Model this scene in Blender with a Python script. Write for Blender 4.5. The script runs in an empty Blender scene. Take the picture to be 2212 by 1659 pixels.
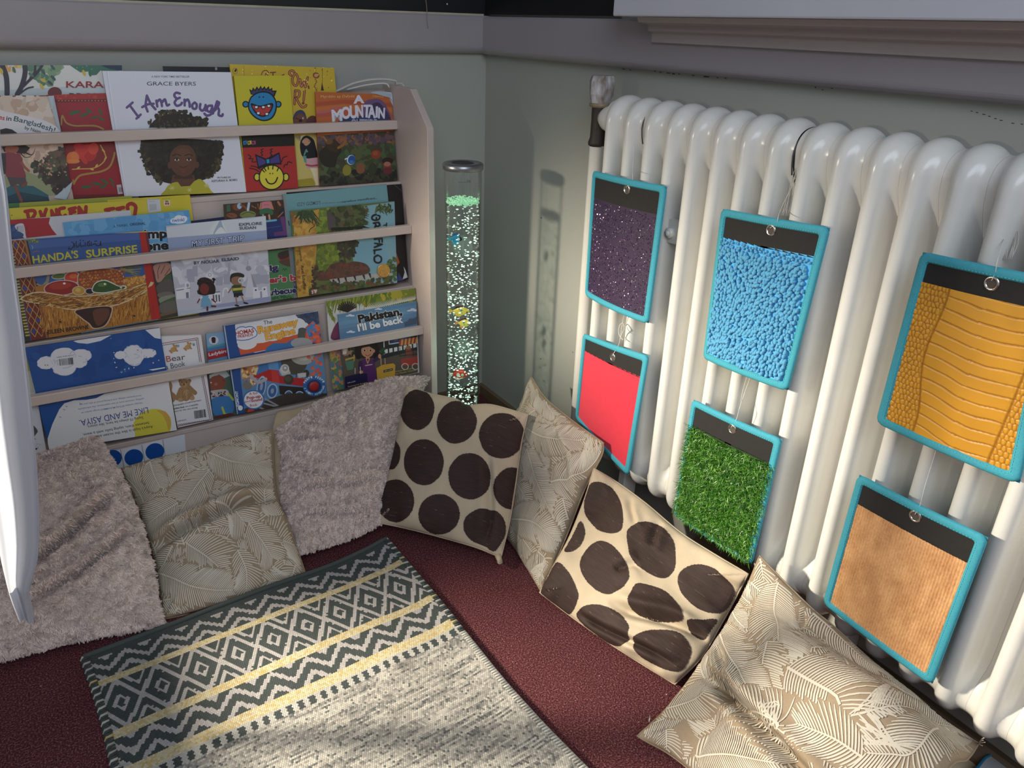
import bpy, bmesh, math, random
import numpy as np
from mathutils import Matrix, Vector
from mathutils.geometry import tessellate_polygon

sc = bpy.context.scene
COL = sc.collection
rng = np.random.default_rng(7)
random.seed(7)

# ------------------------------------------------------------------ camera
W, H = 2212.0, 1659.0
F = 1655.5
CAM = np.array([-1.1764, -2.0617, 1.1426])
YAW, PITCH, ROLL = 1.00867, -0.43842, 0.03144


def _rot():
    f = np.array([math.cos(PITCH) * math.cos(YAW), math.cos(PITCH) * math.sin(YAW), math.sin(PITCH)])
    r = np.cross(f, [0, 0, 1.0]); r /= np.linalg.norm(r)
    u = np.cross(r, f)
    return np.array([math.cos(ROLL) * r + math.sin(ROLL) * u, -math.sin(ROLL) * r + math.cos(ROLL) * u, f])


R = _rot()
cam = bpy.data.cameras.new('camera')
cam.sensor_fit = 'HORIZONTAL'; cam.sensor_width = 36.0; cam.lens = F / W * 36.0
cam.clip_start = 0.02
cam_ob = bpy.data.objects.new('camera', cam); COL.objects.link(cam_ob)
m4 = Matrix.Identity(4)
for i in range(3):
    m4[i][0] = R[0][i]; m4[i][1] = R[1][i]; m4[i][2] = -R[2][i]; m4[i][3] = CAM[i]
cam_ob.matrix_world = m4
sc.camera = cam_ob

# ------------------------------------------------------------------ light
sc.view_settings.view_transform = 'Standard'
sc.view_settings.look = 'None'
sc.view_settings.gamma = 1.0
sc.view_settings.use_curve_mapping = False
sc.view_settings.exposure = 0.0
sc.cycles.max_bounces = 8
sc.cycles.transparent_max_bounces = 24
sc.cycles.use_denoising = True
sc.cycles.sample_clamp_indirect = 4.0

world = bpy.data.worlds.new('world'); sc.world = world
world.use_nodes = True
wb = world.node_tree.nodes['Background']
wb.inputs[0].default_value = (0.62, 0.64, 0.69, 1); wb.inputs[1].default_value = 0.42


def aim(o, target):
    d = Vector(target) - o.location
    o.rotation_euler = d.to_track_quat('-Z', 'Y').to_euler()


# the sun-bright window far to the left, low and warm
l = bpy.data.lights.new('low_window_light', 'SPOT'); l.energy = 460; l.color = (1.0, 0.89, 0.71)
l.shadow_soft_size = 0.07; l.spot_size = math.radians(92); l.spot_blend = 1.0
o = bpy.data.objects.new('low_window_light', l); COL.objects.link(o)
o.location = (-2.2, -0.30, 1.18); aim(o, (-0.1, -1.95, -0.12))
# cool daylight window above and behind the camera
l = bpy.data.lights.new('daylight_window', 'AREA'); l.energy = 30; l.color = (0.78, 0.88, 1.0)
l.shape = 'RECTANGLE'; l.size = 1.6; l.size_y = 1.2
o = bpy.data.objects.new('daylight_window', l); COL.objects.link(o)
o.location = (-1.5, -3.0, 2.25); aim(o, (-0.7, -0.3, 0.6))


# ------------------------------------------------------------------ pixel helpers
def ray(x, y):
    d = np.array([(x - W / 2) / F, -(y - H / 2) / F, 1.0]) @ R
    return d / np.linalg.norm(d)


def hit(x, y, P, n):
    d = ray(x, y); P = np.asarray(P, float); n = np.asarray(n, float)
    return CAM + d * (((P - CAM) @ n) / (d @ n))


def hx(x, y, X): return hit(x, y, (X, 0, 0), (1, 0, 0))
def hy(x, y, Y): return hit(x, y, (0, Y, 0), (0, 1, 0))
def hz(x, y, Z): return hit(x, y, (0, 0, Z), (0, 0, 1))


def project(P):
    q = (np.asarray(P, float) - CAM) @ R.T
    return np.stack([W / 2 + F * q[..., 0] / q[..., 2], H / 2 - F * q[..., 1] / q[..., 2]], -1)


# ------------------------------------------------------------------ materials
def lin(c):
    c = np.asarray(c, float) / 255.0
    return np.where(c <= 0.04045, c / 12.92, ((c + 0.055) / 1.055) ** 2.4)


MATS = {}


def mat(name, col, rough=0.6, var=0.0, vscale=30.0, bump=0.0, bscale=80.0, metal=0.0, spec=0.5, sheen=0.0,
        stretch=None, col2=None, attr=None, emit=None, detail=4.0):
    """procedural material: colour (or colour attribute) broken up by noise, noise bump"""
    if name in MATS: return MATS[name]
    m = bpy.data.materials.new(name); m.use_nodes = True
    nt = m.node_tree; N = nt.nodes; L = nt.links
    b = N['Principled BSDF']
    b.inputs['Roughness'].default_value = rough
    b.inputs['Metallic'].default_value = metal
    b.inputs['Specular IOR Level'].default_value = spec
    if sheen: b.inputs['Sheen Weight'].default_value = sheen
    tc = N.new('ShaderNodeTexCoord'); src = tc.outputs['Object']
    if stretch:
        mp = N.new('ShaderNodeMapping'); mp.inputs['Scale'].default_value = stretch
        L.new(src, mp.inputs['Vector']); src = mp.outputs['Vector']
    c4 = (*lin(col), 1)
    base = None
    if attr:
        a = N.new('ShaderNodeAttribute'); a.attribute_name = attr; base = a.outputs['Color']
    b.inputs['Base Color'].default_value = c4
    if var or col2 is not None:
        nz = N.new('ShaderNodeTexNoise'); nz.inputs['Scale'].default_value = vscale; nz.inputs['Detail'].default_value = detail
        L.new(src, nz.inputs['Vector'])
        mx = N.new('ShaderNodeMix'); mx.data_type = 'RGBA'
        rp = N.new('ShaderNodeMapRange'); rp.inputs['From Min'].default_value = 0.3; rp.inputs['From Max'].default_value = 0.7
        L.new(nz.outputs['Fac'], rp.inputs['Value']); L.new(rp.outputs['Result'], mx.inputs['Factor'])
        if base is not None:
            hsv = N.new('ShaderNodeHueSaturation'); hsv.inputs['Value'].default_value = 1 - var
            L.new(base, hsv.inputs['Color']); L.new(hsv.outputs['Color'], mx.inputs['A']); L.new(base, mx.inputs['B'])
        else:
            mx.inputs['A'].default_value = (*(lin(col) * (1 - var)), 1) if col2 is None else (*lin(col2), 1)
            mx.inputs['B'].default_value = c4
        L.new(mx.outputs['Result'], b.inputs['Base Color'])
    elif base is not None:
        L.new(base, b.inputs['Base Color'])
    if bump:
        nb = N.new('ShaderNodeTexNoise'); nb.inputs['Scale'].default_value = bscale; nb.inputs['Detail'].default_value = 3
        L.new(src, nb.inputs['Vector'])
        bp = N.new('ShaderNodeBump'); bp.inputs['Strength'].default_value = 1.0; bp.inputs['Distance'].default_value = bump
        L.new(nb.outputs['Fac'], bp.inputs['Height']); L.new(bp.outputs['Normal'], b.inputs['Normal'])
    if emit:
        b.inputs['Emission Color'].default_value = (*lin(emit[0]), 1); b.inputs['Emission Strength'].default_value = emit[1]
    MATS[name] = m
    return m


# ------------------------------------------------------------------ mesh helpers
def link(o, parent=None):
    COL.objects.link(o)
    if parent is not None: o.parent = parent
    return o


def tag(o, label=None, cat=None, group=None, kind=None):
    if label: o['label'] = label
    if cat: o['category'] = cat
    if group: o['group'] = group
    if kind: o['kind'] = kind
    return o


def empty(name, loc=(0, 0, 0)):
    o = bpy.data.objects.new(name, None); o.empty_display_size = 0.05
    o.location = loc
    return link(o)


def wloc(o):
    v = np.array(o.location[:])
    while o.parent is not None:
        o = o.parent; v = v + np.array(o.location[:])
    return v


def mesh_np(name, V, Fc, m, parent=None, smooth=False, cols=None, vcols=None):
    """V (n,3); Fc array (m,k) or list of index lists; cols per face / vcols per vertex (linear rgb). V is in world space."""
    V = np.asarray(V, np.float64)
    if parent is not None:
        V = V - wloc(parent)
    me = bpy.data.meshes.new(name)
    if isinstance(Fc, np.ndarray) and Fc.ndim == 2:
        nf, k = Fc.shape
        me.vertices.add(len(V)); me.vertices.foreach_set('co', V.astype(np.float32).ravel())
        me.loops.add(nf * k); me.loops.foreach_set('vertex_index', Fc.astype(np.int32).ravel())
        me.polygons.add(nf)
        me.polygons.foreach_set('loop_start', np.arange(0, nf * k, k, dtype=np.int32))
        me.update(calc_edges=True)
    else:
        me.from_pydata([tuple(v) for v in V], [], [tuple(int(i) for i in f) for f in Fc])
        nf = len(me.polygons)
    if smooth:
        me.polygons.foreach_set('use_smooth', np.ones(len(me.polygons), bool))
    if cols is not None:
        a = me.attributes.new('Col', 'FLOAT_COLOR', 'FACE')
        c = np.ones((len(me.polygons), 4), np.float32); c[:, :3] = cols
        a.data.foreach_set('color', c.ravel())
    if vcols is not None:
        a = me.attributes.new('Col', 'FLOAT_COLOR', 'POINT')
        c = np.ones((len(V), 4), np.float32); c[:, :3] = vcols
        a.data.foreach_set('color', c.ravel())
    me.validate(); me.update()
    me.materials.append(m)
    o = bpy.data.objects.new(name, me)
    return link(o, parent)


def from_bm(name, bm, m, parent=None, smooth=False):
    bmesh.ops.recalc_face_normals(bm, faces=bm.faces)
    V = np.array([v.co[:] for v in bm.verts]); bm.verts.index_update()
    Fc = [[v.index for v in f.verts] for f in bm.faces]
    bm.free()
    return mesh_np(name, V, Fc, m, parent, smooth)


def bm_box(bm, lo, hi, bev=0.0):
    lo = np.asarray(lo, float); hi = np.asarray(hi, float)
    r = bmesh.ops.create_cube(bm, size=1.0)
    vs = r['verts']
    for v in vs:
        for i in range(3): v.co[i] = (lo[i] + hi[i]) / 2 + v.co[i] * (hi[i] - lo[i])
    if bev:
        es = list({e for v in vs for e in v.link_edges})
        bmesh.ops.bevel(bm, geom=es, offset=bev, segments=2, affect='EDGES', profile=0.5)


def box(name, lo, hi, m, parent=None, bev=0.0):
    bm = bmesh.new(); bm_box(bm, lo, hi, bev)
    return from_bm(name, bm, m, parent)


def prism(name, poly, axis, a, b, m, parent=None, bev=0.0):
    """poly of 2-D points extruded along axis from a to b. axis 0: points are (y,z); 1: (x,z); 2: (x,y)"""
    bm = bmesh.new()

    def P(p, t):
        return {0: (t, p[0], p[1]), 1: (p[0], t, p[1]), 2: (p[0], p[1], t)}[axis]
    v0 = [bm.verts.new(P(p, a)) for p in poly]; v1 = [bm.verts.new(P(p, b)) for p in poly]
    bm.faces.new(v0); bm.faces.new(v1[::-1])
    n = len(poly)
    for i in range(n): bm.faces.new((v0[i], v1[i], v1[(i + 1) % n], v0[(i + 1) % n]))
    if bev:
        bmesh.ops.recalc_face_normals(bm, faces=bm.faces)
        es = [e for e in bm.edges if e.calc_face_angle(0) > 0.5]
        bmesh.ops.bevel(bm, geom=es, offset=bev, segments=2, affect='EDGES', profile=0.5)
    return from_bm(name, bm, m, parent)


def tube_data(pts, r, ns=8, closed=False):
    """swept tube vertices/faces; r scalar or per point"""
    P = np.asarray(pts, float); n = len(P)
    rr = np.full(n, r) if np.isscalar(r) else np.asarray(r, float)
    T = np.gradient(P, axis=0)
    if closed: T = np.roll(P, -1, 0) - np.roll(P, 1, 0)
    T /= np.linalg.norm(T, axis=1)[:, None] + 1e-12
    up = np.array([0.0, 0, 1.0]) if abs(T[0][2]) < 0.9 else np.array([1.0, 0, 0])
    V = []; B = np.cross(T[0], up); B /= np.linalg.norm(B)
    ang = np.linspace(0, 2 * math.pi, ns, endpoint=False)
    for i in range(n):
        B = B - T[i] * (B @ T[i]); B /= np.linalg.norm(B) + 1e-12
        Nn = np.cross(B, T[i])
        V.append(P[i] + rr[i] * (np.cos(ang)[:, None] * B + np.sin(ang)[:, None] * Nn))
    V = np.concatenate(V); Fs = []
    for i in range(n if closed else n - 1):
        j = (i + 1) % n
        for k in range(ns):
            Fs.append([i * ns + k, i * ns + (k + 1) % ns, j * ns + (k + 1) % ns, j * ns + k])
    if not closed:
        c0 = len(V); V = np.vstack([V, P[0], P[-1]])
        for k in range(ns):
            Fs.append([c0, (k + 1) % ns, k, k]); b = (n - 1) * ns
            Fs.append([c0 + 1, b + k, b + (k + 1) % ns, b + (k + 1) % ns])
        Fs = [f if len(set(f)) == 4 else list(dict.fromkeys(f)) for f in Fs]
    return V, Fs


def tube(name, pts, r, m, parent=None, ns=8, closed=False):
    V, Fs = tube_data(pts, r, ns, closed)
    return mesh_np(name, V, Fs, m, parent, True)


def smooth_pts(pts, n=40):
    """Catmull-Rom resample of a polyline"""
    P = np.asarray(pts, float)
    if len(P) < 3:
        t = np.linspace(0, 1, n)[:, None]
        return P[0] * (1 - t) + P[-1] * t
    Q = np.vstack([2 * P[0] - P[1], P, 2 * P[-1] - P[-2]])
    seg = np.linalg.norm(np.diff(P, axis=0), axis=1); s = np.concatenate([[0], np.cumsum(seg)])
    out = []
    for t in np.linspace(0, s[-1], n):
        i = min(np.searchsorted(s, t, 'right') - 1, len(P) - 2)
        u = (t - s[i]) / max(seg[i], 1e-9)
        p0, p1, p2, p3 = Q[i], Q[i + 1], Q[i + 2], Q[i + 3]
        out.append(0.5 * ((2 * p1) + (-p0 + p2) * u + (2 * p0 - 5 * p1 + 4 * p2 - p3) * u * u + (-p0 + 3 * p1 - 3 * p2 + p3) * u ** 3))
    return np.array(out)


def lathe(name, prof, c, m, parent=None, ns=32, axis='z'):
    """profile of (r, h) about a vertical axis through c"""
    V = []; Fs = []; n = len(prof)
    for r_, h in prof:
        for k in range(ns):
            a = 2 * math.pi * k / ns
            p = (r_ * math.cos(a), r_ * math.sin(a), h)
            if axis == 'x': p = (h, p[0], p[1])
            if axis == 'y': p = (p[0], h, p[1])
            V.append((c[0] + p[0], c[1] + p[1], c[2] + p[2]))
    for i in range(n - 1):
        for k in range(ns):
            Fs.append([i * ns + k, i * ns + (k + 1) % ns, (i + 1) * ns + (k + 1) % ns, (i + 1) * ns + k])
    return mesh_np(name, V, Fs, m, parent, True)


def vnoise(P, scale, seed=0):
    """cheap smooth value noise on an (n,k) array, k<=3, result -1..1"""
    P = np.asarray(P, float) * scale
    if P.shape[-1] == 2: P = np.concatenate([P, np.zeros(P.shape[:-1] + (1,))], -1)
    i = np.floor(P).astype(np.int64); f = P - i; f = f * f * (3 - 2 * f)

    def hsh(a, b, c):
        h = (a * 374761393 + b * 668265263 + c * 2147483647 + seed * 974634777) & 0x7fffffff
        h = (h ^ (h >> 13)) * 1274126177 & 0x7fffffff
        return ((h ^ (h >> 16)) & 0xffff) / 32767.5 - 1
    r = 0
    for dx in (0, 1):
        for dy in (0, 1):
            for dz in (0, 1):
                w = (f[..., 0] if dx else 1 - f[..., 0]) * (f[..., 1] if dy else 1 - f[..., 1]) * (f[..., 2] if dz else 1 - f[..., 2])
                r = r + w * hsh(i[..., 0] + dx, i[..., 1] + dy, i[..., 2] + dz)
    return r
# ------------------------------------------------------------------ the setting
M_wall = mat('wall_paint', (170, 171, 164), 0.55, 0.06, 3.0, 0.0006, 60)
M_trim = mat('trim_gloss_paint', (158, 152, 156), 0.28, 0.05, 6, 0.0006, 40)
M_brown = mat('skirting_brown', (122, 102, 80), 0.55, 0.2, 40, 0.0004, 80, stretch=(1, 0.1, 1))
M_black = mat('black_board', (16, 16, 20), 0.5, 0.2, 60)
M_cream = mat('moulding_paint', (176, 168, 164), 0.35, 0.05, 8)
M_sill = mat('sill_paint', (205, 206, 214), 0.3, 0.04, 8)


def carpet_mat():
    m = bpy.data.materials.new('maroon_carpet'); m.use_nodes = True
    nt = m.node_tree; N = nt.nodes; L = nt.links; b = N['Principled BSDF']
    b.inputs['Roughness'].default_value = 0.95; b.inputs['Specular IOR Level'].default_value = 0.1
    tc = N.new('ShaderNodeTexCoord')
    n1 = N.new('ShaderNodeTexNoise'); n1.inputs['Scale'].default_value = 330; n1.inputs['Detail'].default_value = 3
    n2 = N.new('ShaderNodeTexNoise'); n2.inputs['Scale'].default_value = 9
    cr = N.new('ShaderNodeValToRGB'); e = cr.color_ramp.elements
    e[0].position = 0.30; e[0].color = (*lin((62, 30, 34)), 1)
    e[1].position = 0.74; e[1].color = (*lin((168, 116, 116)), 1)
    k = cr.color_ramp.elements.new(0.52); k.color = (*lin((102, 56, 60)), 1)
    L.new(tc.outputs['Object'], n1.inputs['Vector']); L.new(tc.outputs['Object'], n2.inputs['Vector'])
    L.new(n1.outputs['Fac'], cr.inputs['Fac'])
    mx = N.new('ShaderNodeMix'); mx.data_type = 'RGBA'; mx.blend_type = 'MULTIPLY'; mx.inputs['Factor'].default_value = 0.35
    L.new(cr.outputs['Color'], mx.inputs['A']); L.new(n2.outputs['Fac'], mx.inputs['B'])
    L.new(mx.outputs['Result'], b.inputs['Base Color'])
    bp = N.new('ShaderNodeBump'); bp.inputs['Distance'].default_value = 0.003
    L.new(n1.outputs['Fac'], bp.inputs['Height']); L.new(bp.outputs['Normal'], b.inputs['Normal'])
    return m


M_carpet = carpet_mat()
tag(box('floor', (-3.6, -4.0, -0.1), (0.0, 0.0, 0.0), M_carpet), kind='structure')
tag(box('wall_back', (-3.6, 0.0, -0.1), (0.12, 0.12, 2.6), M_wall), kind='structure')
tag(box('wall_right', (0.0, -4.0, -0.1), (0.12, 0.0, 2.6), M_wall), kind='structure')
# unseen blockers added left of the frame to shape the warm light
bm = bmesh.new(); bm_box(bm, (-1.74, -0.47, 0.0), (-1.64, 0.0, 0.94)); bm_box(bm, (-1.74, -0.78, 0.0), (-1.64, -0.4705, 0.60)); bm_box(bm, (-1.74, -1.9, 1.10), (-1.64, 0.0, 1.55))
tag(from_bm('light_blocker_left', bm, M_wall), kind='structure')
# loose crumbs of lint on the carpet
V = []; Fs = []
for (x, y) in [(1295, 1460), (1243, 1513), (1440, 1500), (1137, 1434), (1260, 1620), (1108, 1430), (1283, 1370), (1175, 1240), (95, 1488), (88, 1482), (980, 1196), (1380, 1560)]:
    p = hz(x, y, 0.003); s = random.uniform(0.0008, 0.002); n = len(V)
    V += [p + np.array(d) * s for d in [(1, 0, 0), (-0.6, 0.8, 0), (-0.6, -0.8, 0), (0, 0, 1)]]
    Fs += [[n, n + 1, n + 3], [n + 1, n + 2, n + 3], [n + 2, n, n + 3]]
tag(mesh_np('lint', V, Fs, mat('lint', (190, 190, 185), 0.9)), 'pale specks of lint scattered on the maroon carpet', 'lint', kind='stuff')

# brown skirting
tag(box('baseboard_back', (-3.0, -0.014, 0.0), (0.0, 0.0, 0.032), M_brown), kind='structure')
tag(box('baseboard_right', (-0.014, -3.0, 0.0), (0.0, -0.014, 0.032), M_brown), kind='structure')
tag(prism('trim_1', [(0, 0.0), (-0.030, 0.0), (-0.030, 0.06), (-0.024, 0.07), (-0.018, 0.074), (-0.012, 0.082), (0, 0.082)], 1, -3.0, -1.05, M_brown), kind='structure')

# dado rail round both walls: flat face, rounded lower edge
def dado(depth, zlo, zhi, rad):
    pr = [(0, zlo)]
    for a in np.linspace(-math.pi / 2, -math.pi, 8):
        pr.append((-(depth - rad) + rad * math.cos(a), zlo + rad + rad * math.sin(a)))
    pr += [(-depth, zhi - 0.004), (-depth + 0.004, zhi), (0, zhi)]
    return pr
tag(prism('trim_2', dado(0.030, 1.066, 1.162, 0.022), 0, -3.0, 0.0, M_trim), kind='structure')
tag(prism('trim_3', dado(0.028, 1.064, 1.160, 0.016), 1, -3.0, -0.026, M_trim), kind='structure')
# black boards above the dado
bb = tag(box('black_display_board', (-3.0, -0.012, 1.166), (-0.001, -0.001, 2.3), M_black), 'wide black display board on the back wall above the grey dado', 'board')
box('edge_strip', (-3.0, -0.02, 1.162), (-0.02, -0.004, 1.1665), mat('board_edge', (196, 186, 160), 0.6, 0.2, 30), bb)
for q in [(966, 9), (930, 200)][:1]:
    p = hy(q[0], q[1], -0.013)
    lathe('screw', [(0.0, -0.003), (0.0025, -0.0028), (0.0035, -0.001), (0.0036, 0.0)], p, mat('screw_metal', (190, 185, 180), 0.3, metal=1), bb, 12, 'y')
tag(box('narrow_black_board', (-0.012, -0.60, 1.166), (-0.001, -0.013, 2.3), M_black), 'narrow black board in the corner beside the white sill', 'board')
# white sill over the radiator with stepped moulding below
tag(box('window_1', (-0.10, -3.0, 1.164), (0.0, -0.692, 1.235), M_sill, bev=0.003), kind='structure')
tag(prism('trim_4', [(-0.001, 1.118), (-0.036, 1.118), (-0.036, 1.136), (-0.048, 1.139), (-0.048, 1.150), (-0.075, 1.154), (-0.08, 1.1635), (-0.001, 1.1635)], 1, -3.0, -0.745, M_cream), kind='structure')
# flaked paint line and crack on the wall under the dado
V = []; Fs = []
M_dark = mat('dark_gap', (45, 40, 36), 0.9)
for (x, y, w, h) in [(1345, 148, 5, 2), (1360, 150, 3, 2), (1413, 153, 4, 2), (1424, 155, 6, 2), (1440, 157, 8, 2), (1452, 158, 6, 3), (1465, 159, 4, 2), (1495, 162, 5, 2), (1520, 164, 12, 3), (1548, 167, 4, 2),
                     (1565, 168, 5, 2), (1760, 187, 3, 3), (1795, 190, 5, 2), (1775, 193, 4, 2), (2097, 239, 4, 2), (2108, 242, 5, 2), (2122, 246, 7, 2), (2135, 250, 5, 2), (2148, 255, 5, 2), (2160, 259, 6, 2), (2185, 265, 6, 2), (2205, 267, 5, 2),
                     (1168, 469, 2, 3), (1236, 760, 2, 2), (1167, 774, 2, 2)]:
    n = len(V); V += [hx(x + a, y + b, -0.0006) for a, b in [(0, 0), (w, h * 0.4), (w, h), (0, h * 0.8)]]; Fs.append([n, n + 1, n + 2, n + 3])
tag(mesh_np('flaked_paint', V, Fs, M_dark), 'short dark flakes and hairline crack along the wall below the sill', 'flaked paint', kind='stuff')
p = [hy(919, -8, -0.034), hy(922, 20, -0.035), hy(923, 45, -0.036), hy(925, 61, -0.033)]
tag(tube('hanging_thread', smooth_pts(p, 12), 0.0008, mat('thread', (150, 140, 125), 0.8)), 'thin pale thread hanging over the grey dado below the black board', 'thread')

# ------------------------------------------------------------------ bookcase
M_bc = mat('bookcase_paint', (206, 190, 182), 0.42, 0.07, 12, 0.0006, 50)
TH = math.radians(8)
TAN = math.tan(TH)
RAIL = {1: (0.0924, 0.9036), 2: (0.1643, 0.6403), 3: (0.2243, 0.3667)}
XL, XR = -1.52, -0.3185
bc = tag(empty('display_bookcase', ((XL + XR) / 2, -0.13, 0.0)), 'pale pinkish wooden book display with three rows of books', 'bookcase')
side = [(-0.002, 0.0), (-0.2714, 0.0), (-0.2714, 0.906), (-0.177, 0.989), (-0.002, 0.989)]
prism('side_panel', side, 0, XR, XR + 0.018, M_bc, bc, 0.0015)
prism('side_panel', side, 0, XL - 0.018, XL, M_bc, bc, 0.0015)
box('back_panel', (XL, -0.014, 0.05), (XR, -0.002, 0.975), M_bc, bc)
LEDGE = {1: (0.100, 0.747), 2: (0.162, 0.470), 3: (0.210, 0.203)}
for k in (1, 2, 3):
    d, z = RAIL[k]
    box('rail', (XL, -d, z - 0.0215), (XR, -d + 0.019, z + 0.001), M_bc, bc, 0.0018)
    d, z = LEDGE[k]
    dn = 0.014 if k == 1 else LEDGE[k - 1][0] - 0.012
    box('ledge', (XL, -d, z - 0.012), (XR, -dn, z), M_bc, bc, 0.0015)
    # slanted front board from this ledge's lip to the back of the ledge below
    z2 = LEDGE[k + 1][1] if k < 3 else 0.0
    y0, y1 = -d + 0.002, -d - 0.006
    prism('board', [(y0, z - 0.0122), (y0 + 0.012, z - 0.0122), (y1 + 0.012, z2 + 0.0005), (y1, z2 + 0.0005)], 0, XL, XR, M_bc, bc)
# white cable looped over the top of the bookcase
p = [hy(720, 200, -0.03), hy(738, 192, -0.035), hy(765, 180, -0.045), hy(800, 172.5, -0.06), hy(835, 171.5, -0.075), hy(858, 176, -0.085), hy(872, 186, -0.09), hy(880, 200, -0.09), hy(884, 225, -0.085)]
p = p[:6] + [np.array([-0.318, -0.085, 0.9955]), np.array([-0.300, -0.085, 0.9945]), np.array([-0.2925, -0.085, 0.975]), np.array([-0.2925, -0.08, 0.90])]
tag(tube('power_cable', smooth_pts(p, 40), 0.0036, mat('cable_sheath', (186, 184, 178), 0.45), ns=10), 'thick grey white cable looping over the right end of the bookcase top', 'cable')
p = [hy(748, 194, -0.03), hy(790, 184, -0.05), hy(830, 180, -0.07), hy(862, 186, -0.08), hy(876, 196, -0.08)]
p[-1] = np.array([-0.332, -0.075, 0.985]); p[-2][0] = min(p[-2][0], -0.335)
tag(tube('thin_cable', smooth_pts(p, 30), 0.0022, mat('cable_sheath2', (214, 214, 210), 0.45), ns=8), 'thinner white cable lying under the thick cable loop on bookcase top', 'cable')
# printed strip with blue circles stuck to the bottom board
def yb(z): return -LEDGE[3][0] + 0.002 - 0.008 * (LEDGE[3][1] - 0.012 - z) / (LEDGE[3][1] - 0.012)
def strip_pt(x, y, off):
    P = np.array([0, yb(0.15), 0.15]); n = np.array([0, -1, 0.043]); n /= np.linalg.norm(n)
    return hit(x, y, P + n * off, n)
strip_q = [(225, 979), (399, 938), (402, 986), (262, 1018)]
strip = [strip_pt(*q, 0.001) for q in strip_q]; back = [strip_pt(*q, 0.0002) for q in strip_q]
ob = tag(mesh_np('printed_strip', strip + back, [[3, 2, 1, 0], [0, 1, 5, 4], [1, 2, 6, 5], [2, 3, 7, 6], [3, 0, 4, 7], [4, 5, 6, 7]], mat('white_card', (228, 230, 238), 0.35)),
         'white printed strip of blue circles on the bookcase base above leaf cushion', 'label')
V = []; Fs = []; cl = []
def disc_px(V, Fs, cx, cy, rx, ry, off, f, n=28, rot=0.0):
    b = len(V)
    for k in range(n):
        a = 2 * math.pi * k / n; u, v = rx * math.cos(a), ry * math.sin(a)
        V.append(f(cx + u * math.cos(rot) - v * math.sin(rot), cy + u * math.sin(rot) + v * math.cos(rot), off))
    Fs.append(list(range(b, b + n))[::-1])
for (cx, cy) in [(243, 990), (289, 988.5), (334.5, 975.5)]:
    disc_px(V, Fs, cx, cy, 20.5, 18, 0.0013, strip_pt, rot=-0.3)
mesh_np('blue_circle', V[28:56], [Fs[0]], mat('blue_ink', (28, 84, 168), 0.4), ob)
mesh_np('blue_circle', V[56:84], [Fs[0]], MATS['blue_ink'], ob)
mesh_np('blue_circle', V[:28], [Fs[0]], MATS['blue_ink'], ob)
V = []; Fs = []
for (x0, y0, x1, y1) in [(260, 971, 269, 1014), (306, 961, 314, 1004), (351.5, 950, 358, 992)]:
    n = len(V); V += [strip_pt(x0 - 0.6, y0, 0.0014), strip_pt(x0 + 0.6, y0, 0.0014), strip_pt(x1 + 0.6, y1, 0.0014), strip_pt(x1 - 0.6, y1, 0.0014)]
    Fs.append([n + 3, n + 2, n + 1, n])
for k in range(3): mesh_np('dividing_line', V[4 * k:4 * k + 4], [[3, 2, 1, 0]], mat('grey_ink', (120, 122, 130), 0.5), ob)

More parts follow.
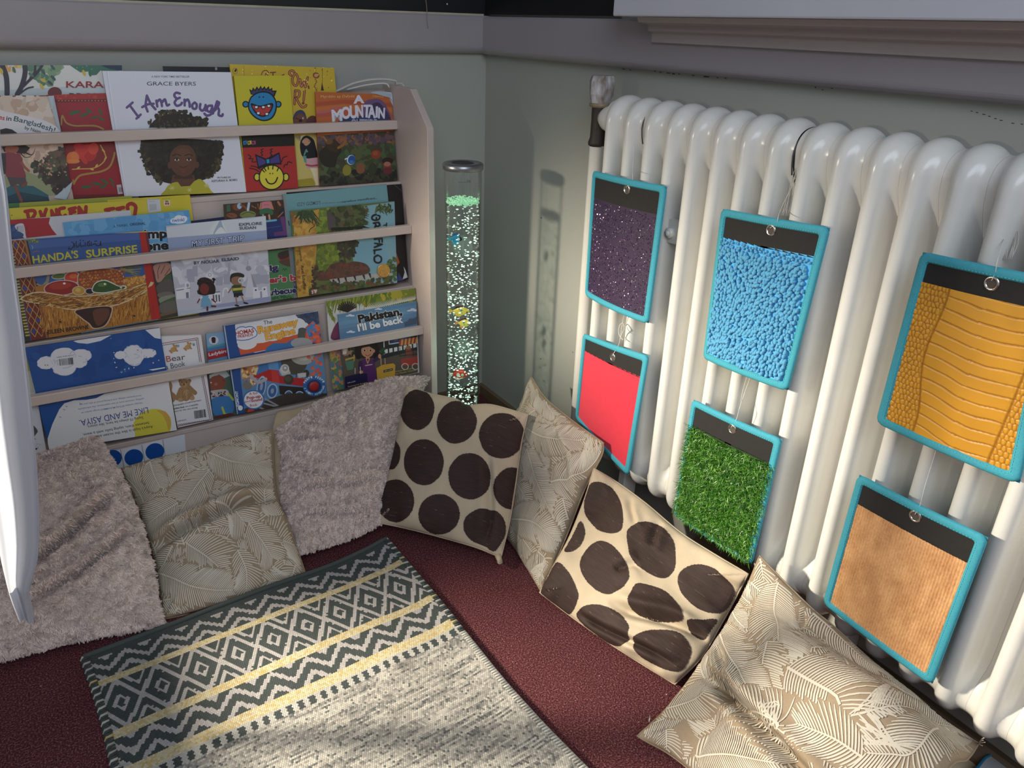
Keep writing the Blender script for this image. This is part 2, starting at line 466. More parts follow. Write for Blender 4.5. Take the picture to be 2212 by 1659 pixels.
# ------------------------------------------------------------------ radiator
M_rad = mat('radiator_enamel', (218, 217, 212), 0.26, 0.04, 20, 0.0005, 70, spec=0.5)
rad = tag(empty('column_radiator', (-0.07, -1.3, 0.0)), 'large white cast iron column radiator along the right wall', 'radiator')
PITCH_R = 0.0626
NS = 20
def section_mesh():
    xf, xb, zt, zb = -0.125, -0.014, 1.0165, 0.164
    rc = (xb - xf) / 2; xm = (xf + xb) / 2
    path = []   # (x,z,nx,nz,wide)
    zs = np.concatenate([np.linspace(zb + rc, zb + rc + 0.10, 7), np.linspace(zb + rc + 0.12, zt - rc - 0.12, 10), np.linspace(zt - rc - 0.10, zt - rc, 7)])
    def wide(z):
        a = np.clip(1 - (zt - rc - z) / 0.095, 0, 1); b = np.clip(1 - (z - zb - rc) / 0.07, 0, 1)
        t = max(a, b); return t * t * (3 - 2 * t)
    for z in zs: path.append((xf, z, -1, 0, wide(z)))
    for a in np.linspace(math.pi, 0, 22)[1:-1]:
        s = math.sin(a)
        path.append((xm + rc * math.cos(a), zt - rc + rc * s, math.cos(a), s, 1.0 + min(1, s * 1.2)))
    for z in zs[::-1]: path.append((xb, z, 1, 0, wide(z)))
    for a in np.linspace(0, -math.pi, 16)[1:-1]:
        s = -math.sin(a)
        path.append((xm + rc * math.cos(a), zb + rc + rc * math.sin(a), math.cos(a), math.sin(a), 1.0 + .3 * s))
    nar = [(0, 0), (0.005, 0.0009), (0.0095, 0.004), (0.0124, 0.0095), (0.0137, 0.017), (0.0141, 0.030), (0.0150, 0.042), (0.0200, 0.0490), (0.0312, 0.0508)]
    sho = [(0, 0), (0.005, 0.0009), (0.0095, 0.0038), (0.0126, 0.008), (0.0150, 0.0125), (0.0180, 0.0155), (0.0215, 0.0172), (0.0260, 0.0182), (0.0312, 0.0186)]
    wid = [(0, 0), (0.006, 0.0006), (0.0115, 0.0024), (0.0160, 0.0052), (0.0195, 0.0078), (0.0225, 0.0094), (0.0255, 0.0104), (0.0285, 0.0109), (0.0312, 0.0111)]
    mixp = lambda A_, B_, w: [((1 - w) * a[0] + w * b[0], (1 - w) * a[1] + w * b[1]) for a, b in zip(A_, B_)]
    half = lambda w: mixp(nar, sho, w) if w <= 1 else mixp(sho, wid, w - 1)
    V = []; n = 0
    for (x, z, nx, nz, w) in path:
        h = half(w); ring = [(-y, d) for y, d in h[::-1]] + h[1:]
        n = len(ring)
        for y, d in ring: V.append((x - nx * d, y, z - nz * d))
    m_ = len(path); Fs = []
    for i in range(m_):
        j = (i + 1) % m_
        for k in range(n - 1): Fs.append([i * n + k, j * n + k, j * n + k + 1, i * n + k + 1])
    return V, Fs
sv, sf = section_mesh()
first = None
for k in range(NS):
    y = -0.7335 - PITCH_R * k - (0.003 if k > 7 else 0) 
    if first is None:
        first = mesh_np('section', np.array(sv) + np.array(rad.location), np.array(sf), M_rad, rad, True)
        o = first
    else:
        o = first.copy(); COL.objects.link(o); o.parent = rad
    o.location = (0.07, y + 1.3, 0.0)
# dark gasket lines between two pairs of sections
for k in (2, 8):
    y = -0.7335 - PITCH_R * (k - 0.5) - (0.0015 if k > 7 else 0)
    xm, rc, zt = -0.0695, 0.0405, 1.0165 - 0.0555
    pts = [(xm - rc + 0.006, y, zt - 0.03), (xm - rc + 0.002, y, zt - 0.015)] + [(xm + rc * math.cos(a), y, zt + rc * math.sin(a)) for a in np.linspace(math.pi, 0.3, 16)]
    tube('gasket', pts, 0.0013, mat('gasket_dark', (70, 68, 74), 0.7), rad, 6)
# feet
for k in (2, 12, 18):
    y = -0.7335 - PITCH_R * k
    prism('foot', [(-0.10, 0.0), (-0.06, 0.0), (-0.055, 0.19), (-0.095, 0.19)], 1, y - 0.012, y + 0.012, M_rad, rad, 0.003)
# wall bracket plate and bolt between two tubes
q = [hx(1446, 473, -0.110), hx(1473, 480.5, -0.110), hx(1467, 530, -0.110), hx(1439.5, 522.5, -0.110)]
qb = [p + np.array([0.012, 0, 0]) for p in q]
br = mesh_np('bracket', q + qb, [[3, 2, 1, 0], [4, 5, 6, 7], [0, 1, 5, 4], [1, 2, 6, 5], [2, 3, 7, 6], [3, 0, 4, 7]], mat('bracket_paint', (214, 214, 208), 0.4), rad)
c = hx(1449, 503, -0.110)
lathe('bolt', [(0.0, -0.013), (0.005, -0.012), (0.006, -0.009), (0.0065, -0.0085), (0.0105, -0.008), (0.0108, 0.0)], c, MATS['bracket_paint'], br, 6, 'x')
# valve
M_valve = mat('valve_dark', (54, 48, 42), 0.6, 0.35, 60, 0.0006, 90)
vc = (-0.07, -0.636)
vl = tag(empty('radiator_valve', (vc[0], vc[1], 0.9)), 'old radiator valve with paint-smeared plastic knob and dark body', 'valve')
lathe('supply_pipe', [(0.0185, -0.9), (0.0185, -0.002), (0.0195, 0.0)], (vc[0], vc[1], 0.9), M_rad, vl, 24)
lathe('valve_body', [(0.0, -0.002), (0.022, 0.0), (0.0225, 0.006), (0.019, 0.016), (0.0185, 0.05), (0.019, 0.075), (0.019, 0.082)], (vc[0], vc[1], 0.902), M_valve, vl, 24)
lathe('collar', [(0.019, 0.0), (0.0245, 0.002), (0.025, 0.008), (0.021, 0.012), (0.0, 0.013)], (vc[0], vc[1], 0.982), mat('valve_brass', (150, 132, 104), 0.45, 0.3, 60), vl, 24)
bm = bmesh.new()
nk = 12; prof = [(0.0245, 0.992), (0.0285, 1.010), (0.0295, 1.036), (0.026, 1.046), (0.024, 1.048)]
rings = []
for r_, z in prof:
    rings.append([bm.verts.new((vc[0] + r_ * (1.0 if k % 2 == 0 else 0.93) * math.cos(2 * math.pi * k / nk), vc[1] + r_ * (1.0 if k % 2 == 0 else 0.93) * math.sin(2 * math.pi * k / nk), z)) for k in range(nk)])
for a, b in zip(rings[:-1], rings[1:]):
    for k in range(nk): bm.faces.new((a[k], a[(k + 1) % nk], b[(k + 1) % nk], b[k]))
bm.faces.new(rings[0][::-1]); bm.faces.new(rings[-1])
from_bm('knob', bm, mat('knob_plastic', (205, 203, 206), 0.25, col2=(120, 104, 88), vscale=70, stretch=(1, 1, 0.45)), vl)
tube('union_nut', [(vc[0], vc[1] - 0.012, 0.962), (vc[0], vc[1] - 0.03, 0.962), (vc[0], vc[1] - 0.045, 0.962), (vc[0], -0.7015, 0.962)], [0.016, 0.026, 0.029, 0.029], M_rad, vl, 20)
# narrow pipe beside the skirting behind the cushion, dark stub under the radiator
p = hx(1838, 1383, -0.03)
tube('drain_stub', [p + np.array([0.02, 0, 0]), p + np.array([-0.03, 0.0, 0.0])], 0.008, M_rad, rad, 12)
# ------------------------------------------------------------------ printed covers
M_print = mat('printed_paper', (200, 200, 200), 0.38, attr='Col', spec=0.45)
M_pages = mat('book_pages', (226, 220, 204), 0.85, 0.12, 400, stretch=(0.02, 1, 1))
TXT = {}
CAPH = 0.727


def text_mesh(s, bold):
    key = (s, bold)
    if key in TXT: return TXT[key]
    cu = bpy.data.curves.new('t', 'FONT'); cu.body = s; cu.size = 1.0; cu.resolution_u = 3
    cu.offset = bold; cu.fill_mode = 'FRONT'
    ob = bpy.data.objects.new('t', cu)
    me = bpy.data.meshes.new_from_object(ob)
    V = np.array([v.co[:2] for v in me.vertices]).reshape(-1, 2)
    Fs = [list(p.vertices) for p in me.polygons]
    bpy.data.objects.remove(ob); bpy.data.meshes.remove(me)
    TXT[key] = (V, Fs)
    return TXT[key]


def clip_poly(P, Q):
    """Sutherland-Hodgman, Q convex CCW"""
    out = [tuple(p) for p in P]
    for i in range(len(Q)):
        a = Q[i]; b = Q[(i + 1) % len(Q)]
        inp, out = out, []
        if not inp: return []
        def side(p): return (b[0] - a[0]) * (p[1] - a[1]) - (b[1] - a[1]) * (p[0] - a[0])
        for j in range(len(inp)):
            c, d = inp[j - 1], inp[j]
            sc_, sd = side(c), side(d)
            if (sc_ >= 0) != (sd >= 0):
                t = sc_ / (sc_ - sd); out.append((c[0] + (d[0] - c[0]) * t, c[1] + (d[1] - c[1]) * t))
            if sd >= 0: out.append(d)
    return out


def area2(P): return sum(P[i - 1][0] * P[i][1] - P[i][0] * P[i - 1][1] for i in range(len(P)))


class Art:
    """flat print on a plane given by origin O, axes ex, ey (unit), normal n; shapes are traced in photo coordinates"""
    def __init__(s, O, ex, ey, n, quad):
        s.O, s.ex, s.ey, s.n = O, ex, ey, n
        s.V = []; s.F = []; s.C = []; s.layer = 1; s.use(0, 0, 1)
        q = [s.loc0(*p) for p in quad]
        if area2(q) < 0: q = q[::-1]
        s.quad = q

    def use(s, ox, oy, sc_): s.ox, s.oy, s.sc = ox, oy, sc_

    def loc0(s, x, y):
        P = hit(x, y, s.O, s.n) - s.O
        return (P @ s.ex, P @ s.ey)

    def loc(s, x, y): return s.loc0(s.ox + x / s.sc, s.oy + y / s.sc)

    def emit(s, P, col):
        if len(P) < 3: return
        if area2(P) < 0: P = P[::-1]
        P = [p for i, p in enumerate(P) if (p[0] - P[i - 1][0]) ** 2 + (p[1] - P[i - 1][1]) ** 2 > 1e-12]
        if len(P) < 3: return
        b = len(s.V); z = s.layer * 6e-5
        s.V += [(p[0], p[1], z) for p in P]
        c = lin(col)
        if len(P) <= 4:
            s.F.append(list(range(b, b + len(P)))); s.C.append(c)
        else:
            for t in tessellate_polygon([[Vector((p[0], p[1], 0)) for p in P]]):
                t = list(t)
                a_ = area2([P[i] for i in t])
                if abs(a_) < 1e-12: continue
                s.F.append([b + i for i in (t if a_ > 0 else t[::-1])]); s.C.append(c)

    def lpoly(s, col, L):
        s.emit(clip_poly(L, s.quad), col)

    def poly(s, col, pts, step=True):
        s.lpoly(col, [s.loc(*p) for p in pts])
        s.layer += 1 if step else 0.25

    def full(s, col):
        s.lpoly(col, s.quad); s.layer += 1

    def blob(s, col, pts, n=36, step=True):
        """closed smooth outline"""
        P = np.array(pts, float); Q = smooth_pts(np.vstack([P[-2:], P, P[:2]]), n * 2)
        k0 = np.argmin(((Q - P[0]) ** 2).sum(1)[:n]); k1 = len(Q) - 1 - np.argmin(((Q[::-1] - P[0]) ** 2).sum(1)[:n])
        s.poly(col, Q[k0:k1], step)

    def ell(s, col, cx, cy, rx, ry=None, rot=0.0, n=24, step=True, rag=0.0):
        ry = rx if ry is None else ry
        pts = []
        for k in range(n):
            a = 2 * math.pi * k / n; f = 1 + (random.uniform(-rag, rag) if rag else 0)
            u, v = rx * f * math.cos(a), ry * f * math.sin(a)
            pts.append((cx + u * math.cos(rot) - v * math.sin(rot), cy + u * math.sin(rot) + v * math.cos(rot)))
        s.poly(col, pts, step)

    def stroke(s, col, pts, w, smooth=0, step=True, taper=0.0):
        if smooth: pts = smooth_pts(pts, smooth)
        pts = [np.array(p, float) for p in pts]
        n = len(pts)
        for i in range(n):
            f = 1 - taper * i / max(n - 1, 1)
            s.poly(col, [pts[i] + w * f / 2 * np.array((math.cos(2 * math.pi * k / 8), math.sin(2 * math.pi * k / 8))) for k in range(8)], False)
            if i < n - 1:
                d = pts[i + 1] - pts[i]; L_ = np.hypot(*d)
                if L_ < 1e-6: continue
                q = np.array((-d[1], d[0])) / L_ * w / 2; f2 = 1 - taper * (i + 1) / max(n - 1, 1)
                s.poly(col, [pts[i] + q * f, pts[i + 1] + q * f2, pts[i + 1] - q * f2, pts[i] - q * f], False)
        if step: s.layer += 1

    def text(s, t, p0, p1, h, col, bold=0.0, shear=0.0, outline=None, ow=0.05):
        V, Fs = text_mesh(t, 0.0)
        x0, x1 = V[:, 0].min(), V[:, 0].max()
        p0 = np.array(p0, float); p1 = np.array(p1, float); d = p1 - p0; d /= np.hypot(*d)
        up = np.array((d[1], -d[0]))
        L0 = np.array(s.loc(*p0)); L1 = np.array(s.loc(*p1)); Lu = np.array(s.loc(*(p0 + up * h)))
        ex = (L1 - L0) / (x1 - x0); ey = (Lu - L0) / CAPH
        for (b_, c_) in ([(bold + ow, outline)] if outline is not None else []) + [(bold, col)]:
            V2, F2 = text_mesh(t, b_)
            base = len(s.V); z = s.layer * 6e-5; c = lin(c_)
            P = L0 + (V2[:, :1] + shear * V2[:, 1:] - x0) * ex + V2[:, 1:] * ey
            flip = ex[0] * ey[1] - ex[1] * ey[0] < 0
            s.V += [(p[0], p[1], z) for p in P]
            for f in F2: s.F.append([base + i for i in (f[::-1] if flip else f)]); s.C.append(c)
            s.layer += 1

    def dots(s, cols, region, n, r0, r1, rag=0.3, k=7):
        """scatter of small irregular blobs inside a pixel polygon"""
        xs = [p[0] for p in region]; ys = [p[1] for p in region]; c = 0; t = 0
        while c < n and t < n * 30:
            t += 1
            x, y = random.uniform(min(xs), max(xs)), random.uniform(min(ys), max(ys))
            ins = False
            for i in range(len(region)):
                a, b = region[i - 1], region[i]
                if (a[1] > y) != (b[1] > y) and x < (b[0] - a[0]) * (y - a[1]) / (b[1] - a[1]) + a[0]: ins = not ins
            if not ins: continue
            r = random.uniform(r0, r1)
            s.ell(random.choice(cols), x, y, r, r * random.uniform(0.5, 1), random.uniform(0, 3), k, False, rag); c += 1
            if c % 10 == 0: s.layer += 1
        s.layer += 1

    def build(s, name, parent):
        V = np.array(s.V); V[:, 2] *= min(6e-5, 0.0011 / max(s.layer, 1)) / 6e-5; P = s.O + V[:, :1] * s.ex + V[:, 1:2] * s.ey + V[:, 2:] * s.n
        return mesh_np(name, P, s.F, M_print, parent, cols=np.array(s.C))


N_BOOK = np.array([0, -math.cos(TH), math.sin(TH)])


def round_quad(L, rad, n=4):
    if rad <= 0: return L
    out = []
    for i in range(4):
        p = np.array(L[i]); a = np.array(L[i - 1]); b = np.array(L[(i + 1) % 4])
        ua = (a - p) / np.linalg.norm(a - p); ub = (b - p) / np.linalg.norm(b - p)
        for t in np.linspace(0, 1, n):
            q = (1 - t) ** 2 * (p + ua * rad) + 2 * t * (1 - t) * p + t * t * (p + ub * rad); out.append(tuple(q))
    return out


def book(row, back, quad, label, cover, thick=0.006, hard=False, rad=0.0, name='picture_book', group='picture books on the display'):
    """front cover traced by its photo corners TL,TR,BR,BL on the leaning plane of its row; returns (thing, Art)"""
    d, z = RAIL[row]
    P0 = np.array([0, -(d - 0.0235), z]) - N_BOOK * back
    ex = np.array([1.0, 0, 0]); ey = np.cross(N_BOOK, ex)
    bl = hit(*quad[3], P0, N_BOOK)
    th = tag(empty(name, bl), label, 'book', group)
    A = Art(bl, ex, ey, N_BOOK, quad)
    L = [A.loc0(*p) for p in quad]
    ymin = (LEDGE[row][1] + 0.0012 + thick * 0.14 - bl[2]) / ey[2]; xmax = XR - 0.0015 - bl[0]     # stand on the ledge, clear of the side panel
    L = [(min(x, xmax), max(y, ymin)) for x, y in L]
    L = L[::-1]                               # CCW: BL,BR,TR,TL
    A.quad = L
    mc = mat('cover_%d_%d_%d' % tuple(cover), cover, 0.4, 0.04, 40)
    P = lambda q, h: bl + q[0] * ex + q[1] * ey + N_BOOK * h
    Q = round_quad(L, rad); n = len(Q); t = 0.0016 if hard else 0.0004
    V = [P(q, 0) for q in Q] + [P(q, -t) for q in Q] + [P(q, -thick + t) for q in Q] + [P(q, -thick) for q in Q]
    Fs = [list(range(n)), list(range(n, 2 * n))[::-1], list(range(2 * n, 3 * n)), list(range(3 * n, 4 * n))[::-1]]
    for a in (0, 2):
        for i in range(n):
            j = (i + 1) % n; Fs.append([a * n + j, a * n + i, (a + 1) * n + i, (a + 1) * n + j])
    sp = len(V)                                # spine on the left edge
    V += [P(L[0], 0), P(L[3], 0), P(L[3], -thick), P(L[0], -thick)]; Fs.append([sp, sp + 1, sp + 2, sp + 3])
    mesh_np('cover', V, Fs, mc, th)
    ins = 0.0025 if hard else 0.0006
    c = np.mean(np.array(L), 0)
    K = [tuple(np.array(q) + np.sign(c - np.array(q)) * ins) for q in L]
    V = [P(q, -t) for q in K] + [P(q, -thick + t) for q in K]
    mesh_np('pages', V, [[0, 1, 2, 3], [7, 6, 5, 4], [1, 0, 4, 5], [2, 1, 5, 6], [3, 2, 6, 7], [0, 3, 7, 4]], M_pages, th)
    return th, A


def curl(A, th, pts, lifts, col=(206, 214, 226), name='curled_corner'):
    """a bent page corner standing off the cover"""
    P = [A.O + A.loc0(*p)[0] * A.ex + A.loc0(*p)[1] * A.ey + A.n * (l_ * 0.6 + 0.0013) for p, l_ in zip(pts, lifts)]
    for p in P: p[0] = min(p[0], XR - 0.0012)
    n = len(P); V = P + [p - A.n * 0.0004 for p in P]
    c0 = sum(P) / n
    Fs = [list(range(n)), list(range(n, 2 * n))[::-1]]
    mesh_np(name, V, Fs, mat('page_paper', col, 0.5), th)


# ================================================= row 1
S = 4.608
th, A = book(1, 0.018, [(-70, 141), (263, 141), (300, 430), (-30, 444)], 'picture book at the top left with a tree and the name KARAM', (222, 222, 218), 0.005)
A.use(0, 100, S); A.full((222, 222, 218))
A.poly((196, 206, 210), [(0, 440), (1060, 380), (1060, 480), (0, 500)])
A.dots([(104, 140, 108), (88, 128, 100), (128, 158, 122), (150, 172, 140)], [(240, 185), (600, 185), (520, 380), (380, 360), (300, 250)], 60, 20, 55)
A.dots([(222, 168, 92), (200, 190, 130), (226, 200, 120)], [(0, 185), (220, 185), (150, 240), (0, 300)], 22, 12, 30)
A.poly((62, 116, 92), [(690, 185), (1200, 185), (1215, 240), (1060, 260), (1000, 240), (960, 285), (900, 290), (880, 250), (800, 260), (740, 220)])
A.poly((34, 50, 78), [(940, 180), (1215, 180), (1215, 245), (1090, 225), (1000, 190)])
A.dots([(210, 230, 210)], [(740, 185), (930, 185), (930, 230), (760, 220)], 5, 4, 7)
tk = (52, 44, 60)
A.stroke(tk, [(20, 185), (60, 290), (70, 400), (70, 480)], 52, 10)
A.stroke(tk, [(250, 185), (248, 280), (215, 400), (170, 480)], 50, 10)
A.stroke(tk, [(420, 190), (370, 260), (290, 340), (230, 400)], 28, 10)
A.stroke(tk, [(350, 190), (345, 260), (300, 320)], 24, 8)
A.stroke(tk, [(330, 405), (270, 420), (200, 470)], 16, 8)
for (x, y, r, c) in [(430, 255, 0.9, (60, 92, 92)), (525, 210, 0.9, (60, 92, 92)), (500, 365, 0.7, (50, 80, 88)), (530, 315, 0.8, (56, 88, 80)), (140, 235, 1.2, (70, 110, 92)), (310, 285, 0.6, (80, 120, 100)), (895, 270, 1.4, (56, 110, 86))]:
    A.ell(c, x, y, 34, 14, r, 12, False)
A.layer += 1
for (x, y, r) in [(835, 265, 1.2), (430, 340, 0.5), (415, 400, 1.0), (15, 250, 1.3)]: A.ell((214, 186, 70), x, y, 32, 16, r, 12, False)
A.layer += 1
A.text('KARAM', (660, 412), (1130, 412), 66, (150, 24, 30), 0.015)
A.text('BROWN', (690, 530), (1150, 530), 66, (40, 30, 40), 0.015)
A.ell((108, 36, 34), 545, 465, 70, 60)
A.build('cover_print', th)

th, A = book(1, 0.000, [(-80, 207), (116, 206), (160, 434), (-40, 448)], 'picture book with a running child and the word Bangladesh, left of the red floral cover', (214, 198, 184), 0.005)
A.use(0, 100, S); A.full((206, 186, 168))
A.poly((120, 30, 36), [(-200, 488), (560, 480), (560, 496), (-200, 506)])
A.dots([(196, 168, 146), (214, 196, 178), (222, 208, 196)], [(0, 500), (530, 500), (600, 700), (0, 640)], 40, 30, 80)
A.blob((226, 222, 226), [(-50, 640), (60, 650), (250, 690), (420, 730), (560, 800), (640, 880), (300, 900), (-50, 900)])
A.poly((40, 28, 30), [(-40, 880), (0, 830), (60, 815), (120, 828), (180, 870)])
A.text('es', (-12, 722), (42, 736), 46, (190, 30, 56), 0.02)
A.text('in', (62, 738), (112, 742), 48, (40, 60, 64), 0.015)
A.text('Ban', (135, 742), (272, 772), 52, (38, 92, 100), 0.012)
A.text('gla', (272, 772), (360, 800), 50, (38, 92, 100), 0.012)
A.text('desh!', (362, 796), (538, 860), 54, (38, 92, 100), 0.012)
A.text('by Naim', (245, 824), (400, 866), 34, (44, 40, 48), 0.012)
# lower picture: sunset path, dark foliage, running child
A.poly((196, 176, 166), [(-100, 990), (700, 960), (760, 1560), (-100, 1600)])
A.poly((224, 200, 178), [(300, 980), (560, 960), (500, 1100), (380, 1160), (280, 1200), (200, 1100)])
A.dots([(216, 190, 172), (206, 186, 160), (190, 160, 140)], [(200, 990), (560, 980), (420, 1160), (220, 1240)], 30, 25, 60)
A.poly((150, 160, 120), [(-100, 1330), (240, 1240), (460, 1320), (560, 1480), (-100, 1560)])
A.poly((52, 102, 116), [(-60, 1480), (120, 1380), (330, 1390), (480, 1480), (500, 1580), (-60, 1600)])
A.poly((34, 66, 84), [(-60, 1540), (200, 1450), (470, 1500), (520, 1580), (-60, 1600)])
A.dots([(92, 74, 66), (70, 56, 52), (116, 92, 74), (88, 94, 66), (64, 70, 54)], [(300, 1200), (420, 1120), (500, 1060), (600, 1010), (680, 1020), (700, 1330), (560, 1440), (440, 1320)], 120, 16, 48)
A.dots([(52, 42, 42), (66, 52, 48)], [(470, 1270), (700, 1200), (710, 1380), (560, 1500)], 50, 16, 46)
A.dots([(176, 140, 108), (198, 166, 128)], [(330, 1180), (480, 1150), (680, 1260), (640, 1330), (480, 1280)], 16, 6, 16)
A.poly((44, 30, 30), [(20, 1000), (250, 985), (300, 1010), (250, 1070), (150, 1060), (40, 1050)])
A.stroke((40, 28, 30), [(200, 1020), (260, 1060), (320, 1080), (350, 1020)], 18, 10, taper=.8)
A.stroke((40, 28, 30), [(180, 1030), (240, 1100), (300, 1100), (310, 1070)], 14, 10, taper=.8)
A.blob((166, 94, 74), [(60, 1000), (180, 1000), (170, 1050), (110, 1070), (60, 1050)])
A.blob((142, 66, 76), [(30, 1070), (120, 1060), (190, 1090), (230, 1200), (255, 1310), (150, 1320), (60, 1290), (50, 1180)])
A.poly((70, 60, 60), [(15, 1060), (60, 1070), (60, 1270), (10, 1280)])
A.stroke((158, 92, 76), [(195, 1110), (235, 1190), (285, 1240)], 26, 8)
A.stroke((142, 66, 76), [(180, 1080), (205, 1130)], 44)
A.poly((84, 76, 82), [(70, 1300), (255, 1310), (270, 1380), (220, 1410), (180, 1370), (110, 1400)])
A.stroke((132, 74, 66), [(150, 1390), (180, 1460), (215, 1540)], 30, 8)
A.stroke((132, 74, 66), [(225, 1390), (260, 1360)], 28)
A.build('cover_print', th)
A.ox, A.oy, A.sc = 0, 100, S
pc = lambda x, y: (x / S, 100 + y / S)
curl(A, th, [pc(480, 495), pc(535, 492), pc(608, 852), pc(570, 800), pc(520, 640)], [0.001, 0.002, 0.004, 0.006, 0.006], (180, 196, 208))
curl(A, th, [pc(535, 1505), pc(660, 1400), pc(722, 1345), pc(700, 1440), pc(655, 1528)], [0.006, 0.005, 0.001, 0.003, 0.007], (210, 216, 228))

th, A = book(1, 0.0105, [(100, 205), (231, 201), (268, 424), (140, 430)], 'red picture book with gold vines and orange flowers on its cover', (158, 30, 40), 0.005)
A.use(0, 100, S); A.full((158, 30, 40))
A.poly((172, 44, 40), [(440, 478), (1080, 462), (1085, 525), (440, 540)])
A.dots([(196, 78, 52), (186, 60, 46)], [(560, 485), (1060, 472), (1060, 518), (560, 525)], 14, 8, 20)
A.poly((108, 28, 34), [(540, 532), (1062, 524), (1066, 550), (545, 560)])
for x in range(585, 1060, 33): A.ell((200, 120, 76), x, 541, 7, 6, 0, 8, False)
A.layer += 1
A.poly((142, 22, 34), [(560, 690), (620, 700), (700, 770), (860, 780), (1000, 800), (1040, 830), (1110, 1010), (640, 1030)])
leaf = (58, 98, 62)
for (x, y, r, a) in [(740, 660, 62, -0.2), (885, 640, 42, 0.6), (840, 680, 50, -0.4), (1000, 650, 38, 1.2), (945, 705, 40, -0.2), (1010, 720, 38, 0.7), (860, 1400, 55, -0.1), (960, 1370, 50, 0.2), (1040, 1345, 46, 0.5), (1110, 1330, 36, 0.7), (1030, 1395, 44, -0.5), (1125, 1380, 30, 1.1)]:
    A.ell(leaf, x, y, r, r * 0.3, a, 14, False)
A.layer += 1
gold = (176, 140, 72)
A.stroke(gold, [(610, 780), (620, 690), (660, 760), (740, 790), (860, 790), (960, 795), (1030, 825)], 16, 24)
A.poly((140, 40, 40), [(655, 990), (1180, 970), (1190, 1180), (700, 1240)])
for (x, y, rx, ry, a, c) in [(850, 1050, 120, 70, -0.3, (212, 62, 48)), (800, 1010, 70, 40, 0.3, (206, 52, 44)), (900, 1090, 66, 50, -0.6, (196, 46, 42)), (930, 1020, 50, 60, 0.2, (218, 74, 54)), (700, 1110, 40, 60, 0.3, (226, 122, 62)), (745, 1100, 40, 56, -0.4, (230, 132, 66)), (725, 1145, 70, 22, 0, (232, 140, 70)), (840, 1140, 40, 22, 0.8, (206, 58, 44))]:
    A.ell(c, x, y, rx, ry, a, 18)
A.stroke((214, 170, 80), [(1000, 985), (1040, 1060), (1050, 1120), (1000, 1180), (920, 1215), (800, 1220), (720, 1225)], 11, 24)
for (x, y, a) in [(1030, 1040, 0.8), (1050, 1115, -1.0), (960, 1190, -0.9), (915, 1225, 0.3), (780, 1210, -0.6)]: A.ell((222, 182, 92), x, y, 22, 9, a, 10, False)
A.layer += 1
A.stroke(gold, [(735, 1370), (755, 1330), (800, 1285), (900, 1265), (1010, 1245), (1090, 1200), (1130, 1110), (1140, 1060)], 20, 24)
A.stroke(gold, [(735, 1370), (728, 1330)], 14)
A.poly((122, 22, 30), [(740, 1480), (1230, 1470), (1235, 1500), (760, 1510)])
A.poly((200, 196, 196), [(1160, 1380), (1205, 1375), (1222, 1468), (1175, 1472)])
for k in range(4): A.poly((50, 46, 50), [(1180 + k * 9, 1405), (1184 + k * 9, 1405), (1190 + k * 9, 1450), (1186 + k * 9, 1450)], False)
A.build('cover_print', th)

th, A = book(1, 0.000, [(220.5, 153), (499, 156), (532.5, 417), (269, 425)], 'large white book titled I Am Enough with a curly haired child', (222, 224, 234), 0.009, True)
A.use(0, 100, S); A.full((224, 226, 238))
A.stroke((196, 200, 216), [(1062, 250), (1150, 850), (1250, 1490)], 5)
A.stroke((236, 238, 246), [(1074, 250), (1162, 850), (1262, 1490)], 6)
A.text('A NEW YORK TIMES BESTSELLER', (1508, 311), (1885, 311), 19, (60, 60, 76), 0.012)
A.text('GRACE BYERS', (1462, 390), (1950, 391), 40, (48, 46, 58), 0.004)
pu = (104, 84, 138); w = 25
def ink(pts, n=16): A.stroke(pu, pts, w, n)
ink([(1262, 610), (1320, 560)], 2); ink([(1292, 588), (1345, 660), (1380, 706)], 6); ink([(1358, 720), (1400, 680)], 2)
ink([(1470, 650), (1450, 590), (1456, 530), (1462, 490)]); ink([(1462, 492), (1500, 570), (1548, 628)]); ink([(1415, 606), (1470, 578), (1530, 572)])
ink([(1566, 600), (1556, 540)], 3); ink([(1558, 560), (1590, 530), (1606, 560), (1612, 596)]); ink([(1612, 560), (1640, 528), (1652, 560), (1664, 590), (1684, 580)])
ink([(1790, 470), (1752, 462), (1734, 490), (1760, 520), (1790, 512)]); ink([(1760, 524), (1738, 560), (1760, 592), (1800, 580), (1810, 562)])
ink([(1838, 590), (1836, 530)], 3); ink([(1838, 556), (1866, 530), (1884, 560), (1888, 602)])
ink([(1940, 560), (1914, 580), (1920, 618), (1950, 620), (1958, 580), (1936, 560)])
ink([(1994, 574), (1990, 620), (2016, 642), (2040, 610), (2046, 584)]); ink([(2046, 584), (2048, 640)], 3)
ink([(2110, 590), (2070, 596), (2060, 636), (2090, 652), (2112, 610), (2108, 592)]); ink([(2112, 596), (2104, 670), (2060, 690), (2034, 670)])
ink([(2160, 548), (2144, 600), (2118, 670)]); ink([(2160, 552), (2180, 560), (2172, 590), (2150, 610)]); ink([(2136, 640), (2166, 610), (2180, 640), (2176, 684), (2210, 694), (2216, 676)])
hair = (44, 38, 26); h2 = (58, 50, 32); h3 = (84, 74, 44)
A.dots([hair, h2, h3], [(1460, 800), (1500, 720), (1600, 660), (1720, 632), (1860, 650), (1980, 690), (2090, 770), (2080, 800)], 110, 14, 34, .5)
A.poly(hair, [(1480, 810), (1530, 740), (1620, 690), (1740, 665), (1880, 680), (1980, 720), (2060, 790), (2060, 810)])
A.dots([h3, h2], [(1500, 800), (1560, 720), (1760, 680), (1960, 720), (2040, 800)], 60, 6, 16, .5)
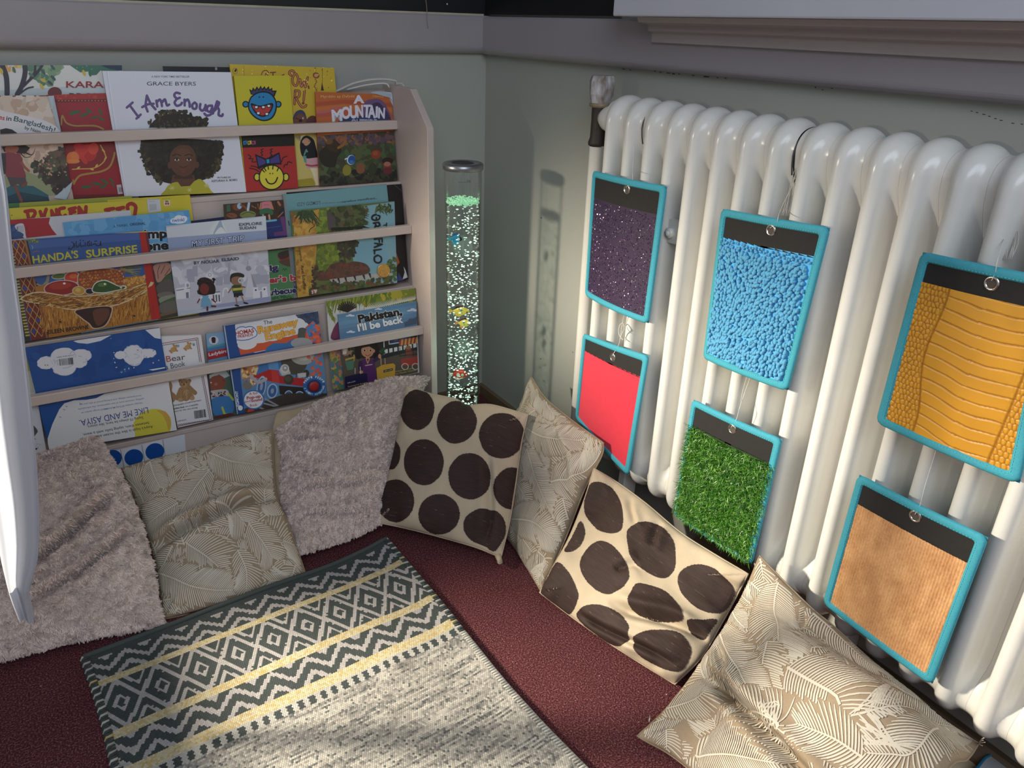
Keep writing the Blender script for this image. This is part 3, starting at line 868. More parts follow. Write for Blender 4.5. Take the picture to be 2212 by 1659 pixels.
A.blob(hair, [(1440, 930), (1400, 1060), (1440, 1160), (1500, 1260), (1600, 1340), (1720, 1370), (1860, 1370), (2000, 1340), (2110, 1280), (2180, 1180), (2210, 1060), (2190, 950), (1800, 920)])
A.dots([hair, h2, h3], [(1400, 940), (1470, 940), (1500, 1180), (1640, 1340), (1600, 1370), (1460, 1260), (1390, 1060)], 90, 10, 26, .5)
A.dots([hair, h2, h3], [(2170, 940), (2215, 950), (2220, 1080), (2180, 1220), (2060, 1330), (2020, 1330), (2120, 1200), (2190, 1060)], 90, 10, 26, .5)
A.dots([(54, 46, 30), (36, 30, 22)], [(1450, 940), (2160, 940), (2150, 1180), (2000, 1320), (1640, 1320), (1480, 1180)], 160, 10, 30, .5)
sk = (98, 62, 44)
A.poly(sk, [(1720, 1280), (1930, 1280), (1950, 1370), (1880, 1400), (1760, 1395), (1700, 1360)])
A.poly((70, 46, 34), [(1740, 1270), (1910, 1270), (1920, 1320), (1730, 1320)])
A.ell(sk, 1688, 1185, 20, 34); A.ell(sk, 1960, 1180, 20, 34)
A.blob(sk, [(1700, 1060), (1780, 990), (1880, 990), (1940, 1060), (1952, 1170), (1920, 1250), (1860, 1290), (1800, 1290), (1730, 1250), (1695, 1170)])
A.blob((108, 70, 50), [(1770, 1030), (1880, 1030), (1890, 1140), (1830, 1200), (1760, 1140)])
for x in (1760, 1880):
    A.ell((200, 190, 180), x, 1130, 24, 11, 0, 14); A.ell((34, 22, 18), x, 1128, 12, 12, 0, 12); A.stroke((40, 26, 20), [(x - 30, 1124), (x, 1112), (x + 30, 1126)], 6, 8)
    A.stroke((46, 32, 24), [(x - 40, 1088), (x, 1074), (x + 36, 1088)], 9, 8)
A.stroke((72, 44, 32), [(1790, 1196), (1822, 1206), (1856, 1196)], 9, 8)
A.ell((128, 66, 54), 1824, 1240, 34, 13, 0, 14); A.stroke((70, 36, 30), [(1788, 1238), (1860, 1238)], 4)
A.blob((180, 174, 52), [(1640, 1440), (1680, 1380), (1760, 1350), (1830, 1385), (1920, 1350), (1990, 1320), (2060, 1380), (2100, 1440), (2120, 1500), (1630, 1500)])
A.poly(sk, [(1770, 1350), (1930, 1345), (1890, 1390), (1800, 1395)])
for (x, y) in [(1712, 1412), (1885, 1430), (2055, 1385), (1990, 1490)]:
    for a in range(6): A.stroke((214, 208, 140), [(x, y), (x + 26 * math.cos(a * 1.05), y + 22 * math.sin(a * 1.05))], 6, 0, False)
A.layer += 1
A.use(440, 100, S)
A.text('PICTURES BY', (136, 1316), (270, 1312), 17, (60, 60, 72), 0.008)
A.text('KETURAH A. BOBO', (80, 1352), (334, 1338), 21, (60, 60, 72), 0.01)
A.stroke((150, 156, 160), [(322, 364), (330, 402)], 14)
A.build('cover_print', th)

th, A = book(1, 0.0265, [(351.5, 143), (560, 146), (596, 412), (396, 420)], 'slim black book behind the large white one, only its top showing', (18, 18, 24), 0.004)
A.use(440, 100, S); A.full((18, 18, 24)); A.ell((150, 152, 160), 124, 223, 12, 16)
A.build('cover_print', th)

th, A = book(1, 0.013, [(495.5, 138.5), (721.5, 146.5), (745, 404), (538, 414)], 'shiny yellow picture book with brown lettering behind two smaller books', (208, 178, 52), 0.008, False, 0.006)
A.use(440, 100, S); A.full((206, 178, 54))
A.ell((60, 50, 40), 313, 245, 26, 30); A.ell((206, 178, 54), 313, 245, 23, 27); A.ell((50, 40, 34), 318, 240, 10, 18, 0.4)
br = (132, 62, 48)
A.stroke(br, [(574, 285), (590, 250), (625, 240), (648, 265)], 9, 10); A.stroke(br, [(612, 292), (618, 270), (642, 290)], 8); A.stroke(br, [(690, 260), (690, 292)], 12); A.stroke(br, [(665, 262), (715, 258)], 12); A.stroke(br, [(780, 290), (800, 280)], 10)
def dbl(pts, n=10):
    A.stroke(br, pts, 24, n); A.stroke((214, 150, 96), pts, 7, n)
dbl([(870, 290), (850, 270), (860, 246), (890, 244), (906, 270)])
dbl([(908, 270), (884, 320), (894, 380), (926, 388), (940, 330), (926, 282), (908, 272)], 20)
dbl([(960, 330), (972, 402), (1000, 350), (1010, 408), (1036, 310)], 16)
A.stroke(br, [(1042, 396), (1046, 418)], 16)
dbl([(910, 440), (906, 510), (904, 576)]); dbl([(908, 446), (950, 446), (948, 500), (912, 512)], 12); dbl([(920, 514), (950, 570), (980, 606), (1016, 596), (1020, 586)], 12)
dbl([(1004, 440), (994, 540)]); A.ell(br, 990, 566, 14)
A.ell((150, 80, 58), 1118, 290, 34, 30, 0.3); A.ell((206, 160, 90), 1118, 290, 18, 16)
for k in range(9): A.ell((150, 90, 54), 1112 + 10 * math.sin(k), 330 + k * 14, 8, 6, 0, 8, False)
A.layer += 1
A.stroke((96, 70, 40), [(1182, 210), (1180, 380)], 3); A.poly((70, 46, 36), [(1166, 440), (1176, 360), (1196, 440)])
A.stroke((150, 120, 44), [(1116, 205), (1116, 250)], 3); A.stroke((150, 120, 44), [(400, 195), (402, 290)], 3)
A.dots([(250, 236, 140), (240, 214, 90)], [(330, 190), (1280, 200), (1280, 430), (860, 440), (850, 280), (330, 280)], 26, 5, 9)
A.dots([(110, 90, 40)], [(1050, 210), (1280, 210), (1280, 430), (1050, 430)], 16, 3, 7)
A.blob((60, 68, 92), [(892, 700), (920, 650), (970, 634), (1010, 670), (1016, 760), (890, 764)]); A.blob((120, 72, 60), [(900, 720), (950, 670), (1000, 690), (1012, 760), (900, 764)])
A.ell((30, 20, 20), 962, 740, 18, 14); A.ell((240, 236, 230), 988, 716, 8, 10); A.ell((20, 20, 20), 990, 716, 4, 6); A.stroke((40, 24, 20), [(915, 716), (945, 726)], 7)
A.blob((96, 52, 52), [(1020, 764), (1040, 710), (1090, 690), (1130, 720), (1130, 764)])
A.poly((206, 188, 110), [(905, 895), (1140, 870), (1160, 1400), (940, 1410)])
A.poly((232, 222, 180), [(905, 900), (960, 885), (975, 970), (1000, 1090), (1080, 1260), (1120, 1390), (1160, 1400), (1150, 1210), (1010, 880)])
A.poly((168, 152, 52), [(925, 1330), (1080, 1310), (1110, 1360), (1100, 1395), (940, 1412)])
A.blob((24, 24, 30), [(960, 960), (985, 905), (1030, 890), (1085, 920), (1110, 980), (1130, 1110), (1060, 1120), (985, 1100), (960, 1030)])
A.blob((196, 150, 120), [(978, 950), (1020, 912), (1062, 950), (1020, 990)]); A.stroke((40, 26, 22), [(985, 968), (1000, 972)], 6); A.ell((30, 24, 24), 1048, 944, 4, 6)
A.poly((206, 160, 166), [(1020, 1120), (1140, 1105), (1140, 1210), (1020, 1216)]); A.stroke((170, 70, 80), [(1020, 1180), (1070, 1190), (1130, 1184)], 18, 8)
A.poly((96, 150, 148), [(985, 1090), (1020, 1090), (1022, 1170), (1000, 1150)]); A.stroke((96, 150, 148), [(1000, 1080), (1020, 1030), (1030, 1050)], 14)
A.build('cover_print', th)

th, A = book(1, 0.000, [(505, 164), (625.5, 163), (644.5, 408.5), (532, 415)], 'square board book with a blue face on yellow and a yellow face on red', (196, 186, 44), 0.010, False)
A.use(440, 100, S); A.full((204, 192, 46))
bk = (24, 24, 30)
A.poly(bk, [(470, 480), (452, 425), (480, 440), (490, 408), (510, 432), (530, 398), (548, 425), (568, 390), (582, 422), (606, 396), (620, 424), (648, 396), (656, 428), (682, 412), (684, 440), (728, 440), (706, 500)])
A.poly((66, 60, 104), [(482, 476), (470, 445), (490, 452), (498, 430), (514, 450), (532, 418), (550, 444), (568, 412), (584, 440), (606, 416), (620, 442), (642, 416), (652, 446), (672, 430), (678, 454), (708, 454), (690, 496)])
for x in (418, 742): A.ell(bk, x, 577, 34, 34); A.ell((36, 128, 184), x, 577, 22, 22)
A.blob(bk, [(440, 590), (470, 500), (560, 450), (660, 460), (722, 540), (724, 640), (680, 720), (600, 746), (520, 720), (460, 660)])
A.blob((40, 134, 190), [(452, 590), (480, 510), (562, 464), (654, 474), (710, 546), (710, 636), (670, 708), (600, 732), (528, 708), (472, 652)])
for x in (554, 594): A.ell((20, 40, 66), x, 505, 8, 8)
A.blob(bk, [(470, 568), (560, 590), (684, 566), (676, 640), (620, 696), (560, 698), (500, 650)])
A.blob((190, 60, 58), [(486, 590), (560, 604), (668, 584), (658, 640), (612, 682), (566, 684), (512, 640)])
for (x, y) in [(524, 604), (594, 604), (648, 592), (544, 664), (628, 672)]: A.poly(bk, [(x - 20, y - 12), (x + 20, y - 12), (x + 18, y + 20), (x - 18, y + 20)]); A.poly((238, 240, 240), [(x - 13, y - 8), (x + 13, y - 8), (x + 11, y + 12), (x - 11, y + 12)])
A.poly((30, 26, 22), [(370, 890), (900, 865), (906, 990), (384, 1010)])
for (x, t, c, b2) in [(394, 'P', (20, 20, 20), (190, 60, 60)), (412, 'A', (20, 30, 50), (58, 134, 190)), (456, 'R', (20, 20, 20), (222, 200, 70)), (498, 'R', (30, 20, 60), (180, 70, 130))]:
    if x > 400:
        A.poly(b2, [(x - 19, 944), (x + 18, 938), (x + 20, 974), (x - 16, 982)]); A.text(t, (x - 10, 974), (x + 10, 972), 26, c, 0.03)
A.poly((176, 48, 46), [(384, 1010), (906, 990), (945, 1425), (425, 1455)])
A.stroke(bk, [(440, 1078), (470, 1100), (450, 1120), (490, 1120), (480, 1150), (520, 1150)], 9, 20)
for x in (580, 672): A.stroke(bk, [(x + 14, 1022), (x - 10, 1030), (x + 8, 1050), (x - 12, 1058), (x + 6, 1082), (x - 8, 1090)], 9, 20)
A.stroke(bk, [(830, 1094), (790, 1110), (776, 1150)], 9, 8); A.stroke(bk, [(878, 1160), (840, 1150), (830, 1180), (810, 1176), (796, 1206)], 9, 14)
A.stroke(bk, [(470, 1190), (520, 1200), (560, 1225)], 9, 8); A.stroke(bk, [(456, 1214), (510, 1224), (550, 1248)], 9, 8)
for x in (530, 818): A.ell(bk, x, 1302, 34, 42); A.ell((214, 204, 70), x, 1302, 23, 31)
A.ell(bk, 674, 1304, 128, 128, 0, 32); A.ell((222, 208, 66), 674, 1304, 116, 116, 0, 32)
for (x0, y0, x1, y1) in [(575, 1222, 604, 1252), (600, 1206, 618, 1240), (640, 1196, 644, 1224), (690, 1190, 686, 1222), (746, 1206, 730, 1240)]: A.stroke(bk, [(x0, y0), (x1, y1)], 11, 0, False)
A.layer += 1
A.poly(bk, [(510, 1072), (620, 1118), (752, 1054), (776, 1176), (668, 1180), (540, 1220)]); A.poly((74, 62, 130), [(526, 1092), (612, 1132), (616, 1166), (546, 1196)]); A.poly((74, 62, 130), [(660, 1124), (744, 1074), (760, 1158), (664, 1166)])
A.poly(bk, [(612, 1116), (660, 1112), (664, 1172), (620, 1176)]); A.poly((46, 150, 200), [(622, 1126), (652, 1122), (654, 1162), (628, 1166)])
for x in (660, 686): A.ell(bk, x, 1266, 6, 7)
A.stroke(bk, [(618, 1320), (640, 1358), (676, 1370), (712, 1352), (734, 1306)], 13, 14)
A.build('cover_print', th)

th, A = book(1, 0.000, [(681, 198), (861, 204), (858, 391), (690, 402.5)], 'orange picture book titled A Mountain with torn white corner at the right end', (190, 100, 52), 0.006)
A.use(440, 100, S); A.full((190, 104, 54))
for (y, c) in [(540, (176, 86, 56)), (590, (196, 116, 60)), (650, (184, 90, 70))]: A.poly(c, [(1100, y + 20), (1400, y - 10), (1960, y + 30), (1960, y + 70), (1400, y + 30), (1100, y + 60)])
A.stroke((192, 100, 110), [(1140, 660), (1230, 650), (1290, 620), (1360, 610)], 22, 10)
A.blob((112, 84, 122), [(1580, 720), (1600, 560), (1680, 525), (1760, 530), (1820, 600), (1850, 740), (1600, 780)])
A.blob((66, 56, 92), [(1560, 740), (1660, 590), (1740, 560), (1800, 620), (1850, 700), (1850, 790), (1400, 790), (1450, 720)])
A.poly((60, 66, 100), [(1400, 700), (1800, 680), (1860, 790), (1280, 790)])
wt = (224, 222, 234)
A.text('A', (1500, 566), (1590, 562), 78, wt, 0.05)
for (t, x0, y0, x1, y1, h) in [('M', 1285, 743, 1375, 736, 112), ('O', 1377, 718, 1458, 715, 116), ('U', 1462, 712, 1525, 709, 122), ('N', 1529, 705, 1586, 702, 120), ('T', 0, 0, 0, 0, 0), ('A', 1640, 708, 1705, 708, 124), ('I', 0, 0, 0, 0, 0), ('N', 1740, 712, 1798, 714, 102)]:
    if t == 'I': A.poly(wt, [(1713, 598), (1736, 597), (1733, 710), (1710, 710)])
    elif t == 'T': A.poly(wt, [(1590, 582), (1664, 580), (1663, 602), (1638, 603), (1633, 709), (1609, 709), (1614, 604), (1591, 604)])
    else: A.text(t, (x0, y0), (x1, y1), h, wt, 0.045)
A.text('OUTSIDE', (1470, 790), (1720, 790), 66, (170, 176, 206), 0.04)
A.text('Myrddin ap Dafydd', (1166, 512), (1500, 508), 26, (226, 190, 130), 0.0)
A.text('Hanna', (1684, 506), (1790, 510), 26, (220, 166, 100), 0.0)
A.poly((72, 64, 50), [(1120, 890), (1930, 840), (1930, 1345), (1145, 1400)])
A.dots([(110, 82, 84), (92, 74, 88), (150, 92, 62), (124, 96, 60), (84, 76, 92)], [(1130, 900), (1930, 850), (1925, 990), (1400, 1000), (1140, 1010)], 130, 12, 34)
A.dots([(74, 96, 62), (62, 84, 54), (88, 92, 56), (66, 70, 44)], [(1380, 1000), (1920, 980), (1920, 1250), (1160, 1290), (1160, 1200)], 120, 18, 50)
A.dots([(40, 44, 34), (34, 36, 30), (56, 60, 38)], [(1145, 1260), (1920, 1220), (1920, 1345), (1150, 1390)], 90, 14, 40)
A.blob((44, 40, 28), [(1160, 1040), (1240, 980), (1340, 960), (1370, 1040), (1330, 1110), (1300, 1200), (1200, 1190), (1150, 1110)]); A.blob((64, 48, 30), [(1210, 950), (1300, 930), (1350, 980), (1330, 1050), (1240, 1030)])
A.stroke((150, 100, 50), [(1340, 1010), (1390, 980), (1410, 940)], 26, 8); A.ell((112, 80, 46), 1246, 946, 40, 30); A.stroke((160, 110, 60), [(1190, 900), (1220, 940)], 18)
A.ell((190, 210, 230), 1466, 1130, 42, 50, 0.2); A.ell((40, 84, 152), 1472, 1130, 36, 44, 0.2); A.ell((70, 120, 180), 1470, 1150, 20, 16); A.stroke((226, 230, 230), [(1406, 1124), (1428, 1116)], 12)
A.ell((140, 62, 40), 1714, 1076, 50, 46); A.ell((160, 84, 46), 1708, 1066, 26, 22)
for (x, y, c) in [(1424, 1218, (140, 132, 52)), (1560, 1200, (130, 84, 56)), (1826, 1160, (120, 66, 60)), (1680, 1200, (52, 60, 40))]: A.blob(c, [(x - 40, y), (x - 10, y - 40), (x + 34, y - 20), (x + 40, y + 40), (x, y + 70), (x - 36, y + 50)])
A.ell((50, 34, 30), 1830, 1140, 56, 34); A.ell((168, 112, 92), 1826, 1172, 34, 24); A.ell((104, 46, 46), 1830, 1240, 44, 36)
A.build('cover_print', th)
pc = lambda x, y: (440 + x / S, 100 + y / S)
curl(A, th, [pc(1650, 458), pc(1740, 446), pc(1860, 460), pc(1946, 480), pc(1936, 545), pc(1850, 512)], [0.001, 0.005, 0.007, 0.008, 0.006, 0.001], (176, 182, 192))
curl(A, th, [pc(1842, 514), pc(1950, 548), pc(1918, 594)], [0.0015, 0.008, 0.002], (220, 222, 234))
# ================================================= row 2
th, A = book(2, 0.0213, [(-20, 442), (284, 423), (320, 690), (30, 740)], 'lime green picture book at the back of the middle row, only its top edge showing', (150, 156, 52), 0.003)
A.use(0, 400, S); A.full((158, 164, 56)); A.poly((60, 118, 70), [(78, 180), (192, 172), (194, 225), (84, 232)]); A.build('cover_print', th)

th, A = book(2, 0.0180, [(232, 432), (410, 420.5), (444, 676), (280, 700)], 'yellow book with a white sticker, behind the pale blue book', (206, 190, 50), 0.0022, False, 0.008)
A.use(0, 400, S); A.full((208, 192, 52))
A.poly((206, 210, 216), [(1462, 140), (1590, 134), (1604, 260), (1472, 275)])
A.text('Illustrated', (1476, 150), (1584, 142), 9, (90, 90, 100)); A.text('scan me', (1482, 168), (1540, 164), 9, (90, 90, 100))
A.poly((184, 188, 194), [(1486, 190), (1556, 184), (1560, 246), (1490, 254)])
A.text('Activities inside', (1612, 138), (1698, 136), 7, (60, 50, 30)); A.poly((222, 216, 212), [(1630, 156), (1690, 150), (1694, 200), (1636, 206)]); A.ell((70, 140, 60), 1660, 162, 20, 8); A.ell((190, 40, 60), 1652, 184, 10, 12); A.ell((190, 40, 60), 1674, 184, 10, 12)
A.build('cover_print', th)

th, A = book(2, 0.0135, [(19.5, 450), (316, 431), (350, 690), (66, 738)], 'yellow book with red hand drawn capitals above the fruit tray book', (208, 192, 54), 0.0033, False, 0.006)
A.use(0, 400, S); A.full((210, 194, 56)); rd = (164, 42, 38)
def rs(pts, n=12, w=36): A.stroke(rd, pts, w, n)
rs([(270, 260), (285, 330)], 2); rs([(250, 262), (330, 252), (350, 280), (320, 330), (300, 350)])
rs([(400, 262), (420, 320)], 3); rs([(460, 240), (440, 300), (430, 350)], 3)
rs([(520, 340), (512, 250)], 3, 30); rs([(512, 250), (560, 340)], 2, 30); rs([(566, 340), (560, 240)], 3, 30)
rs([(640, 226), (590, 240), (590, 290), (620, 320), (650, 300)])
rs([(700, 240), (706, 320)], 3); rs([(690, 240), (750, 226)], 2); rs([(700, 272), (745, 264)], 2); rs([(706, 318), (760, 308)], 2)
rs([(790, 320), (786, 220)], 3); rs([(786, 220), (840, 300)], 2); rs([(850, 300), (856, 215)], 3)
rs([(1050, 246), (1130, 232)], 3); rs([(1080, 250), (1086, 320)], 3); rs([(1162, 236), (1230, 222)], 3); rs([(1190, 240), (1194, 310)], 3)
rs([(1272, 240), (1270, 200), (1310, 182), (1350, 210), (1346, 260), (1340, 300)])
A.ell((60, 50, 30), 118, 300, 5)
A.build('cover_print', th)

th, A = book(2, 0.0093, [(-10, 478), (282, 454), (312, 690), (30, 742)], 'white book with a red panel and blue wave picture, left in the middle row', (198, 202, 212), 0.003)
A.use(0, 400, S); A.full((200, 204, 214))
A.poly((168, 40, 48), [(-60, 350), (498, 322), (486, 380), (520, 440), (566, 495), (-60, 560)])
A.poly((40, 62, 110), [(-60, 402), (232, 384), (262, 520), (-60, 560)])
A.dots([(60, 92, 150), (44, 74, 130), (86, 120, 170)], [(60, 420), (160, 400), (250, 480), (250, 520), (70, 535)], 16, 16, 46)
A.blob((206, 210, 220), [(150, 400), (232, 386), (256, 500), (262, 524), (236, 524), (206, 470), (170, 450)])
A.ell((48, 78, 132), 170, 496, 66, 32)
for k in range(5): A.stroke((90, 96, 110), [(184 + 2 * k, 410 + k * 14), (240, 404 + k * 14)], 3, 0, False)
A.layer += 1
for k in range(5): A.poly((46, 44, 54), [(166, 415 + k * 9), (182, 413 + k * 9), (182, 418 + k * 9), (166, 420 + k * 9)], False)
A.text('BEE', (270, 448), (276, 424), 14, (116, 30, 34)); A.text('SEA', (284, 490), (292, 460), 14, (116, 30, 34))
A.build('cover_print', th)

th, A = book(2, 0.0048, [(135.5, 481), (408, 453.5), (445, 672), (176, 720)], 'pale blue book with cloud logo and thick black lettering behind the fruit tray book', (96, 162, 214), 0.0033, False, 0.008)
A.use(0, 400, S); A.full((98, 164, 214))
A.dots([(112, 174, 220), (90, 156, 208)], [(640, 380), (1860, 270), (1860, 400), (650, 480)], 40, 30, 90)
for (x, y, rx, ry) in [(1730, 355, 36, 26), (1780, 340, 50, 42), (1830, 335, 34, 30), (1790, 365, 60, 18)]: A.ell((226, 230, 238), x, y, rx, ry, -0.1, 20, False)
A.layer += 1
A.text('twinkl', (1714, 368), (1834, 358), 36, (50, 112, 186), 0.015)
A.text('A TWINKL', (1130, 424), (1276, 408), 26, (40, 54, 70), 0.006); A.text('ORIGINAL', (1294, 404), (1448, 392), 26, (24, 36, 50), 0.02)
for (t, x0, y0, x1, y1) in [('imp', 1440, 530, 1658, 520), ('one', 1440, 650, 1672, 636)]: A.text(t, (x0, y0), (x1, y1), 92, (22, 22, 26), 0.045, 0, (226, 230, 232), 0.035)
# lower picture: hand over grey rocks
A.poly((56, 62, 56), [(1490, 790), (1760, 750), (1790, 1320), (1580, 1360)])
A.blob((178, 132, 116), [(1530, 800), (1640, 770), (1700, 790), (1700, 860), (1650, 900), (1600, 960), (1560, 960), (1540, 880)])
for pts in [[(1590, 800), (1570, 860), (1575, 930)], [(1640, 800), (1600, 880)], [(1690, 830), (1640, 900)]]: A.stroke((84, 56, 50), pts, 6, 8)
A.poly((66, 92, 62), [(1650, 900), (1700, 880), (1710, 930), (1600, 980)])
A.blob((92, 86, 82), [(1555, 1010), (1640, 940), (1720, 950), (1730, 1060), (1600, 1080), (1560, 1060)]); A.blob((116, 108, 100), [(1570, 1080), (1680, 1060), (1740, 1090), (1700, 1130), (1590, 1120)])
A.blob((136, 142, 124), [(1590, 1120), (1740, 1090), (1740, 1160), (1640, 1190), (1590, 1170)]); A.blob((72, 96, 66), [(1600, 1170), (1740, 1110), (1745, 1150), (1620, 1200)]); A.blob((104, 98, 92), [(1590, 1190), (1750, 1150), (1760, 1240), (1600, 1270)])
A.poly((110, 92, 66), [(1590, 1280), (1770, 1240), (1775, 1262), (1595, 1310)])
A.build('cover_print', th)

th, A = book(2, 0.000, [(-2, 522), (318.5, 498.5), (347, 688), (36, 742)], 'picture book with a straw tray of fruit and yellow title on blue', (52, 84, 146), 0.0035)
A.use(0, 400, S); A.full((56, 88, 150))
A.poly((70, 100, 164), [(250, 560), (1400, 470), (1410, 540), (260, 640)])
A.poly((198, 178, 128), [(60, 540), (1240, 456), (1460, 450), (1470, 470), (900, 486), (60, 556)])
A.poly((112, 34, 40), [(0, 540), (80, 536), (240, 1530), (0, 1580)])
A.poly((60, 54, 44), [(66, 552), (112, 549), (316, 1600), (264, 1610)])
for k in range(32):
    t = k / 32; x = 72 + t * 186; y = 562 + t * 958
    A.poly((186, 172, 84), [(x, y), (x + 42, y - 5), (x + 45, y + 10), (x + 3, y + 15)], False)
A.layer += 1
A.poly((112, 44, 36), [(112, 549), (240, 540), (478, 1580), (324, 1590)])
A.poly((150, 104, 60), [(236, 541), (258, 540), (494, 1576), (474, 1582)]); A.poly((46, 34, 34), [(258, 540), (272, 540), (508, 1574), (492, 1577)])
def qd(u, v): return (112 + u * 124 + v * (198 + u * 20), 549 - u * 8 + v * 963)
for r in range(9):
    for c in range(2):
        u0, u1 = (0.04, 0.5) if c == 0 else (0.5, 0.96); v0 = r / 9.0; v1 = (r + 1) / 9.0; vm = (v0 + v1) / 2; um = (u0 + u1) / 2
        cl_ = (50, 72, 150) if (r + c) % 2 == 0 else (120, 46, 40)
        A.poly(cl_, [qd(um, v0 + .03), qd(u1 - 0.06, vm), qd(um, v1 - .03), qd(u0 + 0.06, vm)], False)
        for a, b in [((um, v0), (u1, vm)), ((u1, vm), (um, v1)), ((um, v1), (u0, vm)), ((u0, vm), (um, v0))]: A.stroke((196, 158, 84), [qd(*a), qd(*b)], 6, 0, False)
A.layer += 1
A.dots([(110, 130, 60), (150, 150, 60), (80, 110, 60)], [(250, 540), (380, 535), (380, 570), (280, 590)], 22, 6, 16)
A.stroke((170, 90, 70), [(330, 670), (360, 655), (390, 660)], 6, 6); A.stroke((150, 170, 200), [(316, 600), (326, 620), (320, 634)], 6, 6)
yl = (196, 188, 74)
A.text("HANDA'S", (332, 780), (780, 722), 78, yl, 0.028, 0, (36, 54, 100), 0.02)
A.text('SURPRISE', (864, 722), (1366, 668), 78, yl, 0.028, 0, (36, 54, 100), 0.02)
dk = (26, 34, 54)
for pts in [[(690, 620), (680, 636), (720, 626), (734, 590), (726, 572)], [(744, 582), (742, 622)], [(758, 560), (764, 616), (790, 600), (786, 586)], [(800, 570), (806, 610), (836, 600)], [(846, 570), (852, 606)], [(872, 566), (870, 600), (900, 598), (880, 570), (892, 556)], [(906, 566), (912, 604)], [(924, 590), (950, 582), (962, 600), (990, 600), (1002, 570)], [(1000, 560), (1006, 604)]]:
    A.stroke(dk, pts, 9, 10)
for (x, y) in [(715, 566), (800, 548), (830, 552), (946, 560), (960, 556), (706, 640)]: A.ell(dk, x, y, 6)
# the lower picture: wheat, tray and fruit
A.poly((58, 92, 156), [(330, 920), (1440, 790), (1460, 960), (400, 1010)])
A.stroke((150, 142, 120), [(480, 905), (470, 960), (455, 1010)], 30, 6); A.stroke((150, 142, 120), [(470, 950), (420, 1000), (370, 985)], 16, 6)
A.poly((172, 116, 46), [(350, 1010), (450, 990), (1400, 900), (1470, 960), (1560, 1320), (1590, 1400), (500, 1600), (480, 1490)])
for k in range(420):
    x = random.uniform(400, 1540); y = random.uniform(1180, 1440) - (x - 900) * 0.13; L_ = random.uniform(50, 150); a = random.uniform(-0.28, 0.28)
    A.stroke(random.choice([(196, 142, 58), (150, 92, 40), (206, 160, 84), (128, 74, 36), (184, 122, 48)]), [(x, y), (x + L_ * math.sin(a), y - L_ * math.cos(a) * 0.8)], random.uniform(5, 10), 0, False)
    if k % 14 == 0: A.layer += 1
A.layer += 1
A.dots([(206, 150, 74), (216, 168, 96)], [(1240, 940), (1440, 900), (1460, 960), (1250, 1000)], 30, 10, 22)
for k in range(26):
    a = random.uniform(-0.2, 1.0); x0, y0 = 1180, 830; A.stroke(random.choice([(110, 116, 84), (140, 140, 104), (84, 92, 66)]), [(x0 + random.uniform(0, 60), y0 + random.uniform(-10, 30)), (x0 + 230 * math.cos(a * .7), y0 - 30 + 150 * math.sin(a))], 10, 0, False, 0.7)
A.layer += 1
for (x, y, rx, ry, c) in [(590, 905, 70, 24, (96, 124, 62)), (720, 920, 76, 56, (200, 74, 50))]: A.ell((200, 196, 190), x, y, rx + 8, ry + 8, -0.1); A.ell(c, x, y, rx, ry, -0.1)
A.ell((214, 110, 60), 730, 905, 40, 24, -0.1)
A.blob((200, 190, 176), [(770, 960), (790, 870), (940, 830), (1130, 830), (1220, 880), (1236, 980), (1180, 1020), (960, 1050), (800, 1020)])
A.blob((140, 74, 38), [(778, 960), (798, 880), (940, 838), (1130, 838), (1212, 886), (1228, 976), (1180, 1012), (960, 1042), (806, 1014)])
for r in range(6):
    for c in range(12):
        A.ell(random.choice([(176, 98, 44), (196, 120, 56), (160, 84, 40)]), 800 + c * 38 + (r % 2) * 18, 880 + r * 30 - c * 4, 17, 12, -0.2, 8, False)
A.layer += 1
A.dots([(222, 160, 90)], [(810, 880), (1200, 850), (1210, 980), (840, 1010)], 36, 4, 7)
A.ell((206, 190, 184), 612, 1022, 178, 78, -0.08); A.ell((146, 40, 36), 612, 1022, 168, 70, -0.08, 30); A.ell((172, 60, 46), 600, 1000, 110, 36, -0.08, 24); A.ell((236, 226, 220), 640, 978, 14, 10)
A.ell((206, 196, 170), 784, 1050, 66, 46); A.ell((196, 150, 66), 784, 1050, 58, 40); A.ell((214, 180, 100), 776, 1042, 26, 20)
A.ell((200, 190, 190), 894, 1056, 48, 32); A.ell((44, 34, 48), 894, 1056, 41, 26)
A.blob((214, 220, 206), [(912, 1040), (950, 970), (1040, 942), (1120, 970), (1180, 1000), (1250, 1000), (1254, 1030), (1160, 1052), (1040, 1076), (940, 1070)])
A.blob((56, 86, 44), [(922, 1038), (956, 976), (1040, 952), (1112, 978), (1180, 1008), (1240, 1008), (1242, 1026), (1156, 1044), (1040, 1066), (946, 1062)]); A.ell((92, 124, 64), 1020, 990, 48, 20, -0.1); A.ell((220, 230, 210), 1044, 984, 12, 10); A.ell((210, 224, 200), 1204, 1020, 12, 8)
A.blob((214, 196, 160), [(200, 1130), (280, 1080), (420, 1060), (700, 1100), (950, 1090), (1220, 1050), (1400, 990), (1520, 960), (1530, 985), (1440, 1070), (1240, 1170), (1000, 1230), (700, 1240), (440, 1190), (260, 1160)], 60)
A.blob((150, 98, 44), [(220, 1130), (290, 1090), (420, 1072), (700, 1110), (950, 1100), (1220, 1060), (1400, 1000), (1500, 975), (1430, 1060), (1236, 1158), (1000, 1218), (700, 1228), (440, 1180), (270, 1152)], 60)
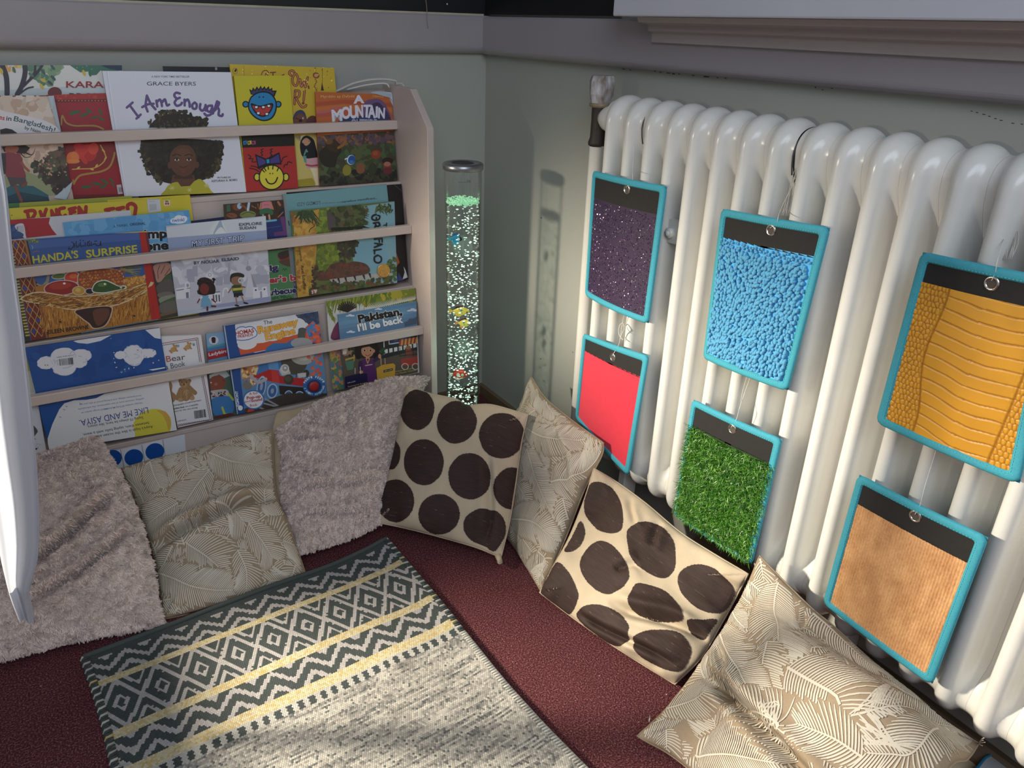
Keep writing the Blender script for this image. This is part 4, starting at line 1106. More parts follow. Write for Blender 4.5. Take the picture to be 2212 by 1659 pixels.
for k in range(420):
    t = random.random(); x = 240 + t * 1240; yt = 1090 + 30 * math.sin(t * 3.1) - 120 * max(0, t - 0.55) * 1.9; yb_ = 1140 + 110 * math.sin(min(1, t * 1.1) * 3.0) - 90 * max(0, t - .4)
    y = yt + (yb_ - yt) * random.random(); L_ = random.uniform(30, 80); a = random.uniform(-0.5, 0.3) - 0.35 * (t > 0.5)
    A.stroke(random.choice([(206, 162, 86), (180, 126, 58), (118, 72, 36), (222, 184, 110), (98, 60, 34)]), [(x, y), (x + L_ * math.cos(a), y + L_ * math.sin(a))], random.uniform(5, 9), 0, False, 0.5)
    if k % 14 == 0: A.layer += 1
A.layer += 1
# plain clay pot under the tray
A.blob((206, 178, 150), [(752, 1240), (1090, 1200), (1110, 1290), (1050, 1400), (930, 1430), (880, 1380), (800, 1320)]); A.blob((58, 38, 32), [(762, 1246), (1080, 1208), (1098, 1290), (1040, 1394), (936, 1420), (890, 1374), (810, 1314)]); A.blob((104, 64, 48), [(930, 1250), (1070, 1226), (1084, 1290), (1030, 1370), (960, 1390)])
A.poly((176, 44, 36), [(1385, 470), (1442, 468), (1600, 1325), (1508, 1340)]); A.poly((110, 40, 40), [(1442, 468), (1466, 470), (1612, 1322), (1598, 1326)])
A.poly((206, 190, 140), [(1500, 960), (1532, 968), (1512, 1000), (1470, 1020)])
A.stroke((140, 46, 40), [(1520, 1190), (1536, 1290)], 8)
A.text('EILEEN BROWNE', (478, 1482), (888, 1428), 42, (34, 26, 24), 0.02)
for (x, y) in [(600, 1360), (1335, 1300)]: A.ell((70, 36, 30), x, y, 12, 8); A.stroke((70, 36, 30), [(x - 16, y - 10), (x + 16, y + 10)], 4)
A.build('cover_print', th)

th, A = book(2, 0.0098, [(400, 479), (496, 467), (524, 664), (432, 682)], 'dark navy book hidden behind the pale My First Trip book', (24, 34, 72), 0.003)
A.use(440, 380, S); A.full((26, 36, 74)); A.build('cover_print', th)

th, A = book(2, 0.0047, [(482.5, 441.5), (612, 431.5), (634, 643), (500, 664)], 'cartoon picture book with seated children and the letters ig er\'s rbec', (62, 110, 66), 0.004)
A.use(440, 380, S); A.full((70, 54, 44))
A.poly((66, 46, 34), [(220, 280), (800, 235), (830, 420), (230, 470)])
A.poly((34, 50, 106), [(620, 450), (830, 420), (850, 600), (640, 640)]); A.stroke((60, 90, 150), [(630, 520), (760, 500)], 6); A.stroke((110, 180, 210), [(620, 452), (720, 440)], 20)
A.poly((104, 58, 112), [(760, 410), (800, 400), (836, 590), (700, 600), (700, 560), (790, 550)])
A.blob((84, 50, 34), [(260, 300), (300, 280), (420, 270), (430, 330), (380, 350), (300, 340)]); A.ell((120, 70, 46), 330, 310, 40, 34); A.ell((150, 190, 216), 356, 300, 24, 30); A.ell((70, 40, 28), 250, 306, 22, 40); A.stroke((130, 78, 54), [(370, 290), (410, 310), (424, 330)], 20, 6)
A.ell((120, 130, 74), 440, 386, 80, 40, -0.05); A.stroke((60, 70, 40), [(370, 390), (440, 360), (510, 380)], 6, 8); A.ell((130, 78, 56), 280, 394, 54, 26, 0.1); A.stroke((60, 40, 30), [(240, 380), (290, 400)], 5)
A.poly((60, 100, 70), [(226, 290), (262, 285), (268, 350), (230, 360)])
A.poly((200, 122, 134), [(580, 260), (660, 250), (680, 330), (570, 340)]); A.stroke((150, 80, 100), [(600, 290), (650, 288)], 5); A.stroke((190, 130, 100), [(570, 270), (560, 330)], 14); A.stroke((190, 130, 100), [(666, 260), (690, 330)], 14)
A.blob((52, 104, 72), [(560, 340), (640, 320), (690, 350), (680, 390), (630, 370), (570, 390)]); A.stroke((200, 150, 120), [(590, 390), (600, 420)], 18); A.stroke((200, 150, 120), [(650, 390), (656, 430)], 18)
A.stroke((170, 110, 80), [(740, 260), (760, 290)], 22); A.blob((36, 36, 50), [(760, 340), (800, 320), (800, 400), (750, 390)]); A.stroke((170, 110, 80), [(740, 410), (790, 360)], 10); A.stroke((180, 200, 220), [(450, 270), (440, 340)], 24); A.stroke((150, 100, 70), [(540, 280), (550, 330)], 12); A.stroke((150, 100, 70), [(480, 300), (520, 320)], 12)
for x in (500, 545, 720): A.stroke((40, 28, 24), [(x, 250), (x + 6, 340)], 5, 0, False)
A.layer += 1
A.poly((72, 124, 80), [(640, 750), (850, 725), (900, 1220), (500, 1290)])
A.blob((150, 44, 40), [(740, 780), (850, 750), (870, 880), (800, 880), (750, 830)]); A.blob((60, 46, 40), [(740, 770), (850, 740), (850, 800), (770, 830)]); A.blob((84, 62, 52), [(750, 850), (860, 830), (880, 900), (800, 890)])
A.stroke((40, 60, 44), [(780, 940), (795, 920), (805, 944), (816, 918), (830, 940)], 5)
nv = (38, 34, 86); rr_ = (170, 46, 60); ol = (226, 226, 222)
A.text('ig', (664, 946), (738, 936), 62, nv, 0.05, 0, ol, 0.035); A.text("er's b", (656, 1066), (915, 1038), 62, rr_, 0.05, 0, ol, 0.035); A.text('arbecue', (640, 1192), (920, 1160), 62, nv, 0.05, 0, ol, 0.035)
A.dots([(46, 90, 56)], [(680, 1210), (880, 1190), (885, 1215), (690, 1235)], 14, 8, 18)
A.build('cover_print', th)

th, A = book(2, 0.000, [(358, 488), (574, 466.5), (585.5, 651.5), (385, 683)], 'pale grey book titled My First Trip with two cartoon children and white buildings', (176, 188, 204), 0.0035)
A.use(440, 380, S); A.full((178, 190, 206))
A.poly((206, 212, 222), [(-400, 520), (-100, 470), (200, 440), (440, 430), (620, 400), (640, 600), (-400, 700)])
A.blob((214, 222, 224), [(60, 560), (100, 480), (160, 430), (220, 520), (240, 600), (180, 620), (90, 610)]); A.blob((160, 178, 196), [(100, 590), (140, 480), (170, 440), (190, 500), (230, 600)]); A.blob((222, 226, 226), [(110, 595), (150, 520), (190, 520), (230, 600)])
A.poly((150, 164, 196), [(-400, 620), (630, 540), (640, 640), (-380, 760)])
A.poly((190, 192, 204), [(-300, 780), (640, 740), (680, 1260), (-290, 1340)])
A.dots([(202, 204, 214), (180, 182, 196), (214, 216, 224)], [(-280, 800), (640, 750), (660, 1000), (-280, 1100)], 60, 30, 90)
g1 = (166, 168, 184); wt = (222, 222, 230)
for (x0, y0, x1, y1) in [(-170, 930, -90, 1060), (-110, 900, -60, 1000), (120, 1010, 190, 1090), (200, 980, 260, 1080), (470, 980, 560, 1080), (560, 990, 650, 1070), (240, 870, 262, 1040)]: A.poly(g1, [(x0, y0), (x1, y0 - 8), (x1, y1), (x0, y1)], False)
A.layer += 1
A.poly((206, 206, 216), [(410, 1210), (440, 1000), (446, 900), (466, 900), (480, 1000), (560, 1200)]); A.ell((150, 150, 166), 446, 920, 28, 26); A.stroke((160, 160, 174), [(440, 880), (440, 850)], 6); A.poly((150, 152, 168), [(466, 960), (490, 1010), (548, 1150), (500, 1120)])
# white domed building and tower on the left, fort on the right
A.poly(wt, [(-270, 1230), (-275, 1120), (-160, 1100), (-160, 1220)]); A.ell(wt, -165, 1080, 26, 34); A.poly(wt, [(-190, 1080), (-140, 1075), (-140, 1210), (-185, 1220)]); A.stroke(wt, [(-165, 1050), (-165, 1020)], 6); A.ell((150, 150, 164), -160, 1090, 12, 18); A.stroke((120, 120, 136), [(-268, 1140), (-200, 1128)], 9); A.stroke((130, 130, 146), [(-165, 1120), (-135, 1116)], 8); A.poly((120, 120, 136), [(-178, 1160), (-150, 1156), (-148, 1214), (-174, 1218)])
A.poly(wt, [(20, 990), (60, 950), (100, 985), (130, 1230), (20, 1240)]); A.ell((150, 150, 164), 60, 985, 18, 18); A.ell(wt, 60, 985, 12, 12)
A.poly(wt, [(80, 1170), (165, 1160), (175, 1260), (90, 1270)])
for k in range(3): A.poly((90, 92, 108), [(88 + k * 28, 1184), (104 + k * 28, 1182), (108 + k * 28, 1250), (94 + k * 28, 1252)], False)
A.stroke((90, 92, 108), [(80, 1162), (160, 1152)], 8); A.stroke(wt, [(190, 1200), (200, 1130), (230, 1118), (246, 1150)], 16, 10)
A.poly(wt, [(490, 1220), (488, 1110), (540, 1104), (544, 1140), (580, 1136), (578, 1108), (628, 1100), (640, 1204)]); A.ell((70, 72, 90), 518, 1136, 9); A.ell((70, 72, 90), 604, 1128, 9); A.poly((150, 150, 166), [(560, 1150), (578, 1148), (582, 1210), (564, 1212)])
A.poly((150, 156, 190), [(60, 1290), (660, 1200), (672, 1250), (-40, 1330)])
# children
A.blob((44, 26, 28), [(-60, 1060), (-40, 1020), (20, 1010), (80, 1040), (116, 1110), (110, 1170), (60, 1180), (10, 1190), (-60, 1170), (-50, 1110)]); A.dots([(56, 34, 34), (36, 22, 24)], [(-60, 1030), (100, 1030), (116, 1160), (40, 1190), (-60, 1170)], 30, 10, 20)
A.ell((116, 46, 44), 6, 1124, 46, 54); A.poly((112, 164, 196), [(-20, 1190), (50, 1190), (70, 1260), (96, 1300), (0, 1312), (-30, 1306)]); A.poly(wt, [(50, 1190), (90, 1220), (76, 1236), (46, 1212)]); A.poly(wt, [(-20, 1190), (-46, 1220), (-34, 1232), (-10, 1210)]); A.stroke((110, 44, 42), [(82, 1226), (116, 1256)], 14); A.stroke((110, 44, 42), [(-40, 1224), (-62, 1262)], 12); A.stroke((104, 42, 40), [(36, 1306), (36, 1336)], 20); A.stroke((104, 42, 40), [(80, 1296), (116, 1298)], 18)
A.ell((146, 106, 82), 330, 1036, 64, 54); A.blob((46, 44, 36), [(262, 1040), (272, 980), (340, 962), (398, 980), (396, 1010), (330, 1000), (280, 1016), (272, 1060)]); A.ell((210, 216, 220), 372, 1040, 30, 30); A.ell((178, 184, 190), 372, 1040, 23, 23); A.ell((70, 66, 66), 360, 1040, 6, 8)
A.stroke((120, 116, 110), [(370, 1070), (376, 1100)], 7); A.poly((50, 74, 44), [(276, 1100), (300, 1084), (370, 1084), (388, 1108), (382, 1162), (292, 1168)]); A.poly((196, 180, 72), [(286, 1118), (386, 1110), (384, 1134), (290, 1144)]); A.stroke((150, 110, 86), [(376, 1100), (410, 1108)], 15); A.stroke((150, 110, 86), [(280, 1110), (246, 1160)], 12)
A.poly((28, 32, 54), [(296, 1168), (384, 1160), (398, 1190), (350, 1194), (340, 1210), (300, 1206)]); A.stroke((156, 116, 92), [(320, 1206), (332, 1290)], 13); A.stroke((156, 116, 92), [(376, 1194), (404, 1262)], 13); A.ell((30, 26, 32), 330, 1290, 24, 9, 0.2); A.ell((30, 26, 32), 418, 1266, 26, 9, 0.2)
# lettering
A.text('MY FIRST', (-118, 706), (200, 668), 60, (206, 212, 226), 0.0, 0.1, (60, 66, 110), 0.055)
A.text('TRIP', (236, 666), (400, 646), 60, (206, 212, 226), 0.0, 0.1, (60, 66, 110), 0.055)
A.text('EXPLORE', (352, 498), (578, 484), 28, (80, 84, 98), 0.03); A.text('SUDAN', (356, 534), (520, 526), 28, (80, 84, 98), 0.03)
A.text('BY NOUAR', (-96, 880), (154, 860), 30, (74, 76, 90), 0.035); A.text('ELSAID', (180, 850), (350, 836), 30, (74, 76, 90), 0.035)
A.build('cover_print', th)

th, A = book(2, 0.0188, [(620, 416), (874, 397), (882, 603.5), (640, 642)], 'large black book behind the teal book at the right end of middle row', (24, 22, 24), 0.006, True)
A.use(440, 380, S); A.full((26, 23, 25))
A.poly((200, 204, 206), [(1980, 1030), (2000, 960), (1990, 900), (2010, 940), (2030, 1010)]); A.poly((56, 70, 130), [(1920, 1060), (1940, 960), (1960, 1000), (1990, 1050)]); A.poly((170, 92, 50), [(1915, 760), (1950, 860), (1920, 900)]); A.stroke((110, 100, 100), [(1900, 90), (1980, 160)], 3)
A.build('cover_print', th)

th, A = book(2, 0.0095, [(611, 420.5), (835, 398), (858, 608), (634, 644)], 'teal hardback with one line of small lettering behind the forest book', (104, 150, 156), 0.008, True)
A.use(440, 380, S); A.full((112, 158, 166))
A.poly((138, 142, 148), [(790, 185), (812, 182), (860, 620), (912, 1220), (895, 1222)])
A.poly((130, 132, 136), [(850, 730), (880, 726), (930, 1210), (890, 1218)])
A.text('IZZY GIZMO\'S', (930, 302), (1164, 282), 36, (74, 82, 110), 0.004, 0.08); A.text('inventions are', (1178, 280), (1362, 268), 20, (92, 108, 124), 0.0, 0.15); A.text('marvellous', (1372, 268), (1516, 252), 22, (64, 76, 100), 0.02, 0.12); A.text('magnificent...', (1528, 250), (1730, 228), 22, (64, 76, 100), 0.02, 0.15)
A.stroke((60, 80, 90), [(842, 450), (852, 490)], 12); A.text('IZZY', (880, 1010), (915, 1190), 22, (60, 60, 70), 0.02); A.ell((40, 90, 100), 908, 1120, 12, 20)
A.build('cover_print', th)

th, A = book(2, 0.000, [(627, 456), (852, 434.5), (858, 611), (643, 643)], 'forest picture book lying on its side with a gold seal and vertical title', (104, 116, 66), 0.0045, False, 0.004)
A.use(440, 380, S); A.full((96, 108, 58))
A.poly((126, 168, 180), [(1600, 300), (1900, 255), (1930, 1070), (1500, 1080), (1480, 700)]); A.poly((120, 164, 184), [(1480, 680), (1800, 640), (1850, 900), (1560, 950)])
A.poly((186, 146, 62), [(890, 400), (1150, 330), (1120, 780), (1090, 1090), (1060, 1200), (935, 1210)])
A.dots([(202, 160, 76), (170, 126, 52), (192, 130, 60)], [(900, 440), (1130, 400), (1100, 900), (1060, 1190), (950, 1200)], 80, 14, 44)
A.dots([(150, 100, 50), (164, 112, 54)], [(900, 740), (940, 700), (960, 1190), (935, 1210)], 20, 8, 24)
A.dots([(112, 128, 44), (128, 146, 54), (92, 108, 40), (104, 122, 52)], [(1150, 330), (1250, 320), (1240, 560), (1340, 560), (1360, 760), (1280, 900), (1150, 960), (1130, 700)], 150, 14, 40)
A.dots([(70, 78, 46), (56, 62, 40), (84, 92, 54), (92, 84, 60)], [(1240, 320), (1620, 290), (1640, 420), (1560, 520), (1260, 560)], 120, 14, 40)
A.dots([(74, 64, 48), (62, 58, 42), (50, 50, 38)], [(1340, 660), (1540, 640), (1500, 780), (1460, 830), (1360, 880)], 60, 12, 36)
for k in range(26): A.stroke((58, 66, 40), [(1540 + random.uniform(0, 60), 330 + k * 8), (1610 + random.uniform(0, 40), 340 + k * 8 + random.uniform(-10, 20))], 10, 0, False, .7)
A.layer += 1
A.poly((84, 74, 74), [(1220, 330), (1290, 400), (1320, 440), (1280, 520), (1240, 540), (1230, 420)])
A.stroke((36, 34, 26), [(1280, 530), (1440, 520), (1600, 506)], 34, 8, taper=.5)
for k in range(40):
    a = random.uniform(2.2, 4.6); x0, y0 = 1000 + random.uniform(-60, 90), 360 + random.uniform(-10, 30)
    A.stroke(random.choice([(52, 70, 46), (40, 56, 40), (66, 84, 50)]), [(x0, y0), (x0 + random.uniform(-60, 110), y0 + random.uniform(60, 120))], 20, 0, False, 0.8)
A.layer += 1
A.stroke((70, 60, 40), [(1050, 560), (1060, 530), (1100, 500), (1108, 470)], 8, 8)
A.dots([(160, 80, 60), (150, 120, 60)], [(870, 370), (910, 360), (910, 440), (880, 450)], 10, 8, 16)
for k in range(30):
    x0, y0 = random.uniform(1700, 1890), random.uniform(280, 340); A.stroke(random.choice([(74, 88, 44), (92, 104, 50), (60, 74, 44)]), [(x0, y0), (x0 + random.uniform(-30, 40), y0 + random.uniform(24, 56))], 18, 0, False, .7)
A.dots([(70, 96, 52), (92, 116, 60), (58, 82, 46)], [(1820, 830), (1900, 800), (1920, 1060), (1860, 1000), (1830, 900)], 40, 10, 26)
# plain tree bank instead of the figure, then birch log and undergrowth
A.blob((92, 62, 50), [(1110, 960), (1200, 960), (1260, 890), (1330, 860), (1420, 870), (1500, 850), (1620, 880), (1650, 960), (1500, 1000), (1300, 1030), (1140, 1040)])
A.dots([(104, 70, 54), (80, 54, 46), (114, 60, 48)], [(1130, 970), (1280, 890), (1600, 880), (1630, 960), (1300, 1020)], 70, 10, 30)
A.poly((172, 168, 164), [(1250, 1030), (1500, 1000), (1740, 968), (1880, 965), (1880, 990), (1700, 1020), (1460, 1060), (1300, 1080)])
for (x, y) in [(1290, 1060), (1340, 1045), (1410, 1036), (1500, 1020), (1590, 1010), (1650, 995)]: A.stroke((50, 44, 42), [(x, y - 20), (x + 12, y + 16)], 22, 0, False, .5)
A.layer += 1
A.dots([(62, 84, 46), (80, 100, 52), (96, 84, 56), (110, 66, 52), (54, 66, 44)], [(1070, 1120), (1260, 1070), (1460, 1060), (1920, 1000), (1920, 1060), (1060, 1200)], 150, 10, 28)
A.dots([(66, 52, 44), (80, 70, 54)], [(1080, 880), (1130, 900), (1110, 1120), (1060, 1190), (1070, 1050)], 40, 10, 24)
A.dots([(206, 190, 176), (180, 90, 70)], [(1070, 1130), (1140, 1120), (1120, 1160), (1080, 1170)], 8, 8, 14)
bk = (26, 26, 28)
# painted capitals running down the right side, head to the right
def vl_(pts, n=10, w=20): A.stroke(bk, pts, w, n, taper=.25)
vl_([(1714, 384), (1680, 400), (1676, 430), (1710, 442), (1744, 430), (1752, 400), (1730, 392)], 18); vl_([(1718, 440), (1718, 414)], 2)
vl_([(1690, 470), (1736, 462)], 3); vl_([(1740, 462), (1752, 490), (1720, 500), (1708, 474)], 10); vl_([(1712, 490), (1700, 520)], 3)
vl_([(1820, 470), (1816, 500)], 3, 12); vl_([(1820, 486), (1790, 492)], 2, 12)
vl_([(1700, 630), (1770, 624)], 3); vl_([(1744, 628), (1748, 660)], 2); vl_([(1774, 624), (1776, 660)], 2)
vl_([(1700, 710), (1776, 680), (1700, 670)], 3); vl_([(1730, 676), (1730, 700)], 2, 16)
vl_([(1694, 740), (1766, 730)], 3); vl_([(1700, 742), (1700, 776)], 2)
vl_([(1730, 790), (1700, 808), (1702, 850), (1734, 866), (1764, 850), (1766, 812), (1738, 790)], 18)
A.text('Geraldine', (944, 716), (962, 850), 24, (70, 52, 40), 0.01); A.text('Axel Scheffler', (966, 890), (994, 1140), 30, (60, 44, 34), 0.012)
A.dots([(220, 214, 200)], [(1560, 620), (1570, 610), (1580, 630)], 1, 4, 6)
A.build('cover_print', th)
cg = A.loc(1787, 943); P0 = A.O + cg[0] * A.ex + cg[1] * A.ey + A.n * 0.0026
bmg = bmesh.new(); rr = 0.0185; ng = 40
ra = [bmg.verts.new(P0 + r_ * (math.cos(2 * math.pi * k / ng) * A.ex + math.sin(2 * math.pi * k / ng) * A.ey) + A.n * h) for r_, h in [(rr, -0.0006), (rr, 0.0008), (rr * .92, 0.0012), (rr * .88, 0.0007)] for k in range(ng)]
for i in range(3):
    for k in range(ng): bmg.faces.new((ra[i * ng + k], ra[i * ng + (k + 1) % ng], ra[(i + 1) * ng + (k + 1) % ng], ra[(i + 1) * ng + k]))
bmg.faces.new(ra[3 * ng:])
from_bm('gold_seal', bmg, mat('gold_foil', (222, 176, 104), 0.28, 0.45, 420, 0.0006, 500, metal=0.85), th)['label'] = 'round gold foil seal'

# ================================================= row 3
th, A = book(3, 0.0075, [(-50, 778), (62, 757), (101, 980), (0, 1002)], 'white and yellow book peeping out left of the dark blue cloud book', (214, 214, 218), 0.005)
A.use(0, 680, S); A.full((216, 216, 222))
A.poly((176, 170, 58), [(200, 350), (300, 340), (330, 560), (310, 740), (200, 760)]); A.poly((190, 190, 170), [(280, 560), (330, 560), (345, 770), (300, 775)])
A.blob((84, 88, 92), [(280, 1120), (320, 1095), (352, 1120), (376, 1160), (350, 1200), (330, 1235), (280, 1220)]); A.dots([(120, 124, 132)], [(330, 1240), (390, 1200), (420, 1320), (360, 1330)], 12, 3, 6)
A.blob((30, 26, 26), [(310, 1350), (340, 1325), (372, 1330), (352, 1350), (330, 1370)]); A.poly((150, 24, 40), [(280, 1405), (420, 1375), (430, 1400), (280, 1430)]); A.blob((180, 120, 60), [(270, 960), (296, 950), (300, 1050), (280, 1060)])
A.build('cover_print', th)

th, A = book(3, 0.000, [(53, 752), (344.5, 708), (382, 929), (107, 973)], 'dark blue cloud book standing upside down with white wave and yellow sun', (30, 78, 148), 0.006, True)
A.use(0, 680, S); A.full((32, 80, 150))
A.dots([(30, 74, 142), (36, 86, 156)], [(260, 340), (1580, 140), (1630, 520), (340, 740)], 40, 40, 110)
cw = (220, 222, 230)
def cloud(parts, rag=0.05):
    for (x, y, rx, ry) in parts:
        A.ell(cw, x, y, rx, ry, -0.1, 30, False, rag)
    A.layer += 1
    for (x, y, rx, ry) in parts:
        for k in range(10):
            a = random.uniform(0, 6.3); A.stroke(random.choice([(170, 182, 206), (200, 206, 222)]), [(x + rx * .98 * math.cos(a), y + ry * .98 * math.sin(a)), (x + rx * 0.98 * math.cos(a + .35), y + ry * .98 * math.sin(a + .35))], 6, 0, False)
    A.layer += 1
cloud([(460, 478, 90, 64), (630, 430, 130, 104), (640, 520, 120, 86), (800, 410, 112, 68), (780, 470, 90, 60)])
cloud([(1200, 400, 60, 40), (1330, 400, 110, 100), (1330, 370, 80, 68), (1460, 384, 96, 46), (1340, 450, 70, 60)])
A.poly(cw, [(730, 262), (900, 220), (1110, 200), (1000, 260), (870, 288), (780, 280)]); A.poly(cw, [(1440, 146), (1590, 125), (1600, 240), (1540, 230), (1480, 180)])
A.poly(cw, [(1480, 545), (1640, 520), (1644, 530), (1520, 555)])
A.dots([cw], [(1100, 220), (1130, 330), (1200, 590), (1580, 450), (1640, 460), (1560, 470), (1150, 560)], 16, 3, 8)
for k in range(18):
    x = 590 + k * 7.6; w_ = random.choice([2, 3, 5]); y = 440 - k * 0.9
    A.poly((30, 32, 40), [(x, y), (x + w_, y), (x + w_ + 6, y + 66), (x + 6, y + 66)], False)
A.layer += 1
A.text('ISBN 978 0 316', (566, 428), (736, 402), 8, (50, 54, 66), 0.01); A.text('UK 12', (580, 500), (574, 460), 10, (50, 54, 66))
for (x, y) in [(474, 500), (450, 500), (1370, 350), (1526, 356), (1456, 420)]: A.ell((120, 124, 134), x, y, 7, 6, 0, 8, False)
A.layer += 1
# lower half: white wave with upside-down text and a yellow sun
A.poly((32, 82, 152), [(380, 900), (1020, 790), (980, 840), (600, 950), (500, 1200), (470, 1340)])
A.poly((222, 222, 226), [(1040, 785), (1690, 660), (1765, 1160), (480, 1360), (474, 1230), (520, 1090), (590, 940), (640, 880), (740, 850), (860, 845), (960, 828)])
A.blob((212, 202, 72), [(1340, 1160), (1330, 1080), (1390, 990), (1480, 945), (1590, 940), (1680, 1000), (1704, 1080), (1690, 1160), (1640, 1210), (1380, 1240)])
A.blob((206, 168, 72), [(1560, 950), (1640, 960), (1690, 1020), (1702, 1090), (1680, 1150), (1650, 1060), (1610, 990)])
A.text('LIKE ME AND ASIYA.', (1468, 918), (784, 1048), 64, (30, 62, 140), 0.0)
ik = (40, 44, 54)
A.text('Saying I\'ll always be here, like sisters.', (1424, 1010), (864, 1104), 26, ik, 0.008)
A.text('between them, saying hello with a wave,', (1478, 1064), (822, 1184), 26, ik, 0.008)
A.text('Asiya\'s hijab is like the ocean and the sky,', (1520, 1100), (800, 1232), 26, ik, 0.008)
b2 = (84, 110, 170)
A.text('bond between siblings, and of being proud of who you are', (1404, 796), (790, 888), 17, b2, 0.006)
A.text('uplifting, universal story of new experiences, the unbreakable', (1432, 826), (776, 932), 17, b2, 0.006)
A.text('Olympic medalist IBTIHAJ MUHAMMAD brings readers an', (1418, 868), (808, 968), 17, b2, 0.006)
for (x, y) in [(600, 1018), (638, 944), (662, 912), (800, 884)]: A.stroke((70, 80, 100), [(x - 9, y - 8), (x, y + 4), (x + 10, y - 2)], 4, 0, False)
A.layer += 1
A.build('cover_print', th)

th, A = book(3, 0.0074, [(346, 727), (434.5, 723.5), (460, 907), (384, 924)], 'small white teddy bear book right of the upside down cloud book', (222, 220, 222), 0.008, False, 0.003)
A.use(0, 680, S); A.full((222, 221, 226))
A.stroke((150, 50, 66), [(1610, 285), (1968, 230), (2006, 470)], 6); A.stroke((150, 50, 66), [(2022, 610), (2108, 1040), (1760, 1112)], 6)
def zig(p0, p1, n, amp, c):
    p0 = np.array(p0, float); p1 = np.array(p1, float); d = p1 - p0; q = np.array((-d[1], d[0])) / np.hypot(*d)
    A.stroke(c, [p0 + d * k / n + q * amp * (k % 2 * 2 - 1) for k in range(n + 1)], 4)
zig((1612, 304), (1955, 248), 40, 5, (46, 50, 60)); zig((1955, 248), (1990, 470), 26, 5, (46, 50, 60)); zig((2008, 612), (2090, 1036), 44, 6, (46, 50, 60)); zig((1770, 1096), (2080, 1046), 34, 6, (46, 50, 60))
def teddy(x, y, s_, c=(190, 150, 100)):
    A.ell(c, x, y, 30 * s_, 24 * s_); A.ell(c, x + 14 * s_, y - 26 * s_, 20 * s_, 18 * s_); 
    for (dx, dy) in [(-34, 14), (34, 12), (-20, 28), (24, -6), (2, -46), (30, -40)]: A.ell((176, 134, 84), x + dx * s_, y + dy * s_, 13 * s_, 9 * s_, 0.5, 10, False)
    A.layer += 1
teddy(1726, 346, 1.0); teddy(1868, 322, 0.95); A.ell((130, 160, 190), 1772, 310, 14); A.ell((150, 180, 190), 1926, 292, 14); A.ell((90, 130, 120), 1930, 300, 9)
A.text('B', (1660, 470), (1706, 462), 62, (176, 92, 80), 0.01); A.text('ear', (1712, 462), (1846, 444), 60, (70, 66, 74), 0.0); A.text('a Book', (1650, 545), (1846, 508), 56, (84, 80, 88), 0.0)
# sitting teddy bear
tb = (156, 122, 84); t2 = (178, 146, 106)
A.blob(tb, [(1690, 665), (1716, 700), (1712, 760), (1750, 800), (1736, 860), (1700, 860), (1690, 760)])
A.stroke(tb, [(1800, 740), (1780, 790), (1762, 830)], 44, 6); A.stroke(tb, [(1880, 720), (1920, 760), (1940, 776)], 46, 6)
A.ell(tb, 1850, 780, 56, 78); A.ell(t2, 1852, 790, 34, 50); A.stroke(tb, [(1830, 820), (1800, 840)], 54); A.stroke(tb, [(1890, 800), (1910, 824)], 54); A.ell(t2, 1794, 846, 24, 20); A.ell(t2, 1914, 828, 24, 22)
for (x, y) in [(1795, 658), (1884, 656)]: A.ell(tb, x, y, 20); A.ell((130, 98, 66), x, y, 11)
A.ell(tb, 1838, 682, 54, 44); A.ell(t2, 1834, 700, 28, 22); A.ell((40, 30, 26), 1830, 692, 11, 8); A.ell((30, 24, 22), 1812, 672, 6); A.ell((30, 24, 22), 1856, 670, 6)
A.dots([(140, 106, 70), (168, 134, 94)], [(1800, 660), (1880, 660), (1900, 820), (1800, 840)], 40, 4, 9)
A.text('photographs of well-loved bears', (1724, 910), (2004, 854), 17, (70, 70, 80), 0.004); A.text('Bedtime Book', (1726, 942), (1836, 922), 17, (50, 50, 60), 0.02); A.text('are irresistible', (1846, 920), (1974, 896), 17, (70, 70, 80), 0.004); A.text('here for the very young.', (1738, 968), (1968, 926), 16, (70, 70, 80), 0.004)
for k in range(18):
    x = 1928 + k * 6.4; w_ = random.choice([2, 3, 4.5]); y = 956 - k * 1.0
    A.poly((36, 36, 42), [(x, y), (x + w_, y), (x + w_ + 10, y + 78), (x + 10, y + 78)], False)
A.layer += 1
A.text('A HAPPY BOOK', (1752, 1070), (1856, 1048), 14, (70, 70, 80), 0.0)
A.build('cover_print', th)

th, A = book(3, 0.0135, [(444.5, 722), (486, 716), (512, 895), (460, 907)], 'narrow view of a blue and red board book behind the engine book', (92, 136, 170), 0.007)
A.use(440, 600, 4.254); A.full((104, 152, 186))
A.poly((130, 166, 200), [(20, 520), (190, 498), (200, 600), (40, 640)]); A.poly((74, 150, 160), [(30, 640), (200, 596), (206, 620), (30, 660)])
A.ell((206, 210, 220), 92, 574, 44, 38); A.ell((40, 24, 26), 90, 560, 20, 16); A.poly((60, 30, 34), [(70, 570), (112, 566), (106, 600), (78, 600)])
A.poly((70, 116, 168), [(0, 658), (208, 618), (214, 646), (0, 690)]); A.poly((166, 44, 52), [(0, 688), (214, 644), (222, 718), (0, 765)]); A.ell((230, 230, 236), 8, 730, 14, 20); A.text('Ladybird', (48, 722), (216, 684), 30, (226, 222, 226), 0.02, 0.1)
A.poly((70, 96, 80), [(30, 870), (250, 845), (300, 1260), (90, 1300)]); A.poly((180, 190, 190), [(40, 900), (130, 860), (200, 850), (240, 900), (60, 980)])
